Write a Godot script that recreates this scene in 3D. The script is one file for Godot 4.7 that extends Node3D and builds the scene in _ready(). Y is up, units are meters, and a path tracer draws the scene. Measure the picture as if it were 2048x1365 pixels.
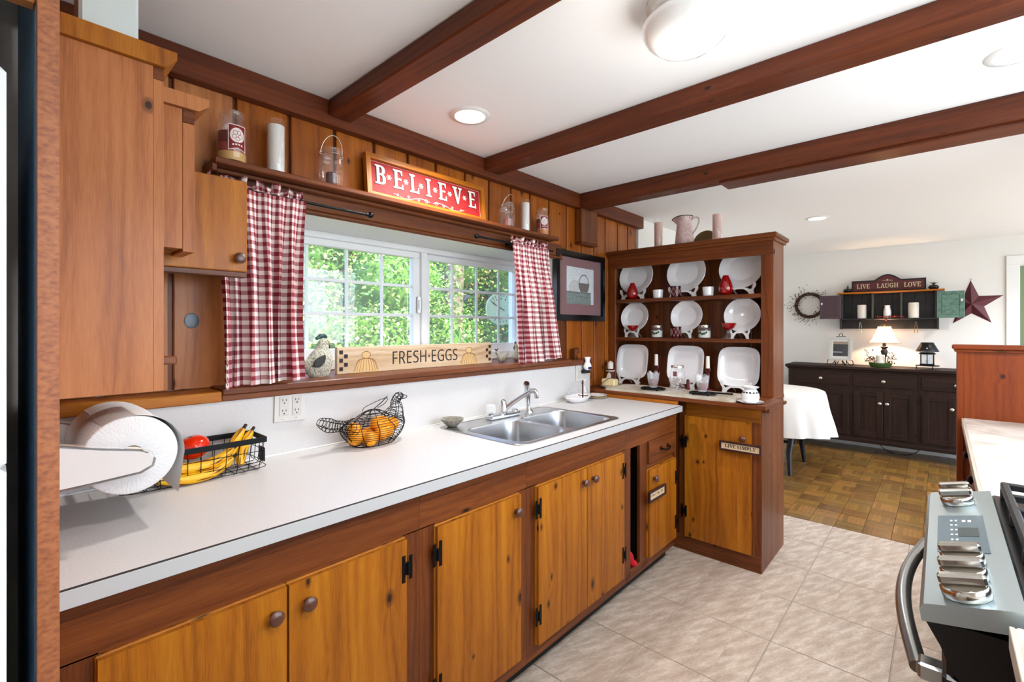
extends Node3D

var rng := RandomNumberGenerator.new()
var used := {}
var M := {}

# ---------------------------------------------------------------- mesh builder
class MB:
	var v := PackedVector3Array()
	var n := PackedVector3Array()
	var uv := PackedVector2Array()
	var ix := PackedInt32Array()
	var xf := Transform3D()
	var r := RandomNumberGenerator.new()

	func _init(s := 7) -> void:
		r.seed = s

	func vert(p: Vector3, q: Vector3, t: Vector2) -> int:
		v.append(xf * p)
		n.append((xf.basis * q).normalized())
		uv.append(t)
		return v.size() - 1

	func tri(a: int, b: int, c: int) -> void:
		var g := (v[c] - v[a]).cross(v[b] - v[a])
		if g.dot(n[a] + n[b] + n[c]) < 0.0:
			ix.append_array([a, c, b])
		else:
			ix.append_array([a, b, c])

	func quad(a: Vector3, b: Vector3, c: Vector3, d: Vector3, out: Vector3, ta := Vector2(0, 0), tb := Vector2(1, 0), tc := Vector2(1, 1), td := Vector2(0, 1)) -> void:
		var q := (b - a).cross(c - a)
		if q.length() < 1e-12:
			q = (c - a).cross(d - a)
		q = q.normalized()
		if q.dot(out) < 0.0:
			q = -q
		var i := vert(a, q, ta)
		vert(b, q, tb)
		vert(c, q, tc)
		vert(d, q, td)
		tri(i, i + 1, i + 2)
		tri(i, i + 2, i + 3)

	func face3(a: Vector3, b: Vector3, c: Vector3, out: Vector3) -> void:
		var q := (b - a).cross(c - a).normalized()
		if q.dot(out) < 0.0:
			q = -q
		var i := vert(a, q, Vector2(a.x, a.y))
		vert(b, q, Vector2(b.x, b.y))
		vert(c, q, Vector2(c.x, c.y))
		tri(i, i + 1, i + 2)

	# a box with chamfered edges; texture v runs along axis g (metres)
	func box(c: Vector3, s: Vector3, g := 1, b := 0.002) -> MB:
		var h := s * 0.5
		b = minf(b, minf(h.x, minf(h.y, h.z)) * 0.45)
		var big := maxf(s.x, maxf(s.y, s.z))
		var wide := s[(g + 1) % 3] if s[(g + 1) % 3] > s[(g + 2) % 3] else s[(g + 2) % 3]
		var off := Vector2(r.randf() * maxf(0.02, 0.5 - wide), r.randf() * 2.0)
		for ax in 3:
			for sg in [-1.0, 1.0]:
				var u := (ax + 1) % 3
				var w := (ax + 2) % 3
				var pts := []
				var ts := []
				for k in [[-1, -1], [1, -1], [1, 1], [-1, 1]]:
					var p := Vector3()
					p[ax] = sg * h[ax]
					p[u] = k[0] * (h[u] - b)
					p[w] = k[1] * (h[w] - b)
					pts.append(c + p)
					var al := w if g == w else u
					var ac := u if al == w else w
					ts.append(Vector2(p[ac] + h[ac], p[al] + h[al]) + off)
				var o := Vector3()
				o[ax] = sg
				quad(pts[0], pts[1], pts[2], pts[3], o, ts[0], ts[1], ts[2], ts[3])
		if b < 1e-5:
			return self
		for ax in 3:
			var u := (ax + 1) % 3
			var w := (ax + 2) % 3
			for su in [-1.0, 1.0]:
				for sw in [-1.0, 1.0]:
					var a0 := Vector3()
					var a1 := Vector3()
					a0[u] = su * h[u]
					a0[w] = sw * (h[w] - b)
					a1[u] = su * (h[u] - b)
					a1[w] = sw * h[w]
					var l := h[ax] - b
					var p0 := a0
					var p1 := a1
					var p2 := a1
					var p3 := a0
					p0[ax] = -l
					p1[ax] = -l
					p2[ax] = l
					p3[ax] = l
					var o := Vector3()
					o[u] = su
					o[w] = sw
					quad(c + p0, c + p1, c + p2, c + p3, o, off, off + Vector2(b, 0), off + Vector2(b, 2 * l), off + Vector2(0, 2 * l))
		for sx in [-1.0, 1.0]:
			for sy in [-1.0, 1.0]:
				for sz in [-1.0, 1.0]:
					var k := Vector3(sx, sy, sz)
					face3(c + k * Vector3(h.x, h.y - b, h.z - b), c + k * Vector3(h.x - b, h.y, h.z - b), c + k * Vector3(h.x - b, h.y - b, h.z), k)
		return self

	# surface of revolution about y; profile of (radius, height)
	func lathe(pr: Array, segs := 24, c := Vector3.ZERO, sharp := 0.7, arc := TAU, start := 0.0) -> MB:
		var dirs := []
		for i in pr.size() - 1:
			var d: Vector2 = pr[i + 1] - pr[i]
			dirs.append(Vector2(d.y, -d.x).normalized())
		var acc := 0.0
		for i in pr.size() - 1:
			var na: Vector2 = dirs[i]
			var nb: Vector2 = dirs[i]
			if i > 0 and dirs[i - 1].dot(dirs[i]) > sharp:
				na = (dirs[i - 1] + dirs[i]).normalized()
			if i < pr.size() - 2 and dirs[i + 1].dot(dirs[i]) > sharp:
				nb = (dirs[i + 1] + dirs[i]).normalized()
			var ln: float = (pr[i + 1] - pr[i]).length()
			var base := v.size()
			for s in segs + 1:
				var t := start + arc * s / segs
				var cs := cos(t)
				var sn := sin(t)
				vert(c + Vector3(pr[i].x * cs, pr[i].y, pr[i].x * sn), Vector3(na.x * cs, na.y, na.x * sn), Vector2(float(s) / segs, acc))
				vert(c + Vector3(pr[i + 1].x * cs, pr[i + 1].y, pr[i + 1].x * sn), Vector3(nb.x * cs, nb.y, nb.x * sn), Vector2(float(s) / segs, acc + ln))
			acc += ln
			for s in segs:
				var a := base + s * 2
				if pr[i].x > 1e-6:
					tri(a, a + 1, a + 2)
				if pr[i + 1].x > 1e-6:
					tri(a + 1, a + 3, a + 2)
		return self

	func tube(pts: Array, rad: Variant, segs := 6, closed := false, squash := 1.0) -> MB:
		var cnt := pts.size()
		var up := Vector3.UP
		var first: Vector3 = (pts[1] - pts[0]).normalized()
		if absf(first.dot(up)) > 0.9:
			up = Vector3.RIGHT
		var side := first.cross(up).normalized()
		var base := v.size()
		var rows := cnt + (1 if closed else 0)
		var ln := 0.0
		for i in rows:
			var p: Vector3 = pts[i % cnt]
			var d: Vector3
			if closed:
				d = (pts[(i + 1) % cnt] - pts[(i - 1 + cnt) % cnt]).normalized()
			else:
				d = (pts[mini(i + 1, cnt - 1)] - pts[maxi(i - 1, 0)]).normalized()
			side = (side - d * side.dot(d))
			if side.length() < 1e-5:
				side = d.cross(Vector3(0.3, 0.8, 0.5))
			side = side.normalized()
			var oth := d.cross(side)
			var rr: float = rad[i % cnt] if rad is Array else rad
			if i > 0:
				ln += (p - pts[i - 1]).length() if i < cnt else 0.01
			for s in segs + 1:
				var t := TAU * s / segs
				var q := side * cos(t) + oth * sin(t) * squash
				vert(p + q * rr, side * cos(t) * squash + oth * sin(t), Vector2(float(s) / segs, ln))
		for i in rows - 1:
			for s in segs:
				var a := base + i * (segs + 1) + s
				var b := a + segs + 1
				tri(a, b, a + 1)
				tri(a + 1, b, b + 1)
		if not closed:
			for e in [0, cnt - 1]:
				var d: Vector3 = (pts[0] - pts[1]) if e == 0 else (pts[cnt - 1] - pts[cnt - 2])
				d = d.normalized()
				var cc := vert(pts[e], d, Vector2(0.5, 0))
				var ring := v.size()
				for s in segs + 1:
					var q := v[base + e * (segs + 1) + s]
					v.append(q)
					n.append((xf.basis * d).normalized())
					uv.append(Vector2(0, 0))
				for s in segs:
					tri(cc, ring + s, ring + s + 1)
		return self

	# polygon in the xy plane, extruded from z0 to z1
	func prism(poly: PackedVector2Array, z0: float, z1: float, b := 0.0, smooth := false) -> MB:
		var inner := poly
		if b > 0.0:
			var sh := Geometry2D.offset_polygon(poly, -b)
			if sh.size() == 1 and sh[0].size() >= 3:
				inner = sh[0]
			else:
				b = 0.0
		var idx := Geometry2D.triangulate_polygon(inner)
		for z in [z0, z1]:
			var q := Vector3(0, 0, 1 if z == maxf(z0, z1) else -1)
			var base := v.size()
			for p in inner:
				vert(Vector3(p.x, p.y, z), q, p)
			for i in range(0, idx.size(), 3):
				tri(base + idx[i], base + idx[i + 1], base + idx[i + 2])
		var ccw := not Geometry2D.is_polygon_clockwise(poly)
		var cnt := poly.size()
		var same := inner.size() == cnt and b > 0.0
		var zb := b if same else 0.0
		var lo := minf(z0, z1)
		var hi := maxf(z0, z1)
		var ns := []
		for i in cnt:
			var d := (poly[(i + 1) % cnt] - poly[i]).normalized()
			var q := Vector2(d.y, -d.x)
			ns.append(q if ccw else -q)
		var ln := 0.0
		for i in cnt:
			var j := (i + 1) % cnt
			var a := poly[i]
			var c := poly[j]
			var na: Vector2 = ns[i]
			var nb: Vector2 = ns[i]
			if smooth:
				var pa: Vector2 = ns[(i - 1 + cnt) % cnt]
				var pb: Vector2 = ns[j]
				if pa.dot(na) > 0.6:
					na = (na + pa).normalized()
				if pb.dot(nb) > 0.6:
					nb = (nb + pb).normalized()
			var l := (c - a).length()
			var k := vert(Vector3(a.x, a.y, lo + zb), Vector3(na.x, na.y, 0), Vector2(lo, ln))
			vert(Vector3(c.x, c.y, lo + zb), Vector3(nb.x, nb.y, 0), Vector2(lo, ln + l))
			vert(Vector3(c.x, c.y, hi - zb), Vector3(nb.x, nb.y, 0), Vector2(hi, ln + l))
			vert(Vector3(a.x, a.y, hi - zb), Vector3(na.x, na.y, 0), Vector2(hi, ln))
			tri(k, k + 1, k + 2)
			tri(k, k + 2, k + 3)
			if b > 0.0 and not same:
				pass
			ln += l
		if same:
			# match the inner ring by nearest start
			var best := 0
			var bd := 1e9
			for i in cnt:
				var d := inner[i].distance_to(poly[0])
				if d < bd:
					bd = d
					best = i
			for i in cnt:
				var j := (i + 1) % cnt
				var ia := inner[(best + i) % cnt]
				var ib := inner[(best + j) % cnt]
				quad(Vector3(poly[i].x, poly[i].y, hi - zb), Vector3(poly[j].x, poly[j].y, hi - zb), Vector3(ib.x, ib.y, hi), Vector3(ia.x, ia.y, hi), Vector3(ns[i].x, ns[i].y, 1))
				quad(Vector3(poly[i].x, poly[i].y, lo + zb), Vector3(poly[j].x, poly[j].y, lo + zb), Vector3(ib.x, ib.y, lo), Vector3(ia.x, ia.y, lo), Vector3(ns[i].x, ns[i].y, -1))
		return self

	# smooth sheet from rows of points, towards = hint for the outer side
	func sheet(rows: Array, towards := Vector3.ZERO, uvs: Array = [], wrap := false) -> MB:
		var nr := rows.size()
		var nc: int = rows[0].size()
		var base := v.size()
		for i in nr:
			for j in nc:
				var du: Vector3 = rows[i][mini(j + 1, nc - 1)] - rows[i][maxi(j - 1, 0)]
				if wrap and (j == 0 or j == nc - 1):
					du = rows[i][1] - rows[i][nc - 2]
				var dv: Vector3 = rows[mini(i + 1, nr - 1)][j] - rows[maxi(i - 1, 0)][j]
				var q := du.cross(dv)
				if q.length() < 1e-12:
					q = towards if towards != Vector3.ZERO else Vector3.UP
				q = q.normalized()
				var t: Vector2 = uvs[i][j] if uvs.size() else Vector2(float(j) / (nc - 1), float(i) / (nr - 1))
				vert(rows[i][j], q, t)
		var flip := 1.0
		if towards != Vector3.ZERO:
			var s := 0.0
			for i in range(base, v.size()):
				s += n[i].dot(xf.basis * towards)
			if s < 0.0:
				flip = -1.0
		if flip < 0.0:
			for i in range(base, v.size()):
				n[i] = -n[i]
		for i in nr - 1:
			for j in nc - 1:
				var a := base + i * nc + j
				tri(a, a + 1, a + nc + 1)
				tri(a, a + nc + 1, a + nc)
		return self

	func ball(c: Vector3, rad: Vector3, segs := 14, rows := 8, dent := 0.0) -> MB:
		var base := v.size()
		for i in rows + 1:
			var ph := PI * i / rows
			for j in segs + 1:
				var t := TAU * j / segs
				var d := Vector3(sin(ph) * cos(t), cos(ph), sin(ph) * sin(t))
				var k := 1.0 - dent * pow(absf(cos(ph)), 12.0)
				vert(c + d * rad * k, d / rad, Vector2(float(j) / segs, float(i) / rows))
		for i in rows:
			for j in segs:
				var a := base + i * (segs + 1) + j
				var b := a + segs + 1
				if i > 0:
					tri(a, b, a + 1)
				if i < rows - 1:
					tri(a + 1, b, b + 1)
		return self

	func mesh() -> ArrayMesh:
		var m := ArrayMesh.new()
		var a := []
		a.resize(Mesh.ARRAY_MAX)
		a[Mesh.ARRAY_VERTEX] = v
		a[Mesh.ARRAY_NORMAL] = n
		a[Mesh.ARRAY_TEX_UV] = uv
		a[Mesh.ARRAY_INDEX] = ix
		m.add_surface_from_arrays(Mesh.PRIMITIVE_TRIANGLES, a)
		return m

var mbs := 100
func mb() -> MB:
	mbs += 1
	return MB.new(mbs)

# ---------------------------------------------------------------- nodes
func numbered(called: String) -> String:
	if not used.has(called):
		used[called] = 0
		return called
	used[called] += 1
	return "%s_%03d" % [called, used[called]]

func put(called: String, b: Variant, mat: Material, parent: Node3D = null, at := Vector3.ZERO) -> MeshInstance3D:
	var o := MeshInstance3D.new()
	o.mesh = b.mesh() if b is MB else b
	o.material_override = mat
	o.position = at
	if parent == null:
		o.name = numbered(called)
		add_child(o)
	else:
		o.name = called
		parent.add_child(o, true)
	return o

func thing(called: String, label: String, category: String, at := Vector3.ZERO, turn := 0.0, group := "") -> Node3D:
	var o := Node3D.new()
	o.name = numbered(called)
	add_child(o)
	o.position = at
	o.rotation.y = turn
	return tag(o, label, category, group)

func tag(o: Node3D, label: String, category: String, group := "") -> Node3D:
	o.set_meta("label", label)
	o.set_meta("category", category)
	if group:
		o.set_meta("group", group)
	return o

func structure(called: String, label := "") -> Node3D:
	var o := Node3D.new()
	o.name = called
	add_child(o)
	o.set_meta("kind", "structure")
	if label:
		o.set_meta("label", label)
	return o

func copy(o: Node3D, called: String, label: String, at: Vector3, turn := 0.0) -> Node3D:
	var c: Node3D = o.duplicate()
	c.name = numbered(called)
	add_child(c)
	c.position = at
	c.rotation.y = turn
	if label:
		c.set_meta("label", label)
	return c

func part_label(o: Node3D, label: String) -> Node3D:
	o.set_meta("label", label)
	return o

func between(lo: Vector3, hi: Vector3, g := 1, b := 0.002) -> MB:
	return mb().box((lo + hi) * 0.5, (hi - lo).abs(), g, b)

func V(x: float, y: float, z: float) -> Vector3:
	return Vector3(x, y, z)

func arc_pts(c: Vector3, a: Vector3, b: Vector3, from: float, to: float, cnt: int) -> Array:
	var o := []
	for i in cnt + 1:
		var t := lerpf(from, to, float(i) / cnt)
		o.append(c + a * cos(t) + b * sin(t))
	return o

func smooth_path(pts: Array, per := 6, closed := false) -> Array:
	var o := []
	var cnt := pts.size()
	for i in (cnt if closed else cnt - 1):
		var p0: Vector3 = pts[(i - 1 + cnt) % cnt] if closed or i > 0 else pts[0]
		var p1: Vector3 = pts[i]
		var p2: Vector3 = pts[(i + 1) % cnt]
		var p3: Vector3 = pts[(i + 2) % cnt] if closed or i + 2 < cnt else pts[cnt - 1]
		for k in per:
			o.append(p1.cubic_interpolate(p2, p0, p3, float(k) / per))
	if not closed:
		o.append(pts[cnt - 1])
	return o

func smooth2(pts: Array, per := 5, closed := true) -> PackedVector2Array:
	var a := []
	for p in pts:
		a.append(Vector3(p.x, p.y, 0))
	var o := PackedVector2Array()
	for p in smooth_path(a, per, closed):
		o.append(Vector2(p.x, p.y))
	return o

func rrect(w: float, h: float, r: float, seg := 5) -> PackedVector2Array:
	var o := PackedVector2Array()
	for k in 4:
		var cx := (w * 0.5 - r) * (1 if k == 0 or k == 3 else -1)
		var cy := (h * 0.5 - r) * (1 if k < 2 else -1)
		for i in seg + 1:
			var t := PI * 0.5 * (k + float(i) / seg)
			o.append(Vector2(cx + r * cos(t), cy + r * sin(t)))
	return o

func text(said: String, size: float, depth: float, serif := true, bold := true) -> TextMesh:
	var f := SystemFont.new()
	f.font_names = PackedStringArray(["Droid Serif" if serif else "Droid Sans"])
	f.font_weight = 700 if bold else 400
	var t := TextMesh.new()
	t.text = said
	t.font = f
	t.font_size = 64
	t.pixel_size = size / 64.0
	t.depth = depth
	t.curve_step = 2.0
	return t

# ---------------------------------------------------------------- textures and materials
func mat(c: Color, rough := 0.6, metal := 0.0) -> StandardMaterial3D:
	var m := StandardMaterial3D.new()
	m.albedo_color = c
	m.roughness = rough
	m.metallic = metal
	return m

func tint(m: StandardMaterial3D, c: Color, rough := -1.0) -> StandardMaterial3D:
	var d: StandardMaterial3D = m.duplicate()
	d.albedo_color = c
	if rough >= 0.0:
		d.roughness = rough
	return d

func noise(s: int, f: float, oct := 3, kind := FastNoiseLite.TYPE_SIMPLEX_SMOOTH) -> FastNoiseLite:
	var o := FastNoiseLite.new()
	o.seed = s
	o.frequency = f
	o.noise_type = kind
	o.fractal_octaves = oct
	return o

# pine board: 0.5 m across (u), 2 m along (v); seamless along v
func wood_image(w: int, h: int, s: int, knots: int, deep: Color, mid: Color, pale: Color, rings: float, contrast: float) -> Image:
	var warp := noise(s, 1.0, 3)
	var fib := noise(s + 1, 1.0, 2)
	var patch := noise(s + 2, 1.0, 2)
	var q := RandomNumberGenerator.new()
	q.seed = s
	var ks := []
	for i in knots:
		ks.append([q.randf(), (i + q.randf() * 0.7) / knots, 0.005 + 0.009 * q.randf() * q.randf(), 1.2 + q.randf()])
	var data := PackedByteArray()
	data.resize(w * h * 3)
	var at := 0
	for y in h:
		var vy := float(y) / h
		var cy := cos(vy * TAU) * 0.32
		var sy := sin(vy * TAU) * 0.32
		var near := []
		for k in ks:
			var dy: float = vy - k[1]
			dy -= roundf(dy)
			if absf(dy) * 2.0 < 0.22:
				near.append([k[0], dy * 2.0, k[2], k[3]])
		for x in w:
			var ux := float(x) / w
			var xm := ux * 0.5
			var wv := warp.get_noise_3d(xm * 3.0, cy * 0.9, sy * 0.9)
			var f := xm * rings + wv * 9.0
			var dark := 0.0
			for k in near:
				var dx: float = xm - k[0] * 0.5
				var dy: float = k[1] / k[3]
				var d := sqrt(dx * dx + dy * dy)
				var e: float = exp(-d * d / (k[2] * k[2] * 9.0))
				f += e * 5.0 * (1.0 if dx > 0.0 else -1.0) * minf(1.0, absf(dx) / k[2])
				if d < k[2] * 1.9:
					var kk: float = 1.0 - smoothstep(k[2] * 0.55, k[2] * 1.05, d)
					dark = maxf(dark, kk * (0.86 + 0.08 * sin(d / k[2] * 14.0)))
					dark = maxf(dark, 0.35 * (1.0 - smoothstep(k[2], k[2] * 1.9, d)))
			var ring := 0.5 + 0.5 * sin(f)
			ring = ring * ring * (0.5 + 0.5 * sin(f * 0.23 + 1.0))
			var fb := fib.get_noise_3d(xm * 420.0, cy * 13.0, sy * 13.0)
			var pt := patch.get_noise_3d(xm * 16.0, cy * 1.1, sy * 1.1)
			var t := clampf(0.55 - contrast * (ring - 0.25) + 0.24 * fb + 0.40 * pt, 0.0, 1.0)
			var c := mid.lerp(pale, t * 2.0 - 1.0) if t > 0.5 else deep.lerp(mid, t * 2.0)
			c = c.lerp(Color(deep.r * 0.33, deep.g * 0.30, deep.b * 0.35), dark)
			data[at] = int(c.r * 255.0)
			data[at + 1] = int(c.g * 255.0)
			data[at + 2] = int(c.b * 255.0)
			at += 3
	return Image.create_from_data(w, h, false, Image.FORMAT_RGB8, data)

func wood(im: Image, rough: float, shine := 0.3) -> StandardMaterial3D:
	var m := StandardMaterial3D.new()
	m.albedo_texture = ImageTexture.create_from_image(im)
	m.uv1_scale = Vector3(2.0, 0.5, 1)
	m.roughness = rough
	m.metallic_specular = 0.35
	if shine > 0.0:
		m.clearcoat_enabled = true
		m.clearcoat = shine
		m.clearcoat_roughness = 0.22
	return m

# mottled texture from two noises and a ramp, size in metres handled by triplanar scale
func mottled(a: Color, b: Color, c: Color, s: int, f1: float, f2: float, w: int, h: int, stretch := 1.0, rot := 0.0) -> ImageTexture:
	var n1 := noise(s, f1, 4)
	var n2 := noise(s + 9, f2, 4)
	var cr := cos(rot)
	var sr := sin(rot)
	var data := PackedByteArray()
	data.resize(w * h * 3)
	var at := 0
	for y in h:
		for x in w:
			var px := (x * cr + y * sr) * stretch
			var py := y * cr - x * sr
			var t := clampf(0.5 + 0.75 * n1.get_noise_2d(px, py) + 0.4 * n2.get_noise_2d(px, py), 0.0, 1.0)
			var k := a.lerp(b, t * 2.0) if t < 0.5 else b.lerp(c, t * 2.0 - 1.0)
			data[at] = int(k.r * 255.0)
			data[at + 1] = int(k.g * 255.0)
			data[at + 2] = int(k.b * 255.0)
			at += 3
	return ImageTexture.create_from_image(Image.create_from_data(w, h, false, Image.FORMAT_RGB8, data))

func tri_mat(t: Texture2D, scale: float, rough: float, world := true) -> StandardMaterial3D:
	var m := StandardMaterial3D.new()
	m.albedo_texture = t
	m.uv1_triplanar = true
	m.uv1_world_triplanar = world
	m.uv1_triplanar_sharpness = 8.0
	m.uv1_scale = Vector3.ONE * scale
	m.roughness = rough
	return m

func glass(c := Color(1, 1, 1, 0.06)) -> StandardMaterial3D:
	var m := StandardMaterial3D.new()
	m.albedo_color = c
	m.transparency = BaseMaterial3D.TRANSPARENCY_ALPHA
	m.roughness = 0.02
	m.cull_mode = BaseMaterial3D.CULL_DISABLED
	return m

func gingham() -> ImageTexture:
	# one repeat is 4 x 4 checks, woven: red, pink and off-white with a thread grain
	var w := 256
	var im := Image.create(w, w, false, Image.FORMAT_RGB8)
	var q := RandomNumberGenerator.new()
	q.seed = 5
	var red := Color(0.46, 0.07, 0.12)
	var white := Color(0.93, 0.90, 0.87)
	for y in w:
		for x in w:
			var a := (x / 32) % 2 == 0
			var b := (y / 32) % 2 == 0
			var t := 0.0
			if a and b:
				t = 0.95
			elif a or b:
				t = 0.42 + (0.22 if (x + y) % 2 == 0 else -0.12)
			else:
				t = 0.03
			t = clampf(t + (q.randf() - 0.5) * 0.10, 0.0, 1.0)
			im.set_pixel(x, y, white.lerp(red, t))
	return ImageTexture.create_from_image(im)

func materials() -> void:
	var pine := wood_image(512, 1024, 11, 14, Color(0.46, 0.24, 0.045), Color(0.65, 0.375, 0.06), Color(0.755, 0.48, 0.095), 230.0, 0.26)
	var stain := wood_image(512, 1024, 37, 5, Color(0.26, 0.12, 0.04), Color(0.40, 0.20, 0.07), Color(0.51, 0.28, 0.11), 260.0, 0.24)
	var pale := wood_image(256, 1024, 71, 1, Color(0.64, 0.49, 0.33), Color(0.78, 0.66, 0.50), Color(0.86, 0.77, 0.63), 200.0, 0.35)
	var worn := wood_image(384, 1024, 53, 6, Color(0.53, 0.30, 0.16), Color(0.68, 0.42, 0.235), Color(0.76, 0.51, 0.31), 240.0, 0.24)
	M.pine = wood(pine, 0.48, 0.18)
	M.pine.albedo_color = Color(0.95, 0.95, 0.95)
	M.stain = wood(stain, 0.48, 0.18)
	M.beam = tint(M.stain, Color(0.88, 0.78, 0.72), 0.6)
	M.cab_side = wood(worn, 0.5, 0.15)
	M.panels = [tint(M.pine, Color(0.88, 0.80, 0.86)), tint(M.pine, Color(0.84, 0.76, 0.84)), tint(M.pine, Color(0.92, 0.84, 0.88))]
	M.edge = tri_mat(mottled(Color(0.50, 0.29, 0.19), Color(0.62, 0.37, 0.22), Color(0.67, 0.42, 0.26), 66, 0.2, 0.5, 256, 256, 0.5), 2.0, 0.5)
	M.hutch = tint(M.stain, Color(1.0, 0.96, 0.90))
	M.pale_wood = wood(pale, 0.75, 0.0)
	M.yellow_wood = tint(M.pine, Color(1.0, 1.0, 0.95))
	M.espresso = wood(wood_image(256, 512, 91, 0, Color(0.075, 0.038, 0.024), Color(0.135, 0.072, 0.045), Color(0.19, 0.11, 0.07), 160.0, 0.4), 0.6, 0.0)
	M.oak = tint(M.pine, Color(0.74, 0.56, 0.50), 0.4)
	M.white = mat(Color(0.90, 0.89, 0.87), 0.85)
	M.ceiling = mat(Color(0.95, 0.95, 0.945), 0.9)
	M.trim_white = mat(Color(0.90, 0.90, 0.89), 0.4)
	M.gloss_white = mat(Color(0.88, 0.87, 0.85), 0.12)
	M.gloss_white.clearcoat_enabled = true
	M.gloss_white.clearcoat_roughness = 0.05
	M.laminate = tri_mat(mottled(Color(0.765, 0.755, 0.745), Color(0.79, 0.78, 0.77), Color(0.81, 0.80, 0.79), 3, 0.2, 0.6, 256, 256), 3.0, 0.38)
	M.splash = tri_mat(mottled(Color(0.775, 0.76, 0.74), Color(0.80, 0.785, 0.77), Color(0.82, 0.805, 0.79), 4, 0.2, 0.6, 256, 256), 3.0, 0.42)
	M.marble = tri_mat(mottled(Color(0.70, 0.67, 0.63), Color(0.84, 0.81, 0.77), Color(0.88, 0.86, 0.83), 6, 0.012, 0.05, 256, 256), 1.2, 0.3)
	M.laminate_edge = mat(Color(0.72, 0.72, 0.71), 0.5)
	M.seam = mat(Color(0.16, 0.12, 0.10), 0.8)
	var tiles := []
	for k in 3:
		var t := tri_mat(mottled(Color(0.67, 0.60, 0.54), Color(0.745, 0.685, 0.625), Color(0.83, 0.785, 0.74), 20 + k, 0.026, 0.16, 512, 512, 0.22, 0.4), 1.8, 0.42)
		t.uv1_offset = Vector3(0.37 * k, 0.21 * k, 0.53 * k)
		tiles.append(t)
	M.tiles = tiles
	M.grout = mat(Color(0.70, 0.65, 0.60), 0.9)
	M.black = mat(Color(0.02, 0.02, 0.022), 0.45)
	M.iron = mat(Color(0.03, 0.03, 0.032), 0.5, 0.6)
	M.wire = mat(Color(0.05, 0.04, 0.035), 0.45, 0.7)
	M.chrome = mat(Color(0.86, 0.87, 0.88), 0.07, 1.0)
	M.steel = mat(Color(0.76, 0.76, 0.76), 0.30, 1.0)
	M.steel.anisotropy_enabled = true
	M.steel.anisotropy = 0.5
	M.nickel = mat(Color(0.78, 0.76, 0.72), 0.22, 1.0)
	M.glass = glass()
	M.jar = glass(Color(0.96, 0.98, 0.98, 0.035))
	M.red = mat(Color(0.56, 0.02, 0.03), 0.12)
	M.red.clearcoat_enabled = true
	M.red.clearcoat_roughness = 0.03
	M.wax = mat(Color(0.90, 0.87, 0.82), 0.5)
	M.wax.subsurf_scatter_enabled = true
	M.wax.subsurf_scatter_strength = 0.15
	M.wax_red = mat(Color(0.35, 0.04, 0.05), 0.5)
	M.ceramic = mat(Color(0.93, 0.92, 0.915), 0.14)
	M.ceramic.clearcoat_enabled = true
	M.ceramic.clearcoat_roughness = 0.04
	M.burgundy = mat(Color(0.24, 0.045, 0.065), 0.5)
	M.brass = mat(Color(0.66, 0.50, 0.25), 0.3, 1.0)
	var g := gingham()
	M.gingham = StandardMaterial3D.new()
	M.gingham.albedo_texture = g
	M.gingham.roughness = 0.9
	M.gingham.cull_mode = BaseMaterial3D.CULL_DISABLED
	M.gingham.backlight_enabled = true
	M.gingham.backlight = Color(0.22, 0.20, 0.20)
	M.knob = mat(Color(0.32, 0.14, 0.045), 0.35)
	M.knob.clearcoat_enabled = true

# ---------------------------------------------------------------- camera, sky, lights
const CEIL := 2.287
const PZ := -0.10

func camera_and_light() -> void:
	var cam := Camera3D.new()
	cam.name = "camera"
	add_child(cam)
	# 2048 x 1365 frame, focal length 941 px, principal point (1024, 657): level camera with the lens shifted
	cam.projection = Camera3D.PROJECTION_FRUSTUM
	cam.near = 0.05
	cam.far = 200.0
	cam.size = 1365.0 / 941.0 * cam.near
	cam.frustum_offset = Vector2(0, -(682.5 - 657.0) / 941.0 * cam.near)
	cam.position = V(0, 1.37, 1.761)
	cam.look_at_from_position(cam.position, cam.position + V(0.7389, 0, -0.6738), Vector3.UP)
	cam.current = true
	var env := Environment.new()
	env.background_mode = Environment.BG_SKY
	var sky := Sky.new()
	var sm := ProceduralSkyMaterial.new()
	sm.sky_top_color = Color(0.45, 0.62, 0.88)
	sm.sky_horizon_color = Color(0.86, 0.90, 0.95)
	sm.ground_bottom_color = Color(0.30, 0.32, 0.26)
	sm.ground_horizon_color = Color(0.70, 0.74, 0.74)
	sm.energy_multiplier = 5.0
	sky.sky_material = sm
	env.sky = sky
	env.tonemap_mode = Environment.TONE_MAPPER_LINEAR
	env.tonemap_exposure = 1.25
	env.sdfgi_enabled = true
	env.ssao_enabled = true
	env.ssil_enabled = true
	var we := WorldEnvironment.new()
	we.environment = env
	we.name = "environment"
	add_child(we)
	var sun := DirectionalLight3D.new()
	sun.name = "sun"
	add_child(sun)
	sun.look_at_from_position(V(3.0, 9.0, 7.0), V(0, 0, 0), Vector3.UP)
	sun.light_energy = 5.0
	sun.light_color = Color(1.0, 0.95, 0.86)
	sun.light_angular_distance = 1.0
	sun.shadow_enabled = true
	sun.sky_mode = DirectionalLight3D.SKY_MODE_LIGHT_ONLY
	# unseen area lights added as fill at invented openings: stove wall, patio, far room
	fill_light("kitchen_fill_light", V(1.575, 1.55, 2.50), 0.0, Vector2(2.55, 0.95), 3.0)
	fill_light("patio_fill_light", V(5.2, 1.08, 4.26), 0.0, Vector2(2.5, 2.0), 6.5)
	fill_light("hall_fill_light", V(8.2, 1.4, 4.26), 0.0, Vector2(1.0, 1.2), 3.0)

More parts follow.
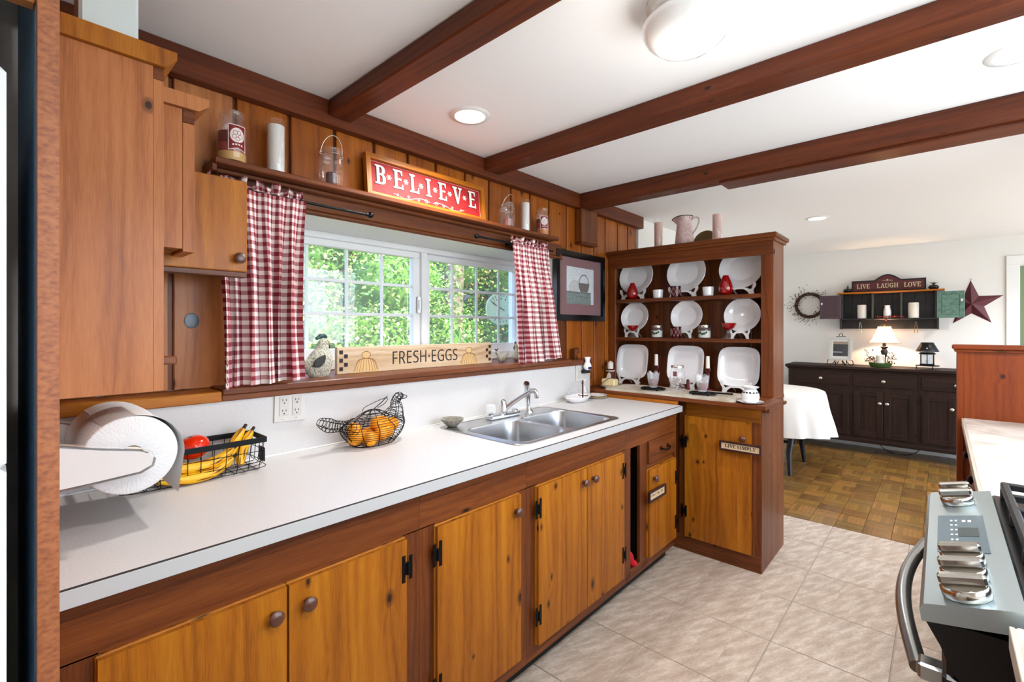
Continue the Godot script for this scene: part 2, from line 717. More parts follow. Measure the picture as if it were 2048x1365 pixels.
func fill_light(called: String, at: Vector3, turn: float, size: Vector2, energy: float) -> void:
	var l := AreaLight3D.new()
	l.name = called
	add_child(l)
	l.position = at
	l.rotation.y = turn
	l.area_size = size
	l.area_normalize_energy = true
	l.light_energy = energy
	l.light_color = Color(0.90, 0.95, 1.0)
	l.area_range = 20.0
	l.shadow_enabled = true

func spot(at: Vector3, energy: float, parent: Node3D, angle := 72.0, size := 0.06) -> void:
	var l := SpotLight3D.new()
	l.name = "downlight_beam"
	parent.add_child(l)
	l.position = at
	l.rotation.x = -PI / 2
	l.spot_angle = angle
	l.spot_angle_attenuation = 0.6
	l.light_energy = energy
	l.light_size = size
	l.light_color = Color(1.0, 0.985, 0.975)
	l.spot_range = 14.0
	l.spot_attenuation = 2.0
	l.shadow_enabled = true

# ---------------------------------------------------------------- room
func floors() -> void:
	var f := structure("floor", "beige stone-look tile floor of the kitchen")
	put("slab", between(V(-3.0, -0.12, -0.10), V(3.9, -0.004, 4.4), 0, 0.0), M.grout, f)
	var p := 0.4035
	var q := RandomNumberGenerator.new()
	q.seed = 3
	var tm := mb().box(V(0, -0.004, 0), V(p - 0.0045, 0.008, p - 0.0045), 0, 0.0015).mesh()
	var z := 0.4025
	while z < 2.4:
		var x := -0.54
		while x < 3.899:
			var w := minf(p, 3.9 - x)
			if w > 0.05:
				var m: StandardMaterial3D = M.tiles[q.randi() % 3]
				if w > p - 0.01:
					put("tile", tm, m, f, V(x + p * 0.5, 0, z + p * 0.5))
				else:
					put("tile", mb().box(V(0, -0.004, 0), V(w - 0.0035, 0.008, p - 0.0035), 0, 0.0015), m, f, V(x + w * 0.5, 0, z + p * 0.5))
			x += p
		z += p
	# dining room: parquet of small squares whose fingers alternate
	var d := structure("floor_dining", "honey-brown wood parquet floor of the dining room")
	put("slab", between(V(3.9, -0.12, -0.10), V(9.5, -0.006, 4.4), 0, 0.0), mat(Color(0.10, 0.06, 0.03), 0.8), d)
	var s := 0.1525
	var bm := mb().box(V(0, -0.004, 0), V(s - 0.0016, 0.008, s - 0.0016), 0, 0.0008).mesh()
	var mats := []
	for k in 6:
		mats.append(finger_wood(200 + k, [Color(0.50, 0.36, 0.17), Color(0.46, 0.32, 0.15), Color(0.54, 0.40, 0.18), Color(0.49, 0.37, 0.19), Color(0.45, 0.32, 0.16), Color(0.52, 0.37, 0.18)][k]))
	var i := 0
	var x := 3.9
	while x < 6.80:
		var j := 0
		z = 0.30
		while z < 2.35:
			var o := put("parquet_block", bm, mats[q.randi() % 6], d, V(x + s * 0.5, 0, z + s * 0.5))
			if (i + j) % 2:
				o.rotation.y = PI / 2
			z += s
			j += 1
		x += s
		i += 1
	put("parquet_sheet", between(V(3.9, -0.006, -0.1), V(9.4, -0.0005, 0.30), 0, 0.0), mats[1], d)
	put("parquet_sheet", between(V(3.9, -0.006, 2.43), V(9.4, -0.0005, 4.3), 0, 0.0), mats[0], d)
	put("parquet_sheet", between(V(6.8, -0.006, 0.30), V(9.4, -0.0005, 2.43), 0, 0.0), mats[0], d)

func finger_wood(s: int, c: Color) -> StandardMaterial3D:
	var w := 96
	var im := Image.create(w, w, false, Image.FORMAT_RGB8)
	var q := RandomNumberGenerator.new()
	q.seed = s
	var n := noise(s, 0.06, 2)
	var tone := []
	for k in 6:
		tone.append(0.86 + 0.28 * q.randf())
	for y in w:
		for x in w:
			var k := x / 16
			var t: float = tone[k] * (1.0 + 0.22 * n.get_noise_2d(x * 4.0, y * 0.6))
			if x % 16 == 0:
				t *= 0.55
			im.set_pixel(x, y, Color(c.r * t, c.g * t, c.b * t))
	var m := StandardMaterial3D.new()
	m.albedo_texture = ImageTexture.create_from_image(im)
	m.uv1_triplanar = true
	m.uv1_scale = Vector3.ONE * 6.557
	m.uv1_offset = Vector3(0.5, 0.5, 0.5)
	m.roughness = 0.3
	return m

func shell() -> void:
	var c := structure("ceiling", "flat white ceiling")
	# holes for the recessed lamps are covered by their trims
	put("plaster", between(V(-3.0, CEIL, -0.45), V(9.5, CEIL + 0.15, 4.5), 0, 0.0), M.ceiling, c)
	# window wall
	var w := structure("wall_window", "knotty pine board wall with a window over the sink")
	put("core", between(V(-3.0, 0, -0.45), V(9.5, 1.165, -0.122), 0, 0.0), M.white, w)
	put("core", between(V(-3.0, 1.165, -0.45), V(0.775, CEIL, -0.122), 0, 0.0), M.white, w)
	put("core", between(V(2.455, 1.165, -0.45), V(9.5, CEIL, -0.122), 0, 0.0), M.white, w)
	put("core", between(V(0.775, 1.825, -0.45), V(2.455, CEIL, -0.122), 0, 0.0), M.white, w)
	put("plaster", between(V(3.6, 0, -0.122), V(9.5, CEIL, PZ), 0, 0.0), M.white, w)
	put("furring", between(V(0.068, 0.0, -0.122), V(2.72, 1.128, -0.006), 0, 0.0), M.white, w)
	part_label(put("backsplash", between(V(0.068, 0.914, -0.006), V(2.717, 1.15, 0.0), 0, 0.001), M.splash, w), "pale laminate backsplash")
	var xs := [0.066, 0.21, 0.386, 0.574, 0.763, 0.949, 1.131, 1.309, 1.478, 1.672, 1.851, 2.032, 2.205, 2.394, 2.585, 2.765, 2.925, 3.08, 3.26, 3.42, 3.575]
	for i in xs.size() - 1:
		var a: float = xs[i] + 0.007
		var b: float = xs[i + 1] - 0.007
		var y0 := 1.165
		if a > 2.5:
			y0 = 0.9
		if b > 0.78 and a < 2.44:
			y0 = 1.90
		put("board", between(V(a, y0, -0.118), V(b, 2.25, PZ), 1, 0.003), M.cab_side if b < 0.6 else M.panels[i % 3], w)
	put("groove_back", between(V(0.066, 1.165, -0.122), V(0.775, 2.26, -0.113), 1, 0.0), M.stain, w)
	put("groove_back", between(V(0.775, 1.90, -0.122), V(2.455, 2.26, -0.113), 1, 0.0), M.stain, w)
	put("groove_back", between(V(2.455, 0.9, -0.122), V(3.575, 2.26, -0.113), 1, 0.0), M.stain, w)
	var kn := mb().ball(V(0.443, 1.395, PZ), V(0.022, 0.026, 0.0012), 14, 8)
	part_label(put("knot", kn, mat(Color(0.30, 0.36, 0.40), 0.3), w), "blue-grey knot in a board")
	# trims on the window wall
	var t1 := structure("trim_1", "dark stained crown board under the ceiling")
	put("crown_board", between(V(0.066, 2.19, PZ), V(3.60, CEIL, -0.05), 0, 0.004), M.beam, t1)
	var t2 := structure("trim_2", "amber wood rail capping the backsplash")
	put("cap_rail", between(V(0.066, 1.128, -0.12), V(0.50, 1.163, 0.018), 0, 0.003), M.yellow_wood, t2)
	put("cap_rail", between(V(2.46, 1.128, -0.12), V(2.722, 1.163, 0.018), 0, 0.003), M.stain, t2)
	var t3 := structure("trim_3", "dark wood window sill and apron")
	put("sill_board", between(V(0.50, 1.150, -0.44), V(2.47, 1.172, 0.022), 0, 0.003), M.stain, t3)
	put("apron", between(V(0.50, 1.128, -0.02), V(2.47, 1.150, 0.014), 0, 0.003), M.stain, t3)
	var t4 := structure("trim_4", "wide stained header board over the window")
	put("header_board", between(V(0.55, 1.838, -0.12), V(2.50, 1.915, -0.075), 0, 0.003), M.stain, t4)
	put("rounded_edge", mb().tube([V(0.55, 1.829, -0.08), V(2.50, 1.829, -0.08)], 0.011, 10), M.stain, t4)
	put("side_casing", between(V(0.715, 1.172, -0.12), V(0.778, 1.84, -0.085), 1, 0.003), M.stain, t4)
	put("side_casing", between(V(2.452, 1.172, -0.12), V(2.515, 1.84, -0.085), 1, 0.003), M.stain, t4)
	# dining far wall with a doorway
	var d := structure("wall_dining", "white far wall of the dining room")
	put("plaster", between(V(6.80, 0, -0.45), V(6.95, CEIL, 2.335), 0, 0.0), M.white, d)
	put("plaster", between(V(6.80, 2.0, 2.335), V(6.95, CEIL, 3.20), 0, 0.0), M.white, d)
	put("plaster", between(V(6.80, 0, 3.20), V(6.95, CEIL, 4.5), 0, 0.0), M.white, d)
	var dt := structure("trim_5", "white painted door casing in the dining room")
	put("jamb_board", between(V(6.782, 0, 2.24), V(6.80, 2.09, 2.335), 1, 0.003), M.trim_white, dt)
	put("head_board", between(V(6.780, 2.0, 2.24), V(6.80, 2.09, 3.29), 2, 0.003), M.trim_white, dt)
	put("jamb_board", between(V(6.782, 0, 3.20), V(6.80, 2.09, 3.29), 1, 0.003), M.trim_white, dt)
	var bb := structure("baseboard_dining", "white baseboard along the far wall")
	put("board", between(V(6.785, 0, -0.08), V(6.80, 0.11, 2.24), 2, 0.003), M.trim_white, bb)
	# room beyond the doorway
	var h := structure("wall_hall", "sage green wall of the room beyond the doorway")
	put("plaster", between(V(9.3, 0, -0.4), V(9.4, CEIL, 4.5), 0, 0.0), mat(Color(0.60, 0.68, 0.53), 0.9), h)
	# walls out of view that close the rooms
	var k := structure("wall_back", "white back wall of the kitchen behind the stove")
	put("plaster", between(V(-0.9, 0, 2.52), V(0.25, CEIL, 2.65), 0, 0.0), M.white, k)
	put("plaster", between(V(0.25, 0, 2.52), V(2.9, 1.05, 2.65), 0, 0.0), M.white, k)
	put("plaster", between(V(0.25, 2.05, 2.52), V(2.9, CEIL, 2.65), 0, 0.0), M.white, k)
	put("plaster", between(V(2.9, 0, 2.52), V(3.6, CEIL, 2.65), 0, 0.0), M.white, k)
	var l := structure("wall_left", "white end wall of the kitchen")
	put("plaster", between(V(-0.95, 0, -0.45), V(-0.80, CEIL, 2.65), 0, 0.0), M.white, l)
	var s := structure("wall_patio", "white dining room wall with added openings for light")
	put("plaster", between(V(3.45, 0, 2.65), V(3.60, CEIL, 4.4), 0, 0.0), M.white, s)
	put("plaster", between(V(3.45, 0, 4.3), V(3.9, CEIL, 4.45), 0, 0.0), M.white, s)
	put("plaster", between(V(3.9, 2.10, 4.3), V(6.5, CEIL, 4.45), 0, 0.0), M.white, s)
	put("plaster", between(V(6.5, 0, 4.3), V(7.7, CEIL, 4.45), 0, 0.0), M.white, s)
	put("plaster", between(V(8.7, 0, 4.3), V(9.5, CEIL, 4.45), 0, 0.0), M.white, s)
	put("plaster", between(V(7.7, 0, 4.3), V(8.7, 0.8, 4.45), 0, 0.0), M.white, s)  # opening added so the far room gets light
	put("plaster", between(V(7.7, 2.0, 4.3), V(8.7, CEIL, 4.45), 0, 0.0), M.white, s)
	var dw := structure("door_1", "added unseen glass patio door with white frame")  # invented glass door, put in to let light into the dining room
	put("glass", between(V(3.94, 0.04, 4.36), V(6.46, 2.08, 4.366), 0, 0.0), M.glass, dw)
	for x in [3.92, 5.2, 6.48]:
		put("stile", between(V(x - 0.04, 0, 4.33), V(x + 0.04, 2.1, 4.40), 1, 0.004), M.trim_white, dw)
	var kw := structure("window_2", "added unseen white framed kitchen window behind the stove")  # unseen window added to bring light in from behind the camera
	put("glass", between(V(0.27, 1.07, 2.58), V(2.88, 2.03, 2.586), 0, 0.0), M.glass, kw)
	for x in [0.27, 1.14, 2.01, 2.88]:
		put("stile", between(V(x - 0.03, 1.05, 2.55), V(x + 0.03, 2.05, 2.62), 1, 0.004), M.trim_white, kw)

func beams() -> void:
	var spec := [[0.895, 0.995, 2.222, "stained ceiling beam on the fridge side of the dome lamp"], [1.765, 1.885, 2.219, "stained ceiling beam between the dome lamp and the hutch"], [2.672, 2.785, 2.185, "stained ceiling beam in front of the hutch"]]
	for s in spec:
		var b := thing("ceiling_beam", s[3], "beam", V(s[0], s[2], 0.0), 0, "stained ceiling beams")
		put("beam_board", between(V(0, 0, -0.05), V(s[1] - s[0], CEIL - s[2], 2.52), 2, 0.006), M.beam, b)
		if s[0] > 2.5:
			part_label(put("soffit_board", between(V(0.03, -0.012, 0.85), V(0.185, 0.0, 2.52), 2, 0.002), M.beam, b), "lighter board nailed under the beam")

func window() -> void:
	var w := structure("window_1", "white vinyl sliding window with grilles over the sink")
	var zf := -0.40
	# recess lining
	put("head_lining", between(V(0.775, 1.822, -0.45), V(2.455, 1.834, -0.085), 0, 0.0), M.trim_white, w)
	put("side_lining", between(V(0.765, 1.172, -0.45), V(0.777, 1.83, -0.12), 1, 0.0), M.trim_white, w)
	put("side_lining", between(V(2.453, 1.172, -0.45), V(2.465, 1.83, -0.12), 1, 0.0), M.trim_white, w)
	# outer frame
	put("frame_head", between(V(0.777, 1.792, -0.48), V(2.453, 1.822, zf + 0.03), 0, 0.003), M.trim_white, w)
	put("frame_bottom", between(V(0.777, 1.172, -0.48), V(2.453, 1.225, zf + 0.03), 0, 0.004), M.trim_white, w)
	put("frame_side", between(V(0.777, 1.20, -0.48), V(0.815, 1.80, zf + 0.03), 1, 0.003), M.trim_white, w)
	put("frame_side", between(V(2.418, 1.20, -0.48), V(2.453, 1.80, zf + 0.03), 1, 0.003), M.trim_white, w)
	put("meeting_post", between(V(1.600, 1.20, -0.46), V(1.640, 1.80, zf + 0.022), 1, 0.003), M.trim_white, w)
	for side in 2:
		var z := -0.415 if side == 0 else -0.43
		var x0 := 0.80 if side == 0 else 1.635
		var x1 := 1.604 if side == 0 else 2.43
		var gx0 := 0.83 if side == 0 else 1.682
		var gx1 := 1.555 if side == 0 else 2.412
		var gy0 := 1.272
		var gy1 := 1.760
		var s := Node3D.new()
		s.name = "sash"
		w.add_child(s, true)
		put("rail", between(V(x0, gy1, z - 0.02), V(x1, 1.797, z + 0.018), 0, 0.004), M.trim_white, s)
		put("rail", between(V(x0, 1.215, z - 0.02), V(x1, gy0, z + 0.018), 0, 0.004), M.trim_white, s)
		put("stile", between(V(x0, gy0, z - 0.02), V(gx0, gy1, z + 0.018), 1, 0.003), M.trim_white, s)
		put("stile", between(V(gx1, gy0, z - 0.02), V(x1, gy1, z + 0.018), 1, 0.003), M.trim_white, s)
		var cols := [gx0, 0.970, 1.169, 1.367, gx1] if side == 0 else [gx0, 1.862, 2.065, 2.267, gx1]
		var rows := [gy0, 1.441, 1.602, gy1]
		for k in [1, 2, 3]:
			put("muntin", between(V(cols[k] - 0.008, gy0, z - 0.004), V(cols[k] + 0.008, gy1, z + 0.006), 1, 0.002), M.trim_white, s)
		for k in [1, 2]:
			put("muntin", between(V(gx0, rows[k] - 0.008, z - 0.005), V(gx1, rows[k] + 0.008, z + 0.005), 0, 0.002), M.trim_white, s)
		for a in 4:
			for b in 3:
				put("pane", between(V(cols[a] + 0.004, rows[b] + 0.004, z - 0.010), V(cols[a + 1] - 0.004, rows[b + 1] - 0.004, z - 0.007), 1, 0.0), M.glass, s)
	var lk := mb()
	lk.xf = Transform3D(Basis(), V(1.585, 1.50, -0.392))
	lk.prism(rrect(0.022, 0.095, 0.010), 0, 0.012, 0.003)
	lk.prism(rrect(0.010, 0.055, 0.004), 0.012, 0.020, 0.002)
	put("latch", lk, M.gloss_white, w)

# ---------------------------------------------------------------- cabinets
func hinge(parent: Node3D, at: Vector3, side := 1.0, face := 0) -> void:
	# wrought H hinge; face 0 looks along +z, face 1 along -x
	var b := mb()
	if face == 1:
		b.xf = Transform3D(Basis(V(0, 0, 1), V(0, 1, 0), V(-1, 0, 0)), Vector3.ZERO)
	for s in [-1.0, 1.0]:
		b.box(V(s * 0.012, 0, 0), V(0.011, 0.078 if s * side < 0 else 0.070, 0.003), 1, 0.001)
		for k in [-1.0, 1.0]:
			b.ball(V(s * 0.012, k * 0.029, 0.002), V(0.0026, 0.0026, 0.0015), 6, 4)
	b.box(V(0, 0, 0.001), V(0.018, 0.036, 0.003), 1, 0.001)
	b.tube([V(0, -0.018, 0.003), V(0, 0.018, 0.003)], 0.004, 6)
	part_label(put("hinge", b, M.iron, parent, at), "black iron H hinge")

func knob_mesh() -> ArrayMesh:
	var b := mb()
	b.xf = Transform3D(Basis(V(1, 0, 0), PI / 2), Vector3.ZERO)
	b.lathe([Vector2(0.0, 0.0), Vector2(0.009, 0.0), Vector2(0.0075, 0.008), Vector2(0.009, 0.012), Vector2(0.0165, 0.017), Vector2(0.0175, 0.022), Vector2(0.014, 0.027), Vector2(0.007, 0.029), Vector2(0.0, 0.0292)], 16)
	return b.mesh()

# a lipped door of glued boards; local origin at its lower left front corner
func door(parent: Node3D, x0: float, x1: float, y0: float, y1: float, z: float, splits: Array, m: StandardMaterial3D) -> MeshInstance3D:
	var b := mb()
	var e := [0.0]
	for s in splits:
		e.append(s)
	e.append(1.0)
	var w := x1 - x0
	for i in e.size() - 1:
		var a: float = x0 + w * e[i]
		var c: float = x0 + w * e[i + 1]
		b.box(V((a + c) * 0.5, (y0 + y1) * 0.5, z - 0.010), V(c - a + 0.0002, y1 - y0, 0.020), 1, 0.0)
	# eased lip round the front
	b.box(V((x0 + x1) * 0.5, (y0 + y1) * 0.5, z - 0.016), V(w + 0.006, y1 - y0 + 0.006, 0.010), 1, 0.003)
	return put("door", b, m, parent)

func base_cabinets() -> void:
	var km := knob_mesh()
	var FZ := 0.598   # face frame
	var DZ := 0.616   # door front
	# units between x marks; each is a thing with its frame, doors, knobs and hinges
	var units := [
		{"a": 0.068, "b": 0.860, "doors": [[0.126, 0.464, [0.5], 1, -1], [0.470, 0.803, [0.30, 0.68], -1, 1]], "label": "knotty pine base cabinet with two doors next to the fridge panel"},
		{"a": 0.860, "b": 1.355, "doors": [[0.916, 1.306, [0.42, 0.8], 1, -1]], "label": "single-door knotty pine base cabinet under the hen wire basket"},
		{"a": 1.355, "b": 2.115, "doors": [[1.408, 1.741, [0.42], 1, -1], [1.746, 2.070, [0.55], -1, 1]], "label": "two-door knotty pine base cabinet under the sink"},
		{"a": 2.115, "b": 2.722, "doors": [[2.343, 2.681, [0.5], -1, 1]], "label": "pine base cabinet with a small drawer and a narrow open slot"},
	]
	for u in units:
		var t := thing("base_cabinet", u.label, "cabinet", V(0, 0, 0), 0, "pine base cabinets under the white counter")
		var slot: bool = u.a > 2.0
		# carcass
		put("body", between(V(u.a, 0.10, 0.02), V(u.b if not slot else 2.155, 0.70, FZ - 0.02), 1, 0.0), M.stain, t)
		if slot:
			put("body", between(V(2.292, 0.10, 0.02), V(2.722, 0.70, FZ - 0.02), 1, 0.0), M.stain, t)
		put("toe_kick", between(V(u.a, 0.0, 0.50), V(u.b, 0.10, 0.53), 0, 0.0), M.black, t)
		put("top_rail", between(V(u.a, 0.76, FZ - 0.02), V(u.b, 0.843, FZ), 0, 0.001), M.stain, t)
		put("dark_rail", between(V(u.a, 0.843, FZ - 0.03), V(u.b, 0.879, FZ + 0.004), 0, 0.001), M.stain, t)
		put("bottom_rail", between(V(u.a, 0.092, FZ - 0.02), V(u.b, 0.148, FZ), 0, 0.001), M.stain, t)
		var edges := [u.a]
		for d in u.doors:
			edges.append(d[0])
			edges.append(d[1])
		edges.append(u.b)
		if not slot:
			for i in range(0, edges.size(), 2):
				if edges[i + 1] - edges[i] > 0.02:
					put("stile", between(V(edges[i] - (0.004 if i > 0 else 0.0), 0.14, FZ - 0.02), V(edges[i + 1] + (0.004 if i < edges.size() - 2 else 0.0), 0.765, FZ), 1, 0.001), M.stain, t)
		else:
			put("stile", between(V(2.115, 0.10, FZ - 0.02), V(2.166, 0.76, FZ), 1, 0.001), M.stain, t)
			put("stile", between(V(2.285, 0.10, FZ - 0.02), V(2.347, 0.76, FZ), 1, 0.001), M.stain, t)
			put("stile", between(V(2.677, 0.10, FZ - 0.02), V(2.722, 0.76, FZ), 1, 0.001), M.stain, t)
			put("drawer_divider", between(V(2.34, 0.615, FZ - 0.02), V(2.69, 0.650, FZ), 0, 0.001), M.stain, t)
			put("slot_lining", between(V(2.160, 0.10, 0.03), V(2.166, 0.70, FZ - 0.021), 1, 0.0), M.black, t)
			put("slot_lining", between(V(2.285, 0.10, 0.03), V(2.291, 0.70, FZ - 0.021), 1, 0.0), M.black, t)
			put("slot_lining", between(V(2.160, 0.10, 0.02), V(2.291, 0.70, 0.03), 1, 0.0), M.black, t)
			put("slot_floor", between(V(2.160, 0.10, 0.03), V(2.291, 0.15, FZ - 0.01), 1, 0.0), M.stain, t)
			put("slot_frame", between(V(2.262, 0.15, FZ - 0.015), V(2.2848, 0.76, FZ + 0.002), 1, 0.001), M.stain, t)
			# pull-out rack bracket
			var rk := mb()
			rk.box(V(2.245, 0.46, 0.55), V(0.020, 0.60, 0.006), 1, 0.001)
			for k in 2:
				rk.ball(V(2.232 + 0.012 * k, 0.735 - 0.004 * k, 0.556), V(0.003, 0.003, 0.002), 6, 4)
			part_label(put("pull_out_rack", rk, M.iron, t), "black rack bracket")
		for d in u.doors:
			var top := 0.757 if not slot else 0.612
			var dr := door(t, d[0], d[1], 0.145, top, DZ, d[2], M.pine)
			var kx: float = d[1] - 0.030 if d[3] > 0 else d[0] + 0.042
			var ky := 0.703 if not slot else 0.563
			put("knob", km, M.knob, dr, V(kx, ky, DZ))
			var hx: float = d[0] - 0.001 if d[4] < 0 else d[1] + 0.001
			if u.a < 0.1 and d[4] < 0:
				continue
			for hy in ([0.674, 0.262] if not slot else [0.50, 0.24]):
				hinge(dr, V(hx, hy, DZ + 0.001), d[4])
		if slot:
			var dw := put("drawer", mb().box(V(2.512, 0.705, DZ - 0.010), V(0.338, 0.118, 0.020), 0, 0.004), M.stain, t)
			var pl := mb()
			pl.tube(smooth_path([V(2.478, 0.708, DZ), V(2.482, 0.704, DZ + 0.018), V(2.520, 0.698, DZ + 0.024), V(2.558, 0.704, DZ + 0.018), V(2.562, 0.708, DZ)], 5), 0.0045, 8)
			for px in [2.478, 2.562]:
				pl.ball(V(px, 0.708, DZ + 0.002), V(0.012, 0.014, 0.003), 8, 4)
			part_label(put("handle", pl, M.iron, dw), "black bail handle")
			# rags pushed into the slot
	var rag := mb()
	rag.ball(V(0, 0.035, 0), V(0.022, 0.04, 0.03), 12, 8)
	rag.ball(V(0.01, 0.012, 0.02), V(0.020, 0.018, 0.025), 10, 6)
	rag.ball(V(-0.006, 0.065, -0.01), V(0.012, 0.03, 0.016), 10, 6)
	var ro := put("rag", rag, mat(Color(0.75, 0.03, 0.12), 0.85), null, V(2.195, 0.150, 0.57))
	tag(ro, "crumpled crimson rag at the foot of the open slot", "rag")
	var rb := mb()
	rb.ball(V(0, 0.05, 0), V(0.02, 0.05, 0.03), 12, 8)
	rb.ball(V(0.004, 0.09, 0.004), V(0.013, 0.035, 0.02), 10, 6)
	var ro2 := put("rag", rb, mat(Color(0.62, 0.58, 0.53), 0.9), null, V(2.20, 0.150, 0.50))
	tag(ro2, "grey cloth stuffed behind the crimson rag in the slot", "rag")
	# worktop with a hole for the sink
	var wt := thing("worktop", "long white laminate worktop running under the window", "worktop")
	var sx0 := 1.385
	var sx1 := 2.11
	var sz0 := 0.082
	var sz1 := 0.542
	for r in [[0.066, sx0, 0.0, 0.630], [sx1, 2.722, 0.0, 0.630], [sx0, sx1, 0.0, sz0], [sx0, sx1, sz1, 0.630]]:
		put("slab", between(V(r[0], 0.879, r[2]), V(r[1], 0.914, r[3]), 0, 0.0), M.laminate, wt)
	part_label(put("edge_band", between(V(0.066, 0.8795, 0.630), V(2.722, 0.9125, 0.637), 0, 0.0008), M.laminate_edge, wt), "grey laminate edge band")
	put("edge_seam", between(V(0.066, 0.9125, 0.630), V(2.722, 0.9138, 0.6365), 0, 0.0), M.seam, wt)
	put("caulk", mb().tube([V(0.07, 0.916, 0.001), V(2.715, 0.916, 0.001)], 0.004, 6), M.gloss_white, wt)
	signs_on_doors()

func plaque(label: String, said: String, sz: Vector2, at: Vector3, basis: Basis, fs: float) -> void:
	var t := thing("plaque", label, "sign", at)
	t.basis = basis
	var b := mb()
	var w := 0.010
	b.box(V(0, sz.y * 0.5 - w * 0.5, 0.007), V(sz.x, w, 0.014), 0, 0.002)
	b.box(V(0, -sz.y * 0.5 + w * 0.5, 0.007), V(sz.x, w, 0.014), 0, 0.002)
	b.box(V(sz.x * 0.5 - w * 0.5, 0, 0.007), V(w, sz.y - 2 * w, 0.014), 1, 0.002)
	b.box(V(-sz.x * 0.5 + w * 0.5, 0, 0.007), V(w, sz.y - 2 * w, 0.014), 1, 0.002)
	put("frame", b, mat(Color(0.20, 0.06, 0.05), 0.5), t)
	put("panel", mb().box(V(0, 0, 0.003), V(sz.x - w, sz.y - w, 0.006), 0, 0.0), mat(Color(0.84, 0.73, 0.58), 0.7), t)
	var ink := mat(Color(0.06, 0.04, 0.03), 0.6)
	if said:
		put("lettering", text(said, fs, 0.001), ink, t, V(0, 0, 0.0065))
	else:
		# too worn to read: a row of faint strokes
		var m := mb()
		for i in 9:
			m.box(V(-0.066 + 0.0165 * i, 0.002 * sin(i * 2.0), 0.0065), V(0.004 + 0.003 * (i % 3), 0.007 + 0.004 * (i % 2), 0.001), 1, 0.0)
		put("worn_lettering", m, mat(Color(0.50, 0.38, 0.30), 0.7), t)

func signs_on_doors() -> void:
	plaque("small framed sign hanging from the knob of the narrow drawer cabinet door", "", Vector2(0.20, 0.058), V(2.385, 0.487, 0.632), Basis.IDENTITY, 0.022)
	plaque("small framed LIVE SIMPLY sign hanging on the hutch door", "LIVE SIMPLY", Vector2(0.222, 0.055), V(2.826, 0.697, 0.925), Basis(V(0, 0, 1), V(0, 1, 0), V(-1, 0, 0)), 0.025)

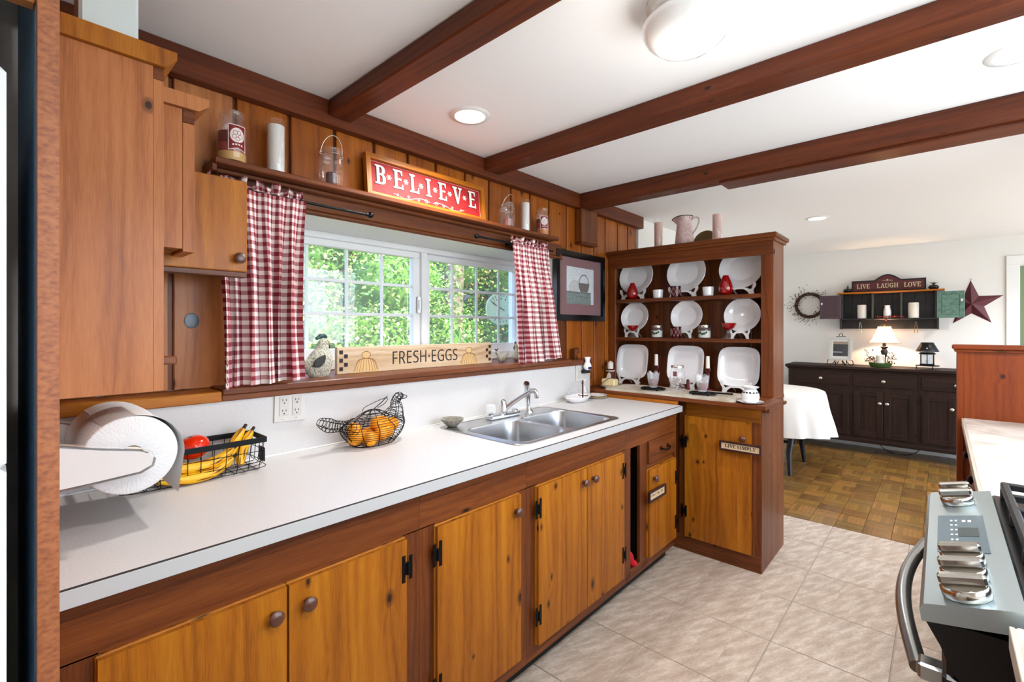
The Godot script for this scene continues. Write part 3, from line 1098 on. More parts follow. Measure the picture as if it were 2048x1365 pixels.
func hutch() -> void:
	var km := knob_mesh()
	var t := thing("hutch", "tall stained pine hutch with open plate shelves between kitchen and dining room", "hutch")
	var FX := 2.868
	# lower cabinet
	put("base_body", between(V(FX + 0.015, 0.02, 0.05), V(3.34, 0.925, 1.005), 1, 0.0), M.stain, t)
	put("plinth", between(V(FX - 0.004, 0.0, 0.45), V(FX + 0.02, 0.092, 1.023), 2, 0.003), M.stain, t)
	put("base_stile", between(V(FX - 0.002, 0.092, 0.966), V(FX + 0.018, 0.925, 1.023), 1, 0.002), M.stain, t)
	put("base_stile", between(V(FX - 0.002, 0.0, 0.555), V(FX + 0.018, 0.925, 0.604), 1, 0.002), M.stain, t)
	put("base_rail", between(V(FX - 0.003, 0.838, 0.60), V(FX + 0.018, 0.925, 1.020), 2, 0.002), M.pine, t)
	var d := mb()
	d.xf = Transform3D(Basis(V(0, 0, 1), V(0, 1, 0), V(-1, 0, 0)), V(FX - 0.02, 0, 0))
	for e in [[0.598, 0.70], [0.70, 0.78], [0.78, 0.90], [0.90, 0.970]]:
		d.box(V((e[0] + e[1]) * 0.5, 0.466, -0.010), V(e[1] - e[0] + 0.0002, 0.742, 0.020), 1, 0.0)
	d.box(V(0.784, 0.466, -0.014), V(0.380, 0.748, 0.010), 1, 0.003)
	var dr := put("door", d, M.pine, t)
	var kk := put("knob", km, M.knob, dr, V(FX - 0.02, 0.745, 0.935))
	kk.rotation.y = -PI / 2
	for hy in [0.675, 0.25]:
		hinge(dr, V(FX - 0.022, hy, 0.594), 1.0, 1)
	# side panel with its outer face on the dining side of the aisle
	put("side_panel", between(V(FX, 0.0, 1.003), V(3.36, 0.93, 1.0245), 1, 0.002), M.stain, t)
	put("side_panel", between(V(3.14, 0.93, 1.003), V(3.36, 1.905, 1.0245), 1, 0.002), M.stain, t)
	put("side_panel", between(V(3.14, 0.955, -0.10), V(3.36, 1.905, -0.085), 1, 0.001), M.stain, t)
	# ledge
	put("ledge", between(V(2.745, 0.932, -0.098), V(3.36, 0.956, 1.028), 2, 0.003), M.hutch, t)
	put("ledge_nose", between(V(2.745, 0.932, 1.028), V(3.08, 0.956, 1.075), 0, 0.003), M.hutch, t)
	put("ledge_cleat", between(V(2.724, 0.914, 0.001), V(2.75, 0.932, 0.60), 2, 0.001), M.yellow_wood, t)
	put("rear_ledge", between(V(3.352, 0.885, 0.2), V(3.42, 0.905, 1.03), 2, 0.003), M.stain, t)
	put("ledge_bracket", between(V(2.90, 0.895, 1.0245), V(3.12, 0.932, 1.055), 0, 0.002), M.stain, t)
	# upper part
	var UX := 3.12
	put("stile", between(V(UX, 0.956, -0.098), V(UX + 0.022, 1.846, -0.040), 1, 0.002), M.hutch, t)
	put("stile", between(V(UX, 0.956, 0.955), V(UX + 0.022, 1.846, 1.0245), 1, 0.002), M.hutch, t)
	put("top_rail", between(V(UX - 0.002, 1.815, -0.098), V(UX + 0.022, 1.905, 1.0245), 2, 0.002), M.hutch, t)
	put("top_board", between(V(UX - 0.04, 1.912, -0.098), V(3.39, 1.94, 1.050), 2, 0.006), M.hutch, t)
	put("crown_moulding", between(V(UX - 0.022, 1.895, -0.098), V(3.375, 1.915, 1.038), 2, 0.006), M.stain, t)
	for y in [1.583, 1.303]:
		put("shelf", between(V(UX + 0.004, y - 0.024, -0.085), V(3.338, y, 1.004), 2, 0.002), M.hutch, t)
	var zz := [-0.085, 0.10, 0.29, 0.47, 0.66, 0.84, 1.003]
	for i in zz.size() - 1:
		put("back_board", between(V(3.338, 0.956, zz[i] + 0.001), V(3.350, 1.905, zz[i + 1] - 0.001), 1, 0.0015), M.stain, t)

func upper_cabinets() -> void:
	var p := thing("fridge_panel", "tall worn pine panel edge beside the fridge", "panel")
	put("front_edge", between(V(0.0415, 0.0, 0.735), V(0.0665, CEIL, 0.752), 1, 0.001), M.edge, p)
	put("board", between(V(0.044, 0.0, -0.085), V(0.0655, CEIL, 0.735), 1, 0.0), tint(M.pine, Color(0.92, 0.78, 0.72), 0.5), p)
	part_label(put("inner_face", between(V(0.040, 0.20, -0.085), V(0.044, CEIL, 0.735), 1, 0.0), mat(Color(0.36, 0.50, 0.62), 0.5), p), "blue painted inner face")
	part_label(put("chipped_plaster", between(V(0.020, 0.0, 0.66), V(0.040, 0.245, 0.735), 1, 0.004), mat(Color(0.78, 0.74, 0.68), 0.9), p), "chipped white plaster edge")
	put("header", between(V(-0.78, 1.865, 0.715), V(0.0415, CEIL, 0.745), 0, 0.003), M.cab_side, p)
	# cabinet whose front looks along the counter: we see its side
	var a := thing("wall_cabinet", "large upper pine cabinet seen from its plain side beside the fridge panel", "cabinet")
	var z := 0.40
	var sb := mb()
	sb.box(V(0.157, 1.603, z - 0.009), V(0.181, 0.762, 0.018), 1, 0.0)
	put("side_panel", sb, M.cab_side, a)
	put("body", between(V(0.0665, 1.222, 0.235), V(0.247, 1.984, z - 0.018), 1, 0.0), M.cab_side, a)
	put("face_frame", between(V(0.2475, 1.222, 0.235), V(0.268, 1.955, z), 1, 0.001), M.cab_side, a)
	part_label(put("rail_end", between(V(0.2475, 1.955, 0.235), V(0.268, 1.985, z - 0.0005), 0, 0.001), M.stain, a), "dark end grain of the top rail")
	var cm := mb()
	cm.xf = Transform3D(Basis(V(1, 0, 0), V(0, 1, 0), V(0, 0, 1)), V(0, 0, 0.235))
	cm.prism(PackedVector2Array([Vector2(0.0665, 1.985), Vector2(0.270, 1.985), Vector2(0.292, 2.010), Vector2(0.292, 2.028), Vector2(0.0665, 2.028)]), 0, z - 0.235 + 0.012, 0.0)
	put("crown", cm, M.pine, a)
	put("knob", mb().box(V(0.283, 1.292, 0.37), V(0.032, 0.020, 0.022), 0, 0.003), M.stain, a)
	var b := thing("wall_cabinet", "shallow upper pine cabinet with a crown beside the pillar candle shelf", "cabinet")
	var z2 := 0.228
	put("side_panel", between(V(0.0665, 1.588, z2 - 0.018), V(0.343, 1.97, z2), 1, 0.0), M.cab_side, b)
	put("body", between(V(0.0665, 1.588, 0.108), V(0.340, 1.97, z2 - 0.018), 1, 0.0), M.cab_side, b)
	put("face_frame", between(V(0.344, 1.580, 0.108), V(0.372, 1.935, z2), 1, 0.001), M.cab_side, b)
	part_label(put("rail_end", between(V(0.344, 1.936, 0.108), V(0.372, 1.972, z2 - 0.0005), 0, 0.001), M.stain, b), "dark end grain of the top rail")
	var c2 := mb()
	c2.xf = Transform3D(Basis(), V(0, 0, 0.108))
	c2.prism(PackedVector2Array([Vector2(0.20, 1.972), Vector2(0.380, 1.972), Vector2(0.404, 1.992), Vector2(0.404, 2.012), Vector2(0.20, 2.012)]), 0, z2 - 0.108 + 0.012, 0.0)
	put("crown", c2, M.cab_side, b)
	var c := thing("wall_cabinet", "small wall cabinet with a bright amber pine door and round knob", "cabinet")
	put("body", between(V(0.07, 1.555, 0.060), V(0.545, 1.840, 0.088), 1, 0.0), M.stain, c)
	var dr := put("door", mb().box(V(0.308, 1.697, 0.096), V(0.478, 0.292, 0.018), 1, 0.003), M.pine, c)
	put("knob", knob_mesh(), M.knob, dr, V(0.520, 1.592, 0.105))
	put("bottom_board", between(V(0.07, 1.534, 0.060), V(0.548, 1.551, 0.100), 0, 0.002), M.stain, c)
	# white carton on top of the large cabinet
	var w := thing("carton", "tall pale white carton on top of the large upper cabinet", "box", V(0.175, 2.028, 0.31))
	put("carton_body", mb().box(V(0.0, 0.12, 0.0), V(0.105, 0.24, 0.10), 1, 0.006), mat(Color(0.84, 0.88, 0.87), 0.5), w)
	# fridge, only its right edge shows
	var f := thing("refrigerator", "white refrigerator standing in the niche by the pine panel", "fridge", V(-0.38, 0, 0.42))
	put("cabinet", mb().box(V(0, 0.88, -0.05), V(0.74, 1.72, 0.66), 1, 0.012), mat(Color(0.86, 0.87, 0.87), 0.3), f)
	put("door", mb().box(V(0.02, 0.60, 0.33), V(0.74, 1.14, 0.07), 1, 0.006), mat(Color(0.90, 0.91, 0.91), 0.25), f)
	put("freezer_door", mb().box(V(0.02, 1.456, 0.33), V(0.74, 0.568, 0.07), 1, 0.006), mat(Color(0.90, 0.91, 0.91), 0.25), f)

# ---------------------------------------------------------------- lamps
func downlight(x: float, z: float, energy: float, label: String) -> void:
	var t := thing("recessed_light", label, "light", V(x, CEIL, z), 0, "recessed ceiling lights")
	var b := mb().lathe([Vector2(0.062, -0.002), Vector2(0.066, -0.007), Vector2(0.084, -0.005), Vector2(0.088, 0.0)], 32)
	put("trim_ring", b, M.trim_white, t)
	var g := mat(Color(1, 1, 1), 0.5)
	g.emission_enabled = true
	g.emission = Color(1.0, 0.95, 0.88)
	g.emission_energy_multiplier = 6.0
	put("lens", mb().lathe([Vector2(0.0, -0.006), Vector2(0.045, -0.005), Vector2(0.063, -0.001)], 24), g, t)
	spot(V(0, -0.03, 0), energy, t)

func lamps() -> void:
	var e := 1.35
	downlight(1.375, 0.262, e, "glowing recessed ceiling light above the BELIEVE sign")
	downlight(2.287, 1.954, e, "glowing recessed ceiling light between the beams above the stove counter")
	downlight(0.46, 1.954, e, "added unseen recessed ceiling light above the counter on the fridge side of the stove")  # not seen; added so ceiling lamps carry more of the light
	downlight(4.6, 1.0, e, "added recessed ceiling light above the dining table")  # invented lamp, put in to brighten the dining side
	downlight(5.6, 2.6, e, "added recessed ceiling light beyond the dining table by the patio door")  # another invented downlight for dining room brightness
	# schoolhouse flush lamp
	var t := thing("dome_lamp", "white glass mushroom flush lamp on the kitchen ceiling", "lamp", V(1.30, CEIL, 1.235))
	put("fitter", mb().lathe([Vector2(0.0, 0.0), Vector2(0.108, 0.0), Vector2(0.108, -0.012), Vector2(0.098, -0.020), Vector2(0.098, -0.042), Vector2(0.090, -0.050)], 36), M.gloss_white, t)
	var g := mat(Color(0.93, 0.93, 0.92), 0.08)
	g.clearcoat_enabled = true
	g.clearcoat_roughness = 0.03
	g.emission_enabled = true
	g.emission = Color(1.0, 0.97, 0.93)
	g.emission_energy_multiplier = 0.06
	put("globe", mb().lathe([Vector2(0.088, -0.046), Vector2(0.094, -0.052), Vector2(0.114, -0.058), Vector2(0.121, -0.070), Vector2(0.118, -0.085), Vector2(0.104, -0.108), Vector2(0.078, -0.128), Vector2(0.045, -0.139), Vector2(0.0, -0.142)], 40, Vector3.ZERO, 0.4), g, t)
	for k in 3:
		var a := TAU * k / 3 + 2.5
		put("screw", mb().ball(V(cos(a) * 0.1, -0.031, sin(a) * 0.1), V(0.004, 0.004, 0.004), 8, 6), M.brass, t)
	var l := OmniLight3D.new()
	l.name = "dome_glow"
	t.add_child(l)
	l.position = V(0, -0.16, 0)
	l.light_energy = 0.12
	l.light_size = 0.10
	l.light_color = Color(1.0, 0.985, 0.975)
	l.omni_range = 14.0
	l.omni_attenuation = 2.0
	l.shadow_enabled = true

# ---------------------------------------------------------------- crockery and small things
func patch(rad: float, a0: float, a1: float, y0: float, y1: float, seg := 10, notch := 0.0) -> MB:
	var rows := []
	for i in 3:
		var r := []
		for j in seg + 1:
			var t := lerpf(a0, a1, float(j) / seg)
			var y := lerpf(y1, y0, i / 2.0)
			if i == 2 and notch > 0.0:
				y += notch * (1.0 - absf(float(j) / seg * 2.0 - 1.0))
			r.append(V(rad * cos(t), y, rad * sin(t)))
		rows.append(r)
	var m := (a0 + a1) * 0.5
	return mb().sheet(rows, V(cos(m), 0, sin(m)))

func apple_label(bg: Color) -> StandardMaterial3D:
	var im := Image.create(96, 128, false, Image.FORMAT_RGB8)
	im.fill(bg)
	var q := RandomNumberGenerator.new()
	q.seed = 8
	for y in 128:
		for x in 96:
			var d := Vector2(x - 48, y - 52).length()
			if d < 38.0 and d > 34.0:
				im.set_pixel(x, y, Color(0.92, 0.88, 0.85))
			elif d <= 34.0:
				im.set_pixel(x, y, Color(0.90, 0.86, 0.84))
			if x < 4 or x > 91 or y < 4 or y > 123:
				im.set_pixel(x, y, Color(0.90, 0.85, 0.83))
	for k in 5:
		var c := Vector2(48, 52) + Vector2(17, 0).rotated(TAU * k / 5.0 + 0.4)
		for y in range(int(c.y) - 12, int(c.y) + 12):
			for x in range(int(c.x) - 12, int(c.x) + 12):
				var d := (Vector2(x, y) - c).length()
				if d > 9.0 and d < 11.0:
					im.set_pixel(x, y, Color(0.6, 0.12, 0.14))
	for x in range(18, 78):
		if (x / 5) % 3 != 0:
			for y in range(98, 107):
				im.set_pixel(x, y, Color(0.92, 0.88, 0.80))
	var m := mat(Color.WHITE, 0.5)
	m.albedo_texture = ImageTexture.create_from_image(im)
	return m

func candle_jar(at: Vector3, r: float, h: float, face: float, wax: Array, label: String) -> void:
	var t := thing("candle_jar", label, "candle", at)
	put("jar", mb().lathe([Vector2(0, 0.002), Vector2(r * 0.9, 0.002), Vector2(r, r * 0.16), Vector2(r, h * 0.66), Vector2(r * 0.93, h * 0.76), Vector2(r * 0.80, h * 0.83), Vector2(r * 0.80, h * 0.95), Vector2(r * 0.84, h * 0.965), Vector2(r * 0.84, h), Vector2(r * 0.77, h)], 28), M.jar, t)
	var y := 0.006
	for w in wax:
		var y1: float = y + h * w[0]
		put("wax", mb().lathe([Vector2(0, y), Vector2(r * 0.93, y), Vector2(r * 0.93, y1), Vector2(0, y1)], 24), mat(w[1], 0.45), t)
		y = y1 + 0.0005
	put("wick", mb().tube([V(0, y, 0), V(0.001, y + 0.012, 0)], 0.0012, 5), M.black, t)
	part_label(put("paper_label", patch(r * 1.012, face - 0.62, face + 0.62, h * 0.2, h * 0.70, 10, h * 0.05), apple_label(Color(0.50, 0.05, 0.08)), t), "red label with a ring of apples")
	for k in 3:
		put("thread", mb().tube(arc_pts(V(0, h * (0.86 + 0.035 * k), 0), V(r * 0.815, 0, 0), V(0, 0, r * 0.815), 0, TAU, 24).slice(0, 24), 0.0016, 5, true), M.jar, t)

func pillar_glass(at: Vector3, r: float, h: float, fill: float, wax: Color, label: String) -> void:
	var t := thing("pillar_candle", label, "candle", at)
	put("glass_cylinder", mb().lathe([Vector2(0, 0.001), Vector2(r * 0.96, 0.001), Vector2(r, 0.004), Vector2(r, h - 0.002), Vector2(r * 0.98, h), Vector2(r * 0.93, h - 0.003)], 24), M.jar, t)
	var m := tint(M.wax, wax)
	put("wax", mb().lathe([Vector2(0, 0.008), Vector2(r * 0.90, 0.008), Vector2(r * 0.90, h * fill), Vector2(r * 0.8, h * fill - 0.002), Vector2(0, h * fill - 0.004)], 22), m, t)
	put("wick", mb().tube([V(0, h * fill - 0.004, 0), V(0.001, h * fill + 0.008, 0)], 0.001, 5), M.black, t)

func bail_jar(at: Vector3, r: float, h: float, lean: float, candle: Color, label: String) -> void:
	var t := thing("mason_jar", label, "jar", at)
	put("jar", mb().lathe([Vector2(0, 0.002), Vector2(r * 0.92, 0.002), Vector2(r, 0.008), Vector2(r, h * 0.70), Vector2(r * 0.95, h * 0.78), Vector2(r * 0.80, h * 0.85), Vector2(r * 0.80, h * 0.98), Vector2(r * 0.84, h), Vector2(r * 0.76, h)], 28), M.jar, t)
	for k in 3:
		put("thread", mb().tube(arc_pts(V(0, h * (0.88 + 0.03 * k), 0), V(r * 0.82, 0, 0), V(0, 0, r * 0.82), 0, TAU, 24).slice(0, 24), 0.0015, 5, true), M.jar, t)
	# raised script on the glass
	var sc := mb()
	var pts := []
	for i in 40:
		var a := 1.55 + 1.1 * i / 39.0
		var yy := h * 0.56 + 0.009 * sin(i * 0.95) + 0.006 * i / 39.0
		pts.append(V(r * 1.01 * cos(a), yy, r * 1.01 * sin(a)))
	sc.tube(pts, 0.0014, 5)
	put("embossing", sc, M.jar, t)
	var w := mb()
	w.tube(arc_pts(V(0, h * 0.84, 0), V(r * 0.84, 0, 0), V(0, 0, r * 0.84), 0, TAU, 24).slice(0, 24), 0.0014, 5, true)
	var pts2 := []
	for i in 17:
		var a := PI * i / 16.0
		pts2.append(V(-cos(a) * r * 0.92, h * 0.86 + sin(a) * r * 1.55 * cos(lean), sin(a) * r * 1.5 * sin(lean)))
	w.tube(pts2, 0.0016, 6)
	for s in [-1.0, 1.0]:
		w.tube(arc_pts(V(s * r * 0.92, h * 0.855, 0), V(0.005, 0, 0), V(0, 0.006, 0), 0, TAU, 10).slice(0, 10), 0.0014, 5, true)
	part_label(put("wire_handle", w, M.nickel, t), "thin wire bail handle")
	put("candle_stub", mb().lathe([Vector2(0, 0.004), Vector2(r * 0.42, 0.004), Vector2(r * 0.42, h * 0.36), Vector2(r * 0.36, h * 0.38), Vector2(0, h * 0.37)], 18), mat(candle, 0.5), t)

func plate_mesh(r: float) -> ArrayMesh:
	# coupe plate facing +y
	return mb().lathe([Vector2(0, -0.004), Vector2(r * 0.55, -0.004), Vector2(r * 0.60, 0.0), Vector2(r * 0.97, 0.017), Vector2(r, 0.0205), Vector2(r * 0.985, 0.0225), Vector2(r * 0.68, 0.0105), Vector2(r * 0.60, 0.003), Vector2(r * 0.55, 0.0015), Vector2(0, 0.001)], 56, Vector3.ZERO, 0.86).mesh()

func square_plate_mesh(r: float) -> ArrayMesh:
	var b := mb()
	for side in 2:
		var rows := []
		for i in 15:
			var f := i / 14.0
			var row := []
			for j in 65:
				var t := TAU * j / 64.0
				var n := lerpf(2.0, 4.2, f)
				var c := cos(t)
				var s := sin(t)
				var k := 1.0 / pow(pow(absf(c), n) + pow(absf(s), n), 1.0 / n)
				var y := 0.020 * smoothstep(0.62, 1.0, f) if side == 0 else 0.020 * smoothstep(0.62, 1.0, f) - 0.004 * (1.0 - f * f * f)
				row.append(V(c * k * r * f, y, s * k * r * f))
			rows.append(row)
		b.sheet(rows, Vector3.UP if side == 0 else Vector3.DOWN, [], true)
	return b.mesh()

# white display easel seen from the front; the plate leans in its arms, facing -x
func plate_stand(at: Vector3, w: float, h: float, label: String, group: String) -> void:
	var t := thing("plate_stand", label, "stand", at, 0, group)
	var k := w * 0.5
	var half := [Vector2(0.0, 0.036), Vector2(k * 0.35, 0.034), Vector2(k * 0.62, 0.014), Vector2(k * 0.70, 0.0), Vector2(k * 0.98, 0.0), Vector2(k * 0.94, h * 0.22), Vector2(k * 1.10, h * 0.42), Vector2(k * 1.05, h * 0.60), Vector2(k * 0.92, h * 0.52), Vector2(k * 0.80, 0.034), Vector2(k * 0.4, 0.046), Vector2(0.0, 0.048)]
	var b := mb()
	b.xf = Transform3D(Basis(V(0, 0, 1), V(0, 1, 0), V(-1, 0, 0)), V(-0.055, 0, 0))
	var pr := smooth2(half, 3, false)
	for s in [1.0, -1.0]:
		var pl := PackedVector2Array()
		for p in pr:
			pl.append(Vector2(p.x * s, p.y))
		b.prism(pl, 0.0, 0.010, 0.0)
	put("front_bracket", b, M.gloss_white, t)
	for s in [-1.0, 1.0]:
		put("back_leg", mb().tube([V(-0.052, 0.040, s * k * 0.5), V(0.0, 0.030, s * k * 0.45), V(0.045, 0.004, s * k * 0.4)], 0.005, 6), M.gloss_white, t)
		put("back_post", mb().tube([V(-0.010, 0.032, s * k * 0.4), V(0.022, h, s * k * 0.3)], 0.004, 6), M.gloss_white, t)

func stood_plate(m: ArrayMesh, r: float, at: Vector3, lean: float, label: String, group: String, wide := 1.0) -> void:
	var t := thing("plate", label, "plate", V(at.x - 0.050, at.y + 0.040, at.z), 0, group)
	# local y (face) turns to -x and up by the lean
	var face := V(-cos(lean), sin(lean), 0)
	var up := V(sin(lean), cos(lean), 0)
	var o := put("dish", m, M.ceramic, t, up * r)
	o.basis = Basis(up, face, V(0, 0, wide))

func hutch_items() -> void:
	var big := plate_mesh(0.137)
	var mid := plate_mesh(0.112)
	var sq := square_plate_mesh(0.127)
	var where := ["beside the window wall", "in the middle", "at the open end"]
	for k in 3:
		stood_plate(big, 0.137, V(3.285, 1.583, [0.065, 0.445, 0.805][k]), 0.20, "large round white plate standing on the top hutch shelf " + where[k], "large plates on the top hutch shelf")
		stood_plate(mid, 0.112, V(3.28, 1.303, [0.058, 0.452, 0.815][k]), 0.20, "medium round white plate standing on the second hutch shelf " + where[k], "medium plates on the second hutch shelf")
		stood_plate(sq, 0.127, V(3.25, 0.956, [0.052, 0.455, 0.800][k]), 0.20, "rounded square white plate standing on the hutch ledge " + where[k], "square plates on the hutch ledge")
		plate_stand(V(3.255, 1.583, [0.065, 0.445, 0.805][k]), 0.19, 0.13, "white plate easel on the top hutch shelf " + where[k], "plate easels")
		plate_stand(V(3.25, 1.303, [0.058, 0.452, 0.815][k]), 0.11, 0.11, "white plate easel on the second hutch shelf " + where[k], "plate easels")
		plate_stand(V(3.22, 0.956, [0.052, 0.455, 0.800][k]), 0.17, 0.13, "white plate easel on the hutch ledge " + where[k], "plate easels")
	# top shelf
	var vm := mb().lathe([Vector2(0, 0.0), Vector2(0.020, 0.0), Vector2(0.034, 0.012), Vector2(0.0425, 0.035), Vector2(0.041, 0.055), Vector2(0.031, 0.085), Vector2(0.020, 0.108), Vector2(0.0155, 0.121), Vector2(0.0135, 0.119), Vector2(0.012, 0.10)], 32).mesh()
	for k in 2:
		var v := thing("vase", ["shiny red teardrop vase on the top hutch shelf by the window wall", "larger shiny red teardrop vase on the top hutch shelf at the open end"][k], "vase", V(3.172, 1.583, [0.075, 0.735][k]))
		var o := put("vase_body", vm, M.red, v)
		o.scale = Vector3.ONE * [1.0, 1.06][k]
	var cm := mb()
	var pr := [Vector2(0, 0.0), Vector2(0.030, 0.0)]
	for i in 9:
		pr.append(Vector2(0.0325 + 0.0035 * i / 8.0 + (0.0008 if i % 2 else 0.0), 0.004 + 0.0064 * i))
	pr.append_array([Vector2(0.036, 0.060), Vector2(0.033, 0.060), Vector2(0.030, 0.008), Vector2(0, 0.006)])
	cm.lathe(pr, 28)
	var cmm := cm.mesh()
	for k in 2:
		tag(put("cup", cmm, M.ceramic, null, V(3.175, 1.583, [0.272, 0.622][k])), ["ribbed white votive cup next to the smaller red vase", "ribbed white votive cup next to the larger red vase"][k], "cup", "ribbed white cups")
	for k in 2:
		var t := thing("tumbler", ["ruby cut glass tumbler on the top hutch shelf", "ruby cut glass tumbler on the second hutch shelf"][k], "glass", V(3.172, [1.583, 1.303][k], [0.402, 0.405][k]), 0, "ruby cut glass tumblers")
		var r := 0.036
		put("cup", mb().lathe([Vector2(0, 0), Vector2(r * 0.9, 0), Vector2(r * 0.92, 0.004), Vector2(r, 0.078), Vector2(r * 0.94, 0.079), Vector2(r * 0.85, 0.01), Vector2(0, 0.008)], 28), mat(Color(0.22, 0.01, 0.03), 0.08), t)
		var cu := mb()
		for s in [-1.0, 1.0]:
			for j in 8:
				var pts := []
				for i in 9:
					var a: float = TAU * j / 8.0 + s * 0.75 * i / 8.0
					var rr := r * lerpf(0.935, 0.99, i / 8.0) + 0.0006
					pts.append(V(rr * cos(a), 0.012 + 0.055 * i / 8.0, rr * sin(a)))
				cu.tube(pts, 0.0009, 4)
		part_label(put("cut_lines", cu, mat(Color(0.85, 0.62, 0.60), 0.3), t), "pale cut lattice lines")
	# second shelf
	for k in 2:
		var t := thing("goblet", ["red bowl on a clear glass foot by the window wall", "larger red bowl on a clear glass foot at the open end"][k], "bowl", V(3.172, 1.303, [0.078, 0.752][k]), 0, "red footed bowls")
		t.scale = Vector3.ONE * [0.92, 1.05][k]
		put("bowl", mb().lathe([Vector2(0, 0.050), Vector2(0.014, 0.052), Vector2(0.034, 0.068), Vector2(0.044, 0.090), Vector2(0.045, 0.096), Vector2(0.042, 0.094), Vector2(0.030, 0.070), Vector2(0, 0.056)], 30), M.red, t)
		put("foot", mb().lathe([Vector2(0, 0.0), Vector2(0.036, 0.0), Vector2(0.036, 0.004), Vector2(0.024, 0.018), Vector2(0.012, 0.034), Vector2(0.014, 0.052)], 12, Vector3.ZERO, 0.99), M.jar, t)
	for k in 2:
		var t := thing("glass_jar", ["lidded glass jar with a holly label next to the smaller red bowl", "lidded glass jar with a holly label next to the larger red bowl"][k], "jar", V(3.175, 1.303, [0.265, 0.598][k]), 0, "lidded jars on the hutch")
		var r := 0.040
		put("jar", mb().lathe([Vector2(0, 0.001), Vector2(r * 0.88, 0.001), Vector2(r, 0.010), Vector2(r, 0.060), Vector2(r * 0.93, 0.070), Vector2(r * 0.85, 0.075)], 28), M.jar, t)
		put("wax", mb().lathe([Vector2(0, 0.005), Vector2(r * 0.92, 0.005), Vector2(r * 0.92, 0.050), Vector2(0, 0.050)], 24), mat(Color(0.80, 0.80, 0.76), 0.6), t)
		put("lid", mb().lathe([Vector2(r * 0.86, 0.073), Vector2(r * 0.92, 0.073), Vector2(r * 0.92, 0.083), Vector2(r * 0.88, 0.088), Vector2(0, 0.089)], 24), M.nickel, t)
		var hl := mb()
		for j in 5:
			hl.xf = Transform3D(Basis(V(0, 1, 0), 0.0).rotated(V(0, 1, 0), PI + (j - 2) * 0.33), Vector3.ZERO) 
			hl.ball(V(r + 0.001, 0.034 + 0.006 * sin(j * 2.0), 0), V(0.0016, 0.008, 0.007), 8, 6)
		part_label(put("holly_print", hl, mat(Color(0.14, 0.26, 0.18), 0.6), t), "dark green holly print")
	ledge_items()
	top_items()

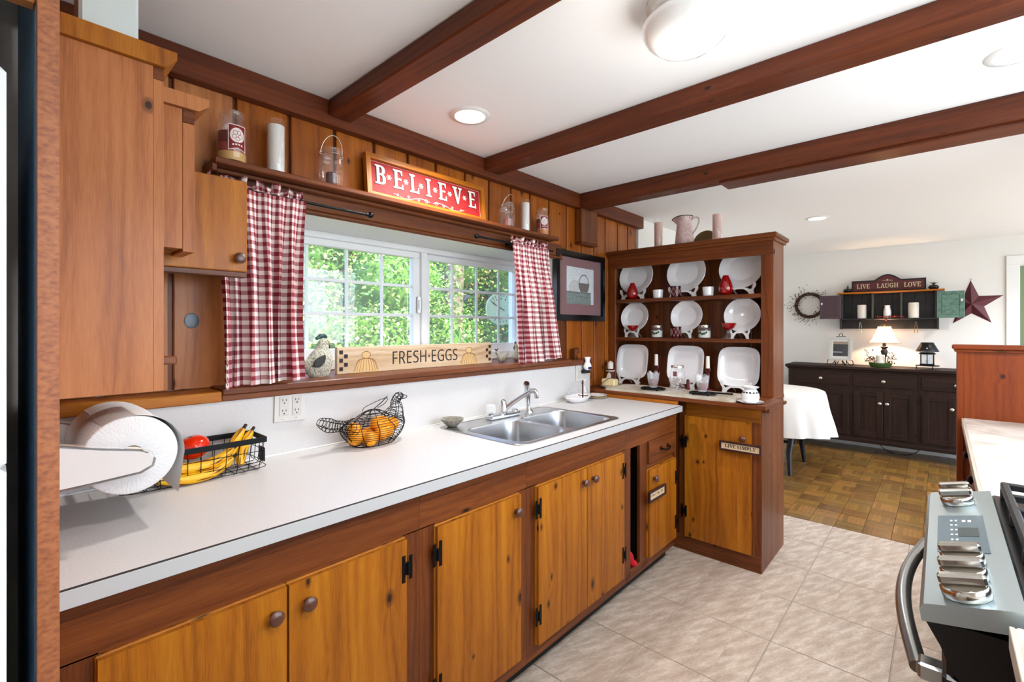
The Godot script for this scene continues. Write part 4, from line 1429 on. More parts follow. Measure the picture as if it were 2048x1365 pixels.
func ledge_items() -> void:
	# long board
	var t := thing("bread_board", "long pale worn dough board lying on the hutch ledge", "board", V(2.745, 0.957, 0.08))
	var b := mb()
	b.xf = Transform3D(Basis(V(0, 0, 1), V(1, 0, 0), V(0, 1, 0)), Vector3.ZERO)
	b.prism(smooth2([Vector2(0.0, 0.07), Vector2(0.02, 0.01), Vector2(0.08, 0.003), Vector2(0.40, 0.008), Vector2(0.74, 0.003), Vector2(0.825, 0.014), Vector2(0.845, 0.10), Vector2(0.835, 0.26), Vector2(0.79, 0.315), Vector2(0.42, 0.31), Vector2(0.08, 0.315), Vector2(0.01, 0.27)], 4), 0.0, 0.014, 0.004, true)
	put("slab", b, tri_mat(mottled(Color(0.66, 0.60, 0.52), Color(0.78, 0.74, 0.67), Color(0.84, 0.81, 0.75), 63, 0.02, 0.15, 128, 128, 0.3), 2.0, 0.7), t)
	var ly := 0.957 + 0.0145
	# trivets
	for k in 2:
		var v := thing("trivet", ["black openwork iron trivet by the window wall", "black openwork iron trivet with a handle near the white wax warmer"][k], "trivet", V(2.86 if k == 0 else 2.855, ly, [0.385, 0.705][k]), 0, "black iron trivets")
		var m := mb()
		m.tube(arc_pts(V(0, 0.010, 0), V(0.062, 0, 0), V(0, 0, 0.075), 0, TAU, 30).slice(0, 30), 0.0055, 6, true)
		m.tube(arc_pts(V(0, 0.010, 0), V(0.030, 0, 0), V(0, 0, 0.036), 0, TAU, 20).slice(0, 20), 0.0045, 6, true)
		for j in 12:
			var a := TAU * j / 12.0
			m.tube(arc_pts(V(0.046 * cos(a), 0.010, 0.056 * sin(a)), V(0.014, 0, 0), V(0, 0, 0.016), 0, TAU, 10).slice(0, 10), 0.0032, 5, true)
		put("grille", m, M.iron, v)
		for j in 4:
			var a := TAU * (j + 0.5) / 4.0
			put("foot", mb().lathe([Vector2(0, 0), Vector2(0.005, 0), Vector2(0.006, 0.010), Vector2(0, 0.011)], 8), M.iron, v, V(0.05 * cos(a), 0, 0.06 * sin(a)))
		if k == 1:
			put("handle", mb().tube([V(0.03, 0.012, 0.06), V(0.05, 0.012, 0.12), V(0.055, 0.012, 0.155)], 0.006, 6), M.iron, v)
	# tulip votives
	for k in 2:
		var v := thing("votive_cup", ["cut crystal tulip cup with a red candle on the trivet by the window wall", "cut crystal tulip cup with a red candle on the trivet with a handle"][k], "candle cup", V(2.865, ly + 0.0165, [0.385, 0.700][k]), 0, "crystal tulip cups")
		var m := mb()
		var rows := []
		var h := 0.098
		for i in 9:
			var f := i / 8.0
			var row := []
			for j in 33:
				var a := TAU * j / 32.0
				var r := lerpf(0.020, 0.036, sin(f * 2.2)) + 0.006 * maxf(0.0, f - 0.75) * 4.0
				var y := f * h + (0.008 * cos(a * 6.0) * smoothstep(0.8, 1.0, f))
				r *= 1.0 + 0.05 * cos(a * 12.0) * (1.0 - f)
				row.append(V(r * cos(a), y, r * sin(a)))
			rows.append(row)
		m.sheet(rows, Vector3.ZERO, [], true)
		put("glass", m, glass(Color(0.96, 0.97, 0.97, 0.22)), v)
		put("base", mb().lathe([Vector2(0, 0), Vector2(0.024, 0), Vector2(0.024, 0.004), Vector2(0.019, 0.010), Vector2(0, 0.011)], 20), M.jar, v)
		put("candle", mb().lathe([Vector2(0, 0.012), Vector2(0.019, 0.012), Vector2(0.021, 0.052), Vector2(0, 0.052)], 18), mat(Color(0.42, 0.05, 0.06), 0.5), v)
	# mason jar in the middle
	var j := thing("mason_jar", "large clear lidded mason jar on the dough board", "jar", V(2.90, ly, 0.530))
	var r := 0.046
	put("jar", mb().lathe([Vector2(0, 0.002), Vector2(r * 0.9, 0.002), Vector2(r, 0.012), Vector2(r, 0.110), Vector2(r * 0.92, 0.130), Vector2(r * 0.76, 0.143), Vector2(r * 0.76, 0.152)], 30), M.jar, j)
	put("lid", mb().lathe([Vector2(r * 0.74, 0.150), Vector2(r * 0.84, 0.150), Vector2(r * 0.84, 0.160), Vector2(r * 0.80, 0.164), Vector2(0, 0.165)], 26), M.nickel, j)
	part_label(put("red_tag", patch(r * 0.93, PI - 0.35, PI + 0.25, 0.098, 0.128, 6), mat(Color(0.40, 0.05, 0.06), 0.6), j), "small red tag")
	var fill := mb()
	var q := RandomNumberGenerator.new()
	q.seed = 4
	for k in 40:
		var a := q.randf() * TAU
		var rr := r * 0.78 * sqrt(q.randf())
		fill.ball(V(rr * cos(a), 0.012 + 0.07 * q.randf(), rr * sin(a)), V(0.008, 0.006, 0.008), 7, 5)
	part_label(put("filling", fill, mat(Color(0.72, 0.66, 0.63), 0.4), j), "pale pebble filling")
	# red candle stub and tapers
	var st := put("candle", mb().lathe([Vector2(0, 0), Vector2(0.010, 0), Vector2(0.010, 0.062), Vector2(0.005, 0.066), Vector2(0, 0.066)], 14), M.wax_red, null, V(3.03, ly, 0.545))
	tag(st, "short dark red candle behind the mason jar on the hutch", "candle")
	for k in 2:
		var c := thing("taper_candle", ["white taper in a red holder between the first two square plates", "white taper in a red holder between the last two square plates"][k], "candle", V(3.085, ly - 0.0005, [0.302, 0.652][k]), 0, "white tapers in red holders")
		put("holder", mb().lathe([Vector2(0, 0), Vector2(0.030, 0), Vector2(0.028, 0.006), Vector2(0.010, 0.014), Vector2(0.007, 0.05), Vector2(0.011, 0.075), Vector2(0.008, 0.10), Vector2(0.009, 0.118), Vector2(0.016, 0.126), Vector2(0.016, 0.142), Vector2(0, 0.142)], 18), mat(Color(0.30, 0.02, 0.04), 0.15), c)
		put("taper", mb().lathe([Vector2(0, 0.142), Vector2(0.0125, 0.142), Vector2(0.011, 0.218), Vector2(0.0, 0.220)], 16), M.wax, c)
	# wax warmer
	var w := thing("wax_warmer", "white ceramic wax warmer with eye-shaped holes on a saucer", "warmer", V(2.80, 0.956, 0.985))
	put("saucer", mb().lathe([Vector2(0, 0.0), Vector2(0.035, 0.0), Vector2(0.066, 0.010), Vector2(0.068, 0.013), Vector2(0.060, 0.012), Vector2(0.030, 0.006), Vector2(0, 0.005)], 32), M.ceramic, w)
	put("pot", mb().lathe([Vector2(0.030, 0.006), Vector2(0.042, 0.016), Vector2(0.046, 0.036), Vector2(0.043, 0.058), Vector2(0.032, 0.074), Vector2(0.029, 0.080)], 32), M.ceramic, w)
	put("dish", mb().lathe([Vector2(0.0, 0.080), Vector2(0.028, 0.080), Vector2(0.042, 0.088), Vector2(0.044, 0.093), Vector2(0.040, 0.094), Vector2(0.028, 0.086), Vector2(0, 0.085)], 32), M.ceramic, w)
	for k in 7:
		var a := PI + (k - 3) * 0.42 - 0.25
		var hb := mb()
		hb.xf = Transform3D(Basis(V(0, 1, 0), -a), Vector3.ZERO)
		hb.ball(V(0.0415, 0.062, 0), V(0.003, 0.005, 0.0065), 10, 6)
		put("hole", hb, M.black, w)
	# butter dish and snowman candle holder by the wall
	var bt := thing("butter_dish", "pale yellow butter block on a white oval dish", "butter dish", V(2.90, 0.956, 0.045))
	put("dish", mb().lathe([Vector2(0, 0), Vector2(0.045, 0), Vector2(0.068, 0.010), Vector2(0.070, 0.014), Vector2(0.062, 0.012), Vector2(0.04, 0.005), Vector2(0, 0.004)], 30), M.ceramic, bt)
	put("block", mb().box(V(0, 0.036, 0), V(0.060, 0.050, 0.105), 2, 0.008), mat(Color(0.88, 0.80, 0.60), 0.4), bt)
	var cd := mb().tube(smooth_path([V(-0.02, 0.064, 0.02), V(-0.035, 0.058, 0.0), V(-0.052, 0.03, -0.03), V(-0.05, 0.018, -0.045), V(-0.03, 0.018, -0.062)], 5), 0.0022, 6)
	var cdo := put("cord", cd, M.black, null, V(2.90, 0.956, 0.045))
	tag(cdo, "thin black cord draped over the butter dish", "cord")
	var sn := thing("candle_holder", "brick-red chimney shaped holder with a white candle beside the hutch", "candle holder", V(3.06, 0.956, -0.045))
	put("body", mb().lathe([Vector2(0, 0), Vector2(0.034, 0), Vector2(0.032, 0.05), Vector2(0.025, 0.10), Vector2(0, 0.10)], 8, Vector3.ZERO, 0.99), mat(Color(0.32, 0.10, 0.05), 0.7), sn)
	put("cap", mb().lathe([Vector2(0, 0.10), Vector2(0.030, 0.10), Vector2(0.032, 0.112), Vector2(0.026, 0.116), Vector2(0, 0.116)], 12), mat(Color(0.30, 0.10, 0.06), 0.7), sn)
	part_label(put("snow_trim", mb().lathe([Vector2(0.026, 0.094), Vector2(0.033, 0.097), Vector2(0.033, 0.104), Vector2(0.029, 0.106)], 14), mat(Color(0.82, 0.74, 0.68), 0.8), sn), "pale dripping trim")
	var pn := mb()
	pn.xf = Transform3D(Basis(V(0, 0, 1), V(0.2, 0.98, 0), V(-0.98, 0.2, 0)), V(-0.031, 0.048, 0.004))
	pn.prism(smooth2([Vector2(-0.016, -0.045), Vector2(0.016, -0.045), Vector2(0.014, 0.02), Vector2(0.0, 0.042), Vector2(-0.014, 0.02)], 3), -0.004, 0.004)
	part_label(put("figure_panel", pn, mat(Color(0.84, 0.80, 0.74), 0.7), sn), "cream painted front panel")
	put("candle", mb().lathe([Vector2(0, 0.116), Vector2(0.021, 0.116), Vector2(0.021, 0.158), Vector2(0.006, 0.172), Vector2(0, 0.172)], 16), M.wax, sn)

func top_items() -> void:
	var y := 1.94
	pillar_glass(V(3.23, y, 0.250), 0.031, 0.226, 0.86, Color(0.86, 0.72, 0.66), "pink candle in a tall glass cylinder by the wall end of the hutch top")
	pillar_glass(V(3.23, y, 0.662), 0.032, 0.222, 0.84, Color(0.86, 0.72, 0.68), "pink candle in a tall glass cylinder beside the pitcher handle on the hutch top")
	var p := thing("pitcher", "pale pink enamel pitcher with chipped rim on the hutch top", "pitcher", V(3.23, y, 0.440))
	var m := mb()
	var rows := []
	for i in 13:
		var f := i / 12.0
		var row := []
		for j in 41:
			var a := TAU * j / 40.0
			var r := lerpf(0.064, 0.050, smoothstep(0.0, 0.85, f)) + 0.006 * smoothstep(0.88, 1.0, f)
			var sp := pow(maxf(0.0, cos(a + PI / 2)), 8.0) * smoothstep(0.72, 1.0, f)
			var yy := 0.205 * f + 0.0 * sp
			row.append(V((r + sp * 0.030) * cos(a), yy - 0.012 * sp, (r + sp * 0.030) * sin(a)))
		rows.append(row)
	m.sheet(rows, Vector3.ZERO, [], true)
	m.lathe([Vector2(0, 0.001), Vector2(0.064, 0.001)], 32)
	put("body", m, tint(tri_mat(mottled(Color(0.74, 0.60, 0.58), Color(0.84, 0.72, 0.70), Color(0.88, 0.80, 0.78), 61, 0.03, 0.1, 128, 128), 6.0, 0.3, false), Color.WHITE), p)
	var rim := []
	for j in 40:
		rim.append(rows[12][j])
	var rm := mb().tube(rim, 0.0032, 6, true)
	part_label(put("rim", rm, mat(Color(0.12, 0.09, 0.07), 0.7), p), "dark chipped rim")
	var q := RandomNumberGenerator.new()
	q.seed = 12
	var ch := mb()
	for k in 26:
		var a := q.randf() * TAU
		var lo := k % 2 == 0
		var r := 0.0645 if lo else 0.0525
		var l := 0.006 + 0.014 * q.randf()
		var y0 := 0.002 if lo else 0.198
		ch.tube([V(r * cos(a), y0, r * sin(a)), V((r - (0.0015 if lo else 0.001)) * cos(a), y0 + (l if lo else -l), (r - (0.0015 if lo else 0.001)) * sin(a))], [0.0022, 0.0006], 5)
	part_label(put("chips", ch, mat(Color(0.10, 0.07, 0.05), 0.8), p), "dark enamel chips")
	put("handle", mb().tube(smooth_path([V(0, 0.178, 0.050), V(0, 0.192, 0.078), V(0, 0.175, 0.102), V(0, 0.130, 0.092), V(0, 0.095, 0.068), V(0, 0.080, 0.058)], 6), 0.0055, 8), mat(Color(0.80, 0.72, 0.68), 0.35), p)
	var d := thing("brass_plate", "dull brass plate lying propped behind the pink pitcher", "plate", V(3.30, y, 0.555))
	var o := put("dish", mb().lathe([Vector2(0, 0), Vector2(0.05, 0.0), Vector2(0.075, 0.010), Vector2(0.078, 0.012), Vector2(0.05, 0.004), Vector2(0, 0.003)], 32), mat(Color(0.42, 0.34, 0.20), 0.45, 0.6), d, V(0.01, 0.05 - 0.018, 0.0))
	o.rotation.z = PI / 2 - 0.35

func wall_shelf() -> void:
	var t := thing("wall_shelf", "long narrow stained display shelf above the window", "shelf")
	put("board", between(V(0.478, 1.912, PZ), V(2.345, 1.932, 0.020), 0, 0.004), M.hutch, t)
	put("moulding", between(V(0.50, 1.898, PZ + 0.026), V(2.33, 1.912, -0.040), 0, 0.004), M.stain, t)
	put("end_bracket", between(V(0.474, 1.890, PZ), V(0.492, 1.926, 0.0), 2, 0.003), M.stain, t)
	candle_jar(V(0.545, 1.932, -0.035), 0.0455, 0.176, 1.50, [[0.16, Color(0.80, 0.62, 0.34)], [0.16, Color(0.62, 0.22, 0.16)], [0.22, Color(0.42, 0.05, 0.06)]], "big apple-label candle jar with layered wax at the fridge end of the shelf")
	pillar_glass(V(0.690, 1.932, -0.035), 0.031, 0.196, 0.90, Color(0.88, 0.87, 0.85), "tall white pillar candle in a glass cylinder at the fridge end of the shelf")
	bail_jar(V(0.900, 1.932, -0.035), 0.048, 0.150, 0.35, Color(0.26, 0.08, 0.09), "clear mason jar with wire handle and a plum candle next to the BELIEVE sign")
	bail_jar(V(1.930, 1.932, -0.035), 0.044, 0.140, 0.45, Color(0.62, 0.32, 0.28), "clear mason jar with wire handle and a pink candle, hutch end of shelf")
	pillar_glass(V(2.085, 1.932, -0.035), 0.027, 0.188, 0.90, Color(0.88, 0.87, 0.85), "tall white pillar candle in a glass cylinder at the hutch end of the shelf")
	candle_jar(V(2.245, 1.932, -0.035), 0.040, 0.165, 2.15, [[0.22, Color(0.74, 0.44, 0.14)], [0.18, Color(0.60, 0.16, 0.10)], [0.15, Color(0.45, 0.06, 0.06)]], "smaller apple-label candle jar with layered wax at the hutch end of the shelf")
	believe_sign()

func frame4(w: float, h: float, fw: float, d: float, bev := 0.003) -> MB:
	# mitred rectangular frame in the xy plane, front towards +z
	var b := mb()
	var o := [Vector2(-w, -h) * 0.5, Vector2(w, -h) * 0.5, Vector2(w, h) * 0.5, Vector2(-w, h) * 0.5]
	var i4 := [o[0] + Vector2(fw, fw), o[1] + Vector2(-fw, fw), o[2] + Vector2(-fw, -fw), o[3] + Vector2(fw, -fw)]
	for k in 4:
		var j := (k + 1) % 4
		var a: Vector2 = o[k]
		var c: Vector2 = o[j]
		var ia: Vector2 = i4[k]
		var ic: Vector2 = i4[j]
		var ln := (c - a).length()
		var out2 := Vector3((a + c).x, (a + c).y, 0)
		b.quad(V(a.x, a.y, d), V(c.x, c.y, d), V(ic.x, ic.y, d), V(ia.x, ia.y, d), V(0, 0, 1), Vector2(0, 0), Vector2(0, ln), Vector2(fw, ln - fw), Vector2(fw, fw))
		b.quad(V(a.x, a.y, 0), V(c.x, c.y, 0), V(c.x, c.y, d), V(a.x, a.y, d), out2, Vector2(0, 0), Vector2(0, ln), Vector2(d, ln), Vector2(d, 0))
		b.quad(V(ia.x, ia.y, 0), V(ic.x, ic.y, 0), V(ic.x, ic.y, d), V(ia.x, ia.y, d), -out2, Vector2(0, 0), Vector2(0, ln), Vector2(d, ln), Vector2(d, 0))
	return b

func believe_sign() -> void:
	var t := thing("believe_sign", "framed red BELIEVE sign with white letters leaning on the shelf", "sign", V(1.41, 1.932, -0.055))
	t.rotation.x = -0.10
	var w := 0.70
	var h := 0.192
	put("frame", frame4(w, h, 0.022, 0.026), tint(M.pine, Color(1.0, 1.0, 0.9)), t, V(0, h * 0.5, 0))
	put("panel", mb().box(V(0, h * 0.5, 0.005), V(w - 0.03, h - 0.03, 0.008), 0, 0.0), mat(Color(0.62, 0.07, 0.07), 0.7), t)
	var line := mb()
	for s in [-1.0, 1.0]:
		line.box(V(0, h * 0.5 + s * (h * 0.5 - 0.026), 0.0095), V(w - 0.052, 0.0016, 0.001), 0, 0.0)
		line.box(V(s * (w * 0.5 - 0.026), h * 0.5, 0.0095), V(0.0016, h - 0.052, 0.001), 1, 0.0)
	put("border_line", line, mat(Color(0.90, 0.72, 0.68), 0.6), t)
	var white := mat(Color(0.92, 0.88, 0.84), 0.5)
	var dark := mat(Color(0.10, 0.03, 0.04), 0.6)
	var xs := [-0.275, -0.183, -0.095, -0.013, 0.073, 0.170, 0.270]
	var letters := "BELIEVE"
	for k in 7:
		var tm := text(letters[k], 0.098, 0.002)
		var a := put("letter_shade", tm, dark, t, V(xs[k] - 0.0035, h * 0.5 + 0.011, 0.0095))
		a.scale = V(0.88, 1.22, 1)
		var o := put("letter", tm, white, t, V(xs[k], h * 0.5 + 0.014, 0.0112))
		o.scale = V(0.88, 1.22, 1)
		if k < 6:
			var sf := mb()
			for j in 3:
				var an := PI * j / 3.0
				var dx := V(cos(an), sin(an), 0) * 0.013
				sf.xf = Transform3D(Basis(V(0, 0, 1), an), V((xs[k] + xs[k + 1]) * 0.5 - 0.002, h * 0.5 + 0.013, 0.0105))
				sf.box(Vector3.ZERO, V(0.027, 0.0022, 0.0015), 0, 0.0)
				for s in [-1.0, 1.0]:
					sf.box(V(s * 0.0095, 0, 0), V(0.0018, 0.007, 0.0015), 0, 0.0)
			put("snowflake", sf, white, t)
	# scroll flourish
	var fl := mb()
	for s in [-1.0, 1.0]:
		var pts := []
		for i in 50:
			var f := i / 49.0
			pts.append(V(s * (0.01 + 0.20 * f), 0.040 + 0.008 * sin(f * 7.0) - 0.004 * f, 0.0102))
		fl.tube(pts, 0.0014, 4)
		for c in [[0.03, 0.012, 1.0], [0.075, 0.009, -1.0], [0.13, 0.008, 1.0], [0.19, 0.007, -1.0]]:
			var sp := []
			for i in 24:
				var a: float = i * 0.36
				var r: float = c[1] * (1.0 - i / 30.0)
				sp.append(V(s * (c[0] + r * cos(a)), 0.040 + c[2] * r * sin(a) * 0.9, 0.0103))
			fl.tube(sp, 0.0012, 4)
	put("flourish", fl, mat(Color(0.88, 0.76, 0.70), 0.6), t)

# ---------------------------------------------------------------- counter and window things
func sink() -> void:
	var t := thing("sink", "double bowl stainless steel sink set in the white worktop", "sink")
	var y := 0.9155
	var x0 := 1.358
	var x1 := 2.135
	var z0 := 0.055
	var z1 := 0.566
	var bowls := [[1.395, 1.722, 0.190, 0.540], [1.752, 2.098, 0.190, 0.540]]
	# deck as strips round the bowls, with a rolled rim
	var d := mb()
	var xs := [x0 + 0.01, bowls[0][0], bowls[0][1], bowls[1][0], bowls[1][1], x1 - 0.01]
	var up := Vector3.UP
	for r in [[xs[0], xs[5], z0 + 0.01, 0.190], [xs[0], xs[5], 0.540, z1 - 0.01], [xs[0], xs[1], 0.190, 0.540], [xs[2], xs[3], 0.190, 0.540], [xs[4], xs[5], 0.190, 0.540]]:
		d.quad(V(r[0], y + 0.002, r[2]), V(r[1], y + 0.002, r[2]), V(r[1], y + 0.002, r[3]), V(r[0], y + 0.002, r[3]), up)
	# corner fillers between square hole and round bowl corners
	for b in bowls:
		var cr := 0.055
		for k in 4:
			var cx: float = b[0] + cr if k == 1 or k == 2 else b[1] - cr
			var cz: float = b[2] + cr if k > 1 else b[3] - cr
			var ox: float = b[0] if k == 1 or k == 2 else b[1]
			var oz: float = b[2] if k > 1 else b[3]
			for i in 6:
				var t0 := PI * 0.5 * (k + i / 6.0)
				var t1 := PI * 0.5 * (k + (i + 1) / 6.0)
				d.face3(V(ox, y + 0.002, oz), V(cx + cr * cos(t0), y + 0.002, cz + cr * sin(t0)), V(cx + cr * cos(t1), y + 0.002, cz + cr * sin(t1)), up)
	put("deck", d, M.steel, t)
	var rim := []
	var poly := rrect(x1 - x0 - 0.008, z1 - z0 - 0.008, 0.045, 6)
	for p in poly:
		rim.append(V(p.x + (x0 + x1) * 0.5, y, p.y + (z0 + z1) * 0.5))
	put("rim", mb().tube(rim, 0.0075, 8, true, 0.55), M.steel, t)
	for b in bowls:
		var w: float = b[1] - b[0]
		var dp: float = b[3] - b[2]
		var rows := []
		var prof := [[0.0, 0.002, 0.055], [0.004, -0.004, 0.055], [0.010, -0.08, 0.06], [0.016, -0.145, 0.065], [0.035, -0.168, 0.07], [0.07, -0.176, 0.05], [0.14, -0.179, 0.02]]
		for q in prof:
			var row := []
			var pl := rrect(w - 2.0 * q[0], dp - 2.0 * q[0], minf(q[2], minf(w, dp) * 0.5 - q[0] - 0.003), 7)
			for p in pl:
				row.append(V(p.x + (b[0] + b[1]) * 0.5, y + q[1], p.y + (b[2] + b[3]) * 0.5))
			row.append(row[0])
			rows.append(row)
		var m := mb().sheet(rows, up, [], true)
		var last: Array = rows[rows.size() - 1]
		for i in last.size() - 1:
			m.face3(V((b[0] + b[1]) * 0.5, y - 0.181, (b[2] + b[3]) * 0.5), last[i], last[i + 1], up)
		var bo := put("bowl", m, M.steel, t)
		put("drain", mb().lathe([Vector2(0, 0.001), Vector2(0.03, 0.001), Vector2(0.042, 0.004), Vector2(0.044, 0.0)], 24), M.chrome, bo, V((b[0] + b[1]) * 0.5, y - 0.181, (b[2] + b[3]) * 0.5))
	# faucet
	var f := thing("faucet", "chrome two-handle kitchen faucet with clear knobs behind the sink", "faucet", V(1.735, y + 0.0025, 0.118))
	put("base_plate", mb().box(V(0, 0.011, 0), V(0.215, 0.022, 0.050), 0, 0.008), M.chrome, f)
	for s in [-1.0, 1.0]:
		put("collar", mb().lathe([Vector2(0.017, 0.02), Vector2(0.017, 0.030), Vector2(0.010, 0.034)], 18), M.chrome, f, V(s * 0.088, 0, 0))
		var kb := mb().lathe([Vector2(0.0, 0.033), Vector2(0.022, 0.034), Vector2(0.026, 0.045), Vector2(0.025, 0.070), Vector2(0.018, 0.076), Vector2(0.0, 0.077)], 9, Vector3.ZERO, 0.99)
		part_label(put("handle", kb, glass(Color(0.95, 0.97, 0.97, 0.25)), f, V(s * 0.088, 0, 0)), "clear faceted acrylic handle")
	put("body", mb().lathe([Vector2(0.024, 0.020), Vector2(0.023, 0.045), Vector2(0.018, 0.064), Vector2(0.016, 0.082), Vector2(0.008, 0.090), Vector2(0, 0.091)], 20), M.chrome, f)
	var sp := mb()
	sp.tube(smooth_path([V(0.005, 0.045, 0.010), V(0.030, 0.078, 0.045), V(0.060, 0.112, 0.085), V(0.082, 0.134, 0.115)], 5), [0.012, 0.012, 0.012, 0.0115, 0.0115, 0.011, 0.011, 0.011, 0.0105, 0.0105, 0.0105, 0.0105, 0.0105, 0.0105, 0.0105, 0.0105], 12)
	sp.tube([V(0.080, 0.137, 0.112), V(0.094, 0.136, 0.131), V(0.098, 0.126, 0.137), V(0.099, 0.100, 0.138)], [0.0115, 0.0125, 0.0125, 0.0115], 14)
	put("spout", sp, M.chrome, f)
	var s2 := thing("sprayer", "chrome side sprayer standing upright next to the faucet", "sprayer", V(1.925, y + 0.0025, 0.125))
	put("collar", mb().lathe([Vector2(0, 0), Vector2(0.026, 0.0), Vector2(0.025, 0.010), Vector2(0.016, 0.018), Vector2(0.013, 0.034), Vector2(0, 0.034)], 20), M.chrome, s2)
	put("wand", mb().tube(smooth_path([V(0, 0.03, 0), V(-0.002, 0.07, -0.002), V(-0.006, 0.11, -0.004), V(-0.014, 0.145, -0.002), V(-0.022, 0.158, 0.006)], 4), [0.011, 0.011, 0.013, 0.014, 0.015, 0.0155, 0.016, 0.016, 0.0155, 0.0145, 0.014, 0.0145, 0.016, 0.018, 0.0185, 0.0175, 0.014], 14), M.chrome, s2)
	# soap bowl
	var sb := thing("soap_dish", "grey-green stoneware bowl on the sink deck", "bowl", V(1.415, y + 0.0035, 0.098))
	put("bowl", mb().lathe([Vector2(0, 0), Vector2(0.022, 0), Vector2(0.026, 0.004), Vector2(0.050, 0.026), Vector2(0.054, 0.036), Vector2(0.050, 0.036), Vector2(0.024, 0.012), Vector2(0, 0.010)], 30), tint(tri_mat(mottled(Color(0.36, 0.34, 0.30), Color(0.50, 0.48, 0.43), Color(0.58, 0.56, 0.50), 33, 0.06, 0.2, 128, 128), 8.0, 0.3, false), Color.WHITE), sb)

func outlets() -> void:
	var t := thing("outlet_plate", "double white outlet plate on the backsplash between fruit bin and hen basket", "outlet", V(0.724, 1.088, 0.001))
	t.rotation.z = -0.03
	put("plate", mb().box(V(0, 0, 0.003), V(0.112, 0.114, 0.006), 0, 0.002), mat(Color(0.80, 0.78, 0.75), 0.4), t)
	for sx in [-1.0, 1.0]:
		var o := put("receptacle", mb().box(V(sx * 0.0225, 0, 0.007), V(0.033, 0.068, 0.003), 1, 0.001), mat(Color(0.76, 0.74, 0.71), 0.4), t)
		for sy in [-1.0, 1.0]:
			var h := mb()
			h.box(V(sx * 0.0225 - 0.006, sy * 0.019 + 0.003, 0.0087), V(0.0022, 0.008, 0.0006), 1, 0.0)
			h.box(V(sx * 0.0225 + 0.006, sy * 0.019 + 0.003, 0.0087), V(0.0022, 0.0065, 0.0006), 1, 0.0)
			h.ball(V(sx * 0.0225, sy * 0.019 - 0.008, 0.0086), V(0.0028, 0.0028, 0.0006), 8, 4)
			put("socket", h, M.black, o)
		for sy in [-1.0, 1.0]:
			put("screw", mb().ball(V(sx * 0.0225, sy * 0.047, 0.006), V(0.003, 0.003, 0.0015), 8, 4), M.nickel, t)
	var w := thing("outlet_plate", "pale outlet plate behind the plug-in warmer", "outlet", V(2.60, 1.078, 0.001))
	put("plate", mb().box(V(0, 0, 0.003), V(0.112, 0.114, 0.006), 0, 0.002), mat(Color(0.80, 0.78, 0.75), 0.4), w)
	put("receptacle", mb().box(V(-0.0225, 0, 0.007), V(0.033, 0.068, 0.003), 1, 0.001), mat(Color(0.76, 0.74, 0.71), 0.4), w)
	var g := thing("plug_in_warmer", "white plug-in scent warmer with a blue band on the outlet", "warmer", V(2.625, 1.085, 0.0085))
	put("plug", mb().box(V(0, 0.0, 0.018), V(0.056, 0.022, 0.036), 0, 0.003), M.black, g)
	put("pot", mb().lathe([Vector2(0, 0.011), Vector2(0.018, 0.011), Vector2(0.027, 0.024), Vector2(0.028, 0.036), Vector2(0.021, 0.052), Vector2(0.014, 0.064), Vector2(0.015, 0.074), Vector2(0.022, 0.094), Vector2(0.019, 0.095), Vector2(0.012, 0.076), Vector2(0, 0.074)], 24, V(0, 0, 0.032)), M.ceramic, g)
	part_label(put("blue_band", mb().lathe([Vector2(0.0225, 0.0145), Vector2(0.0277, 0.024), Vector2(0.0287, 0.034)], 20, V(0, 0, 0.032), 0.7, 2.2, 0.2), mat(Color(0.12, 0.10, 0.30), 0.4), g), "dark blue painted scene")
	put("cord", mb().tube(smooth_path([V(0.028, 0.0, 0.02), V(0.06, -0.006, 0.02), V(0.085, -0.03, 0.012), V(0.12, -0.055, -0.02)], 6), 0.0022, 6), M.black, g)

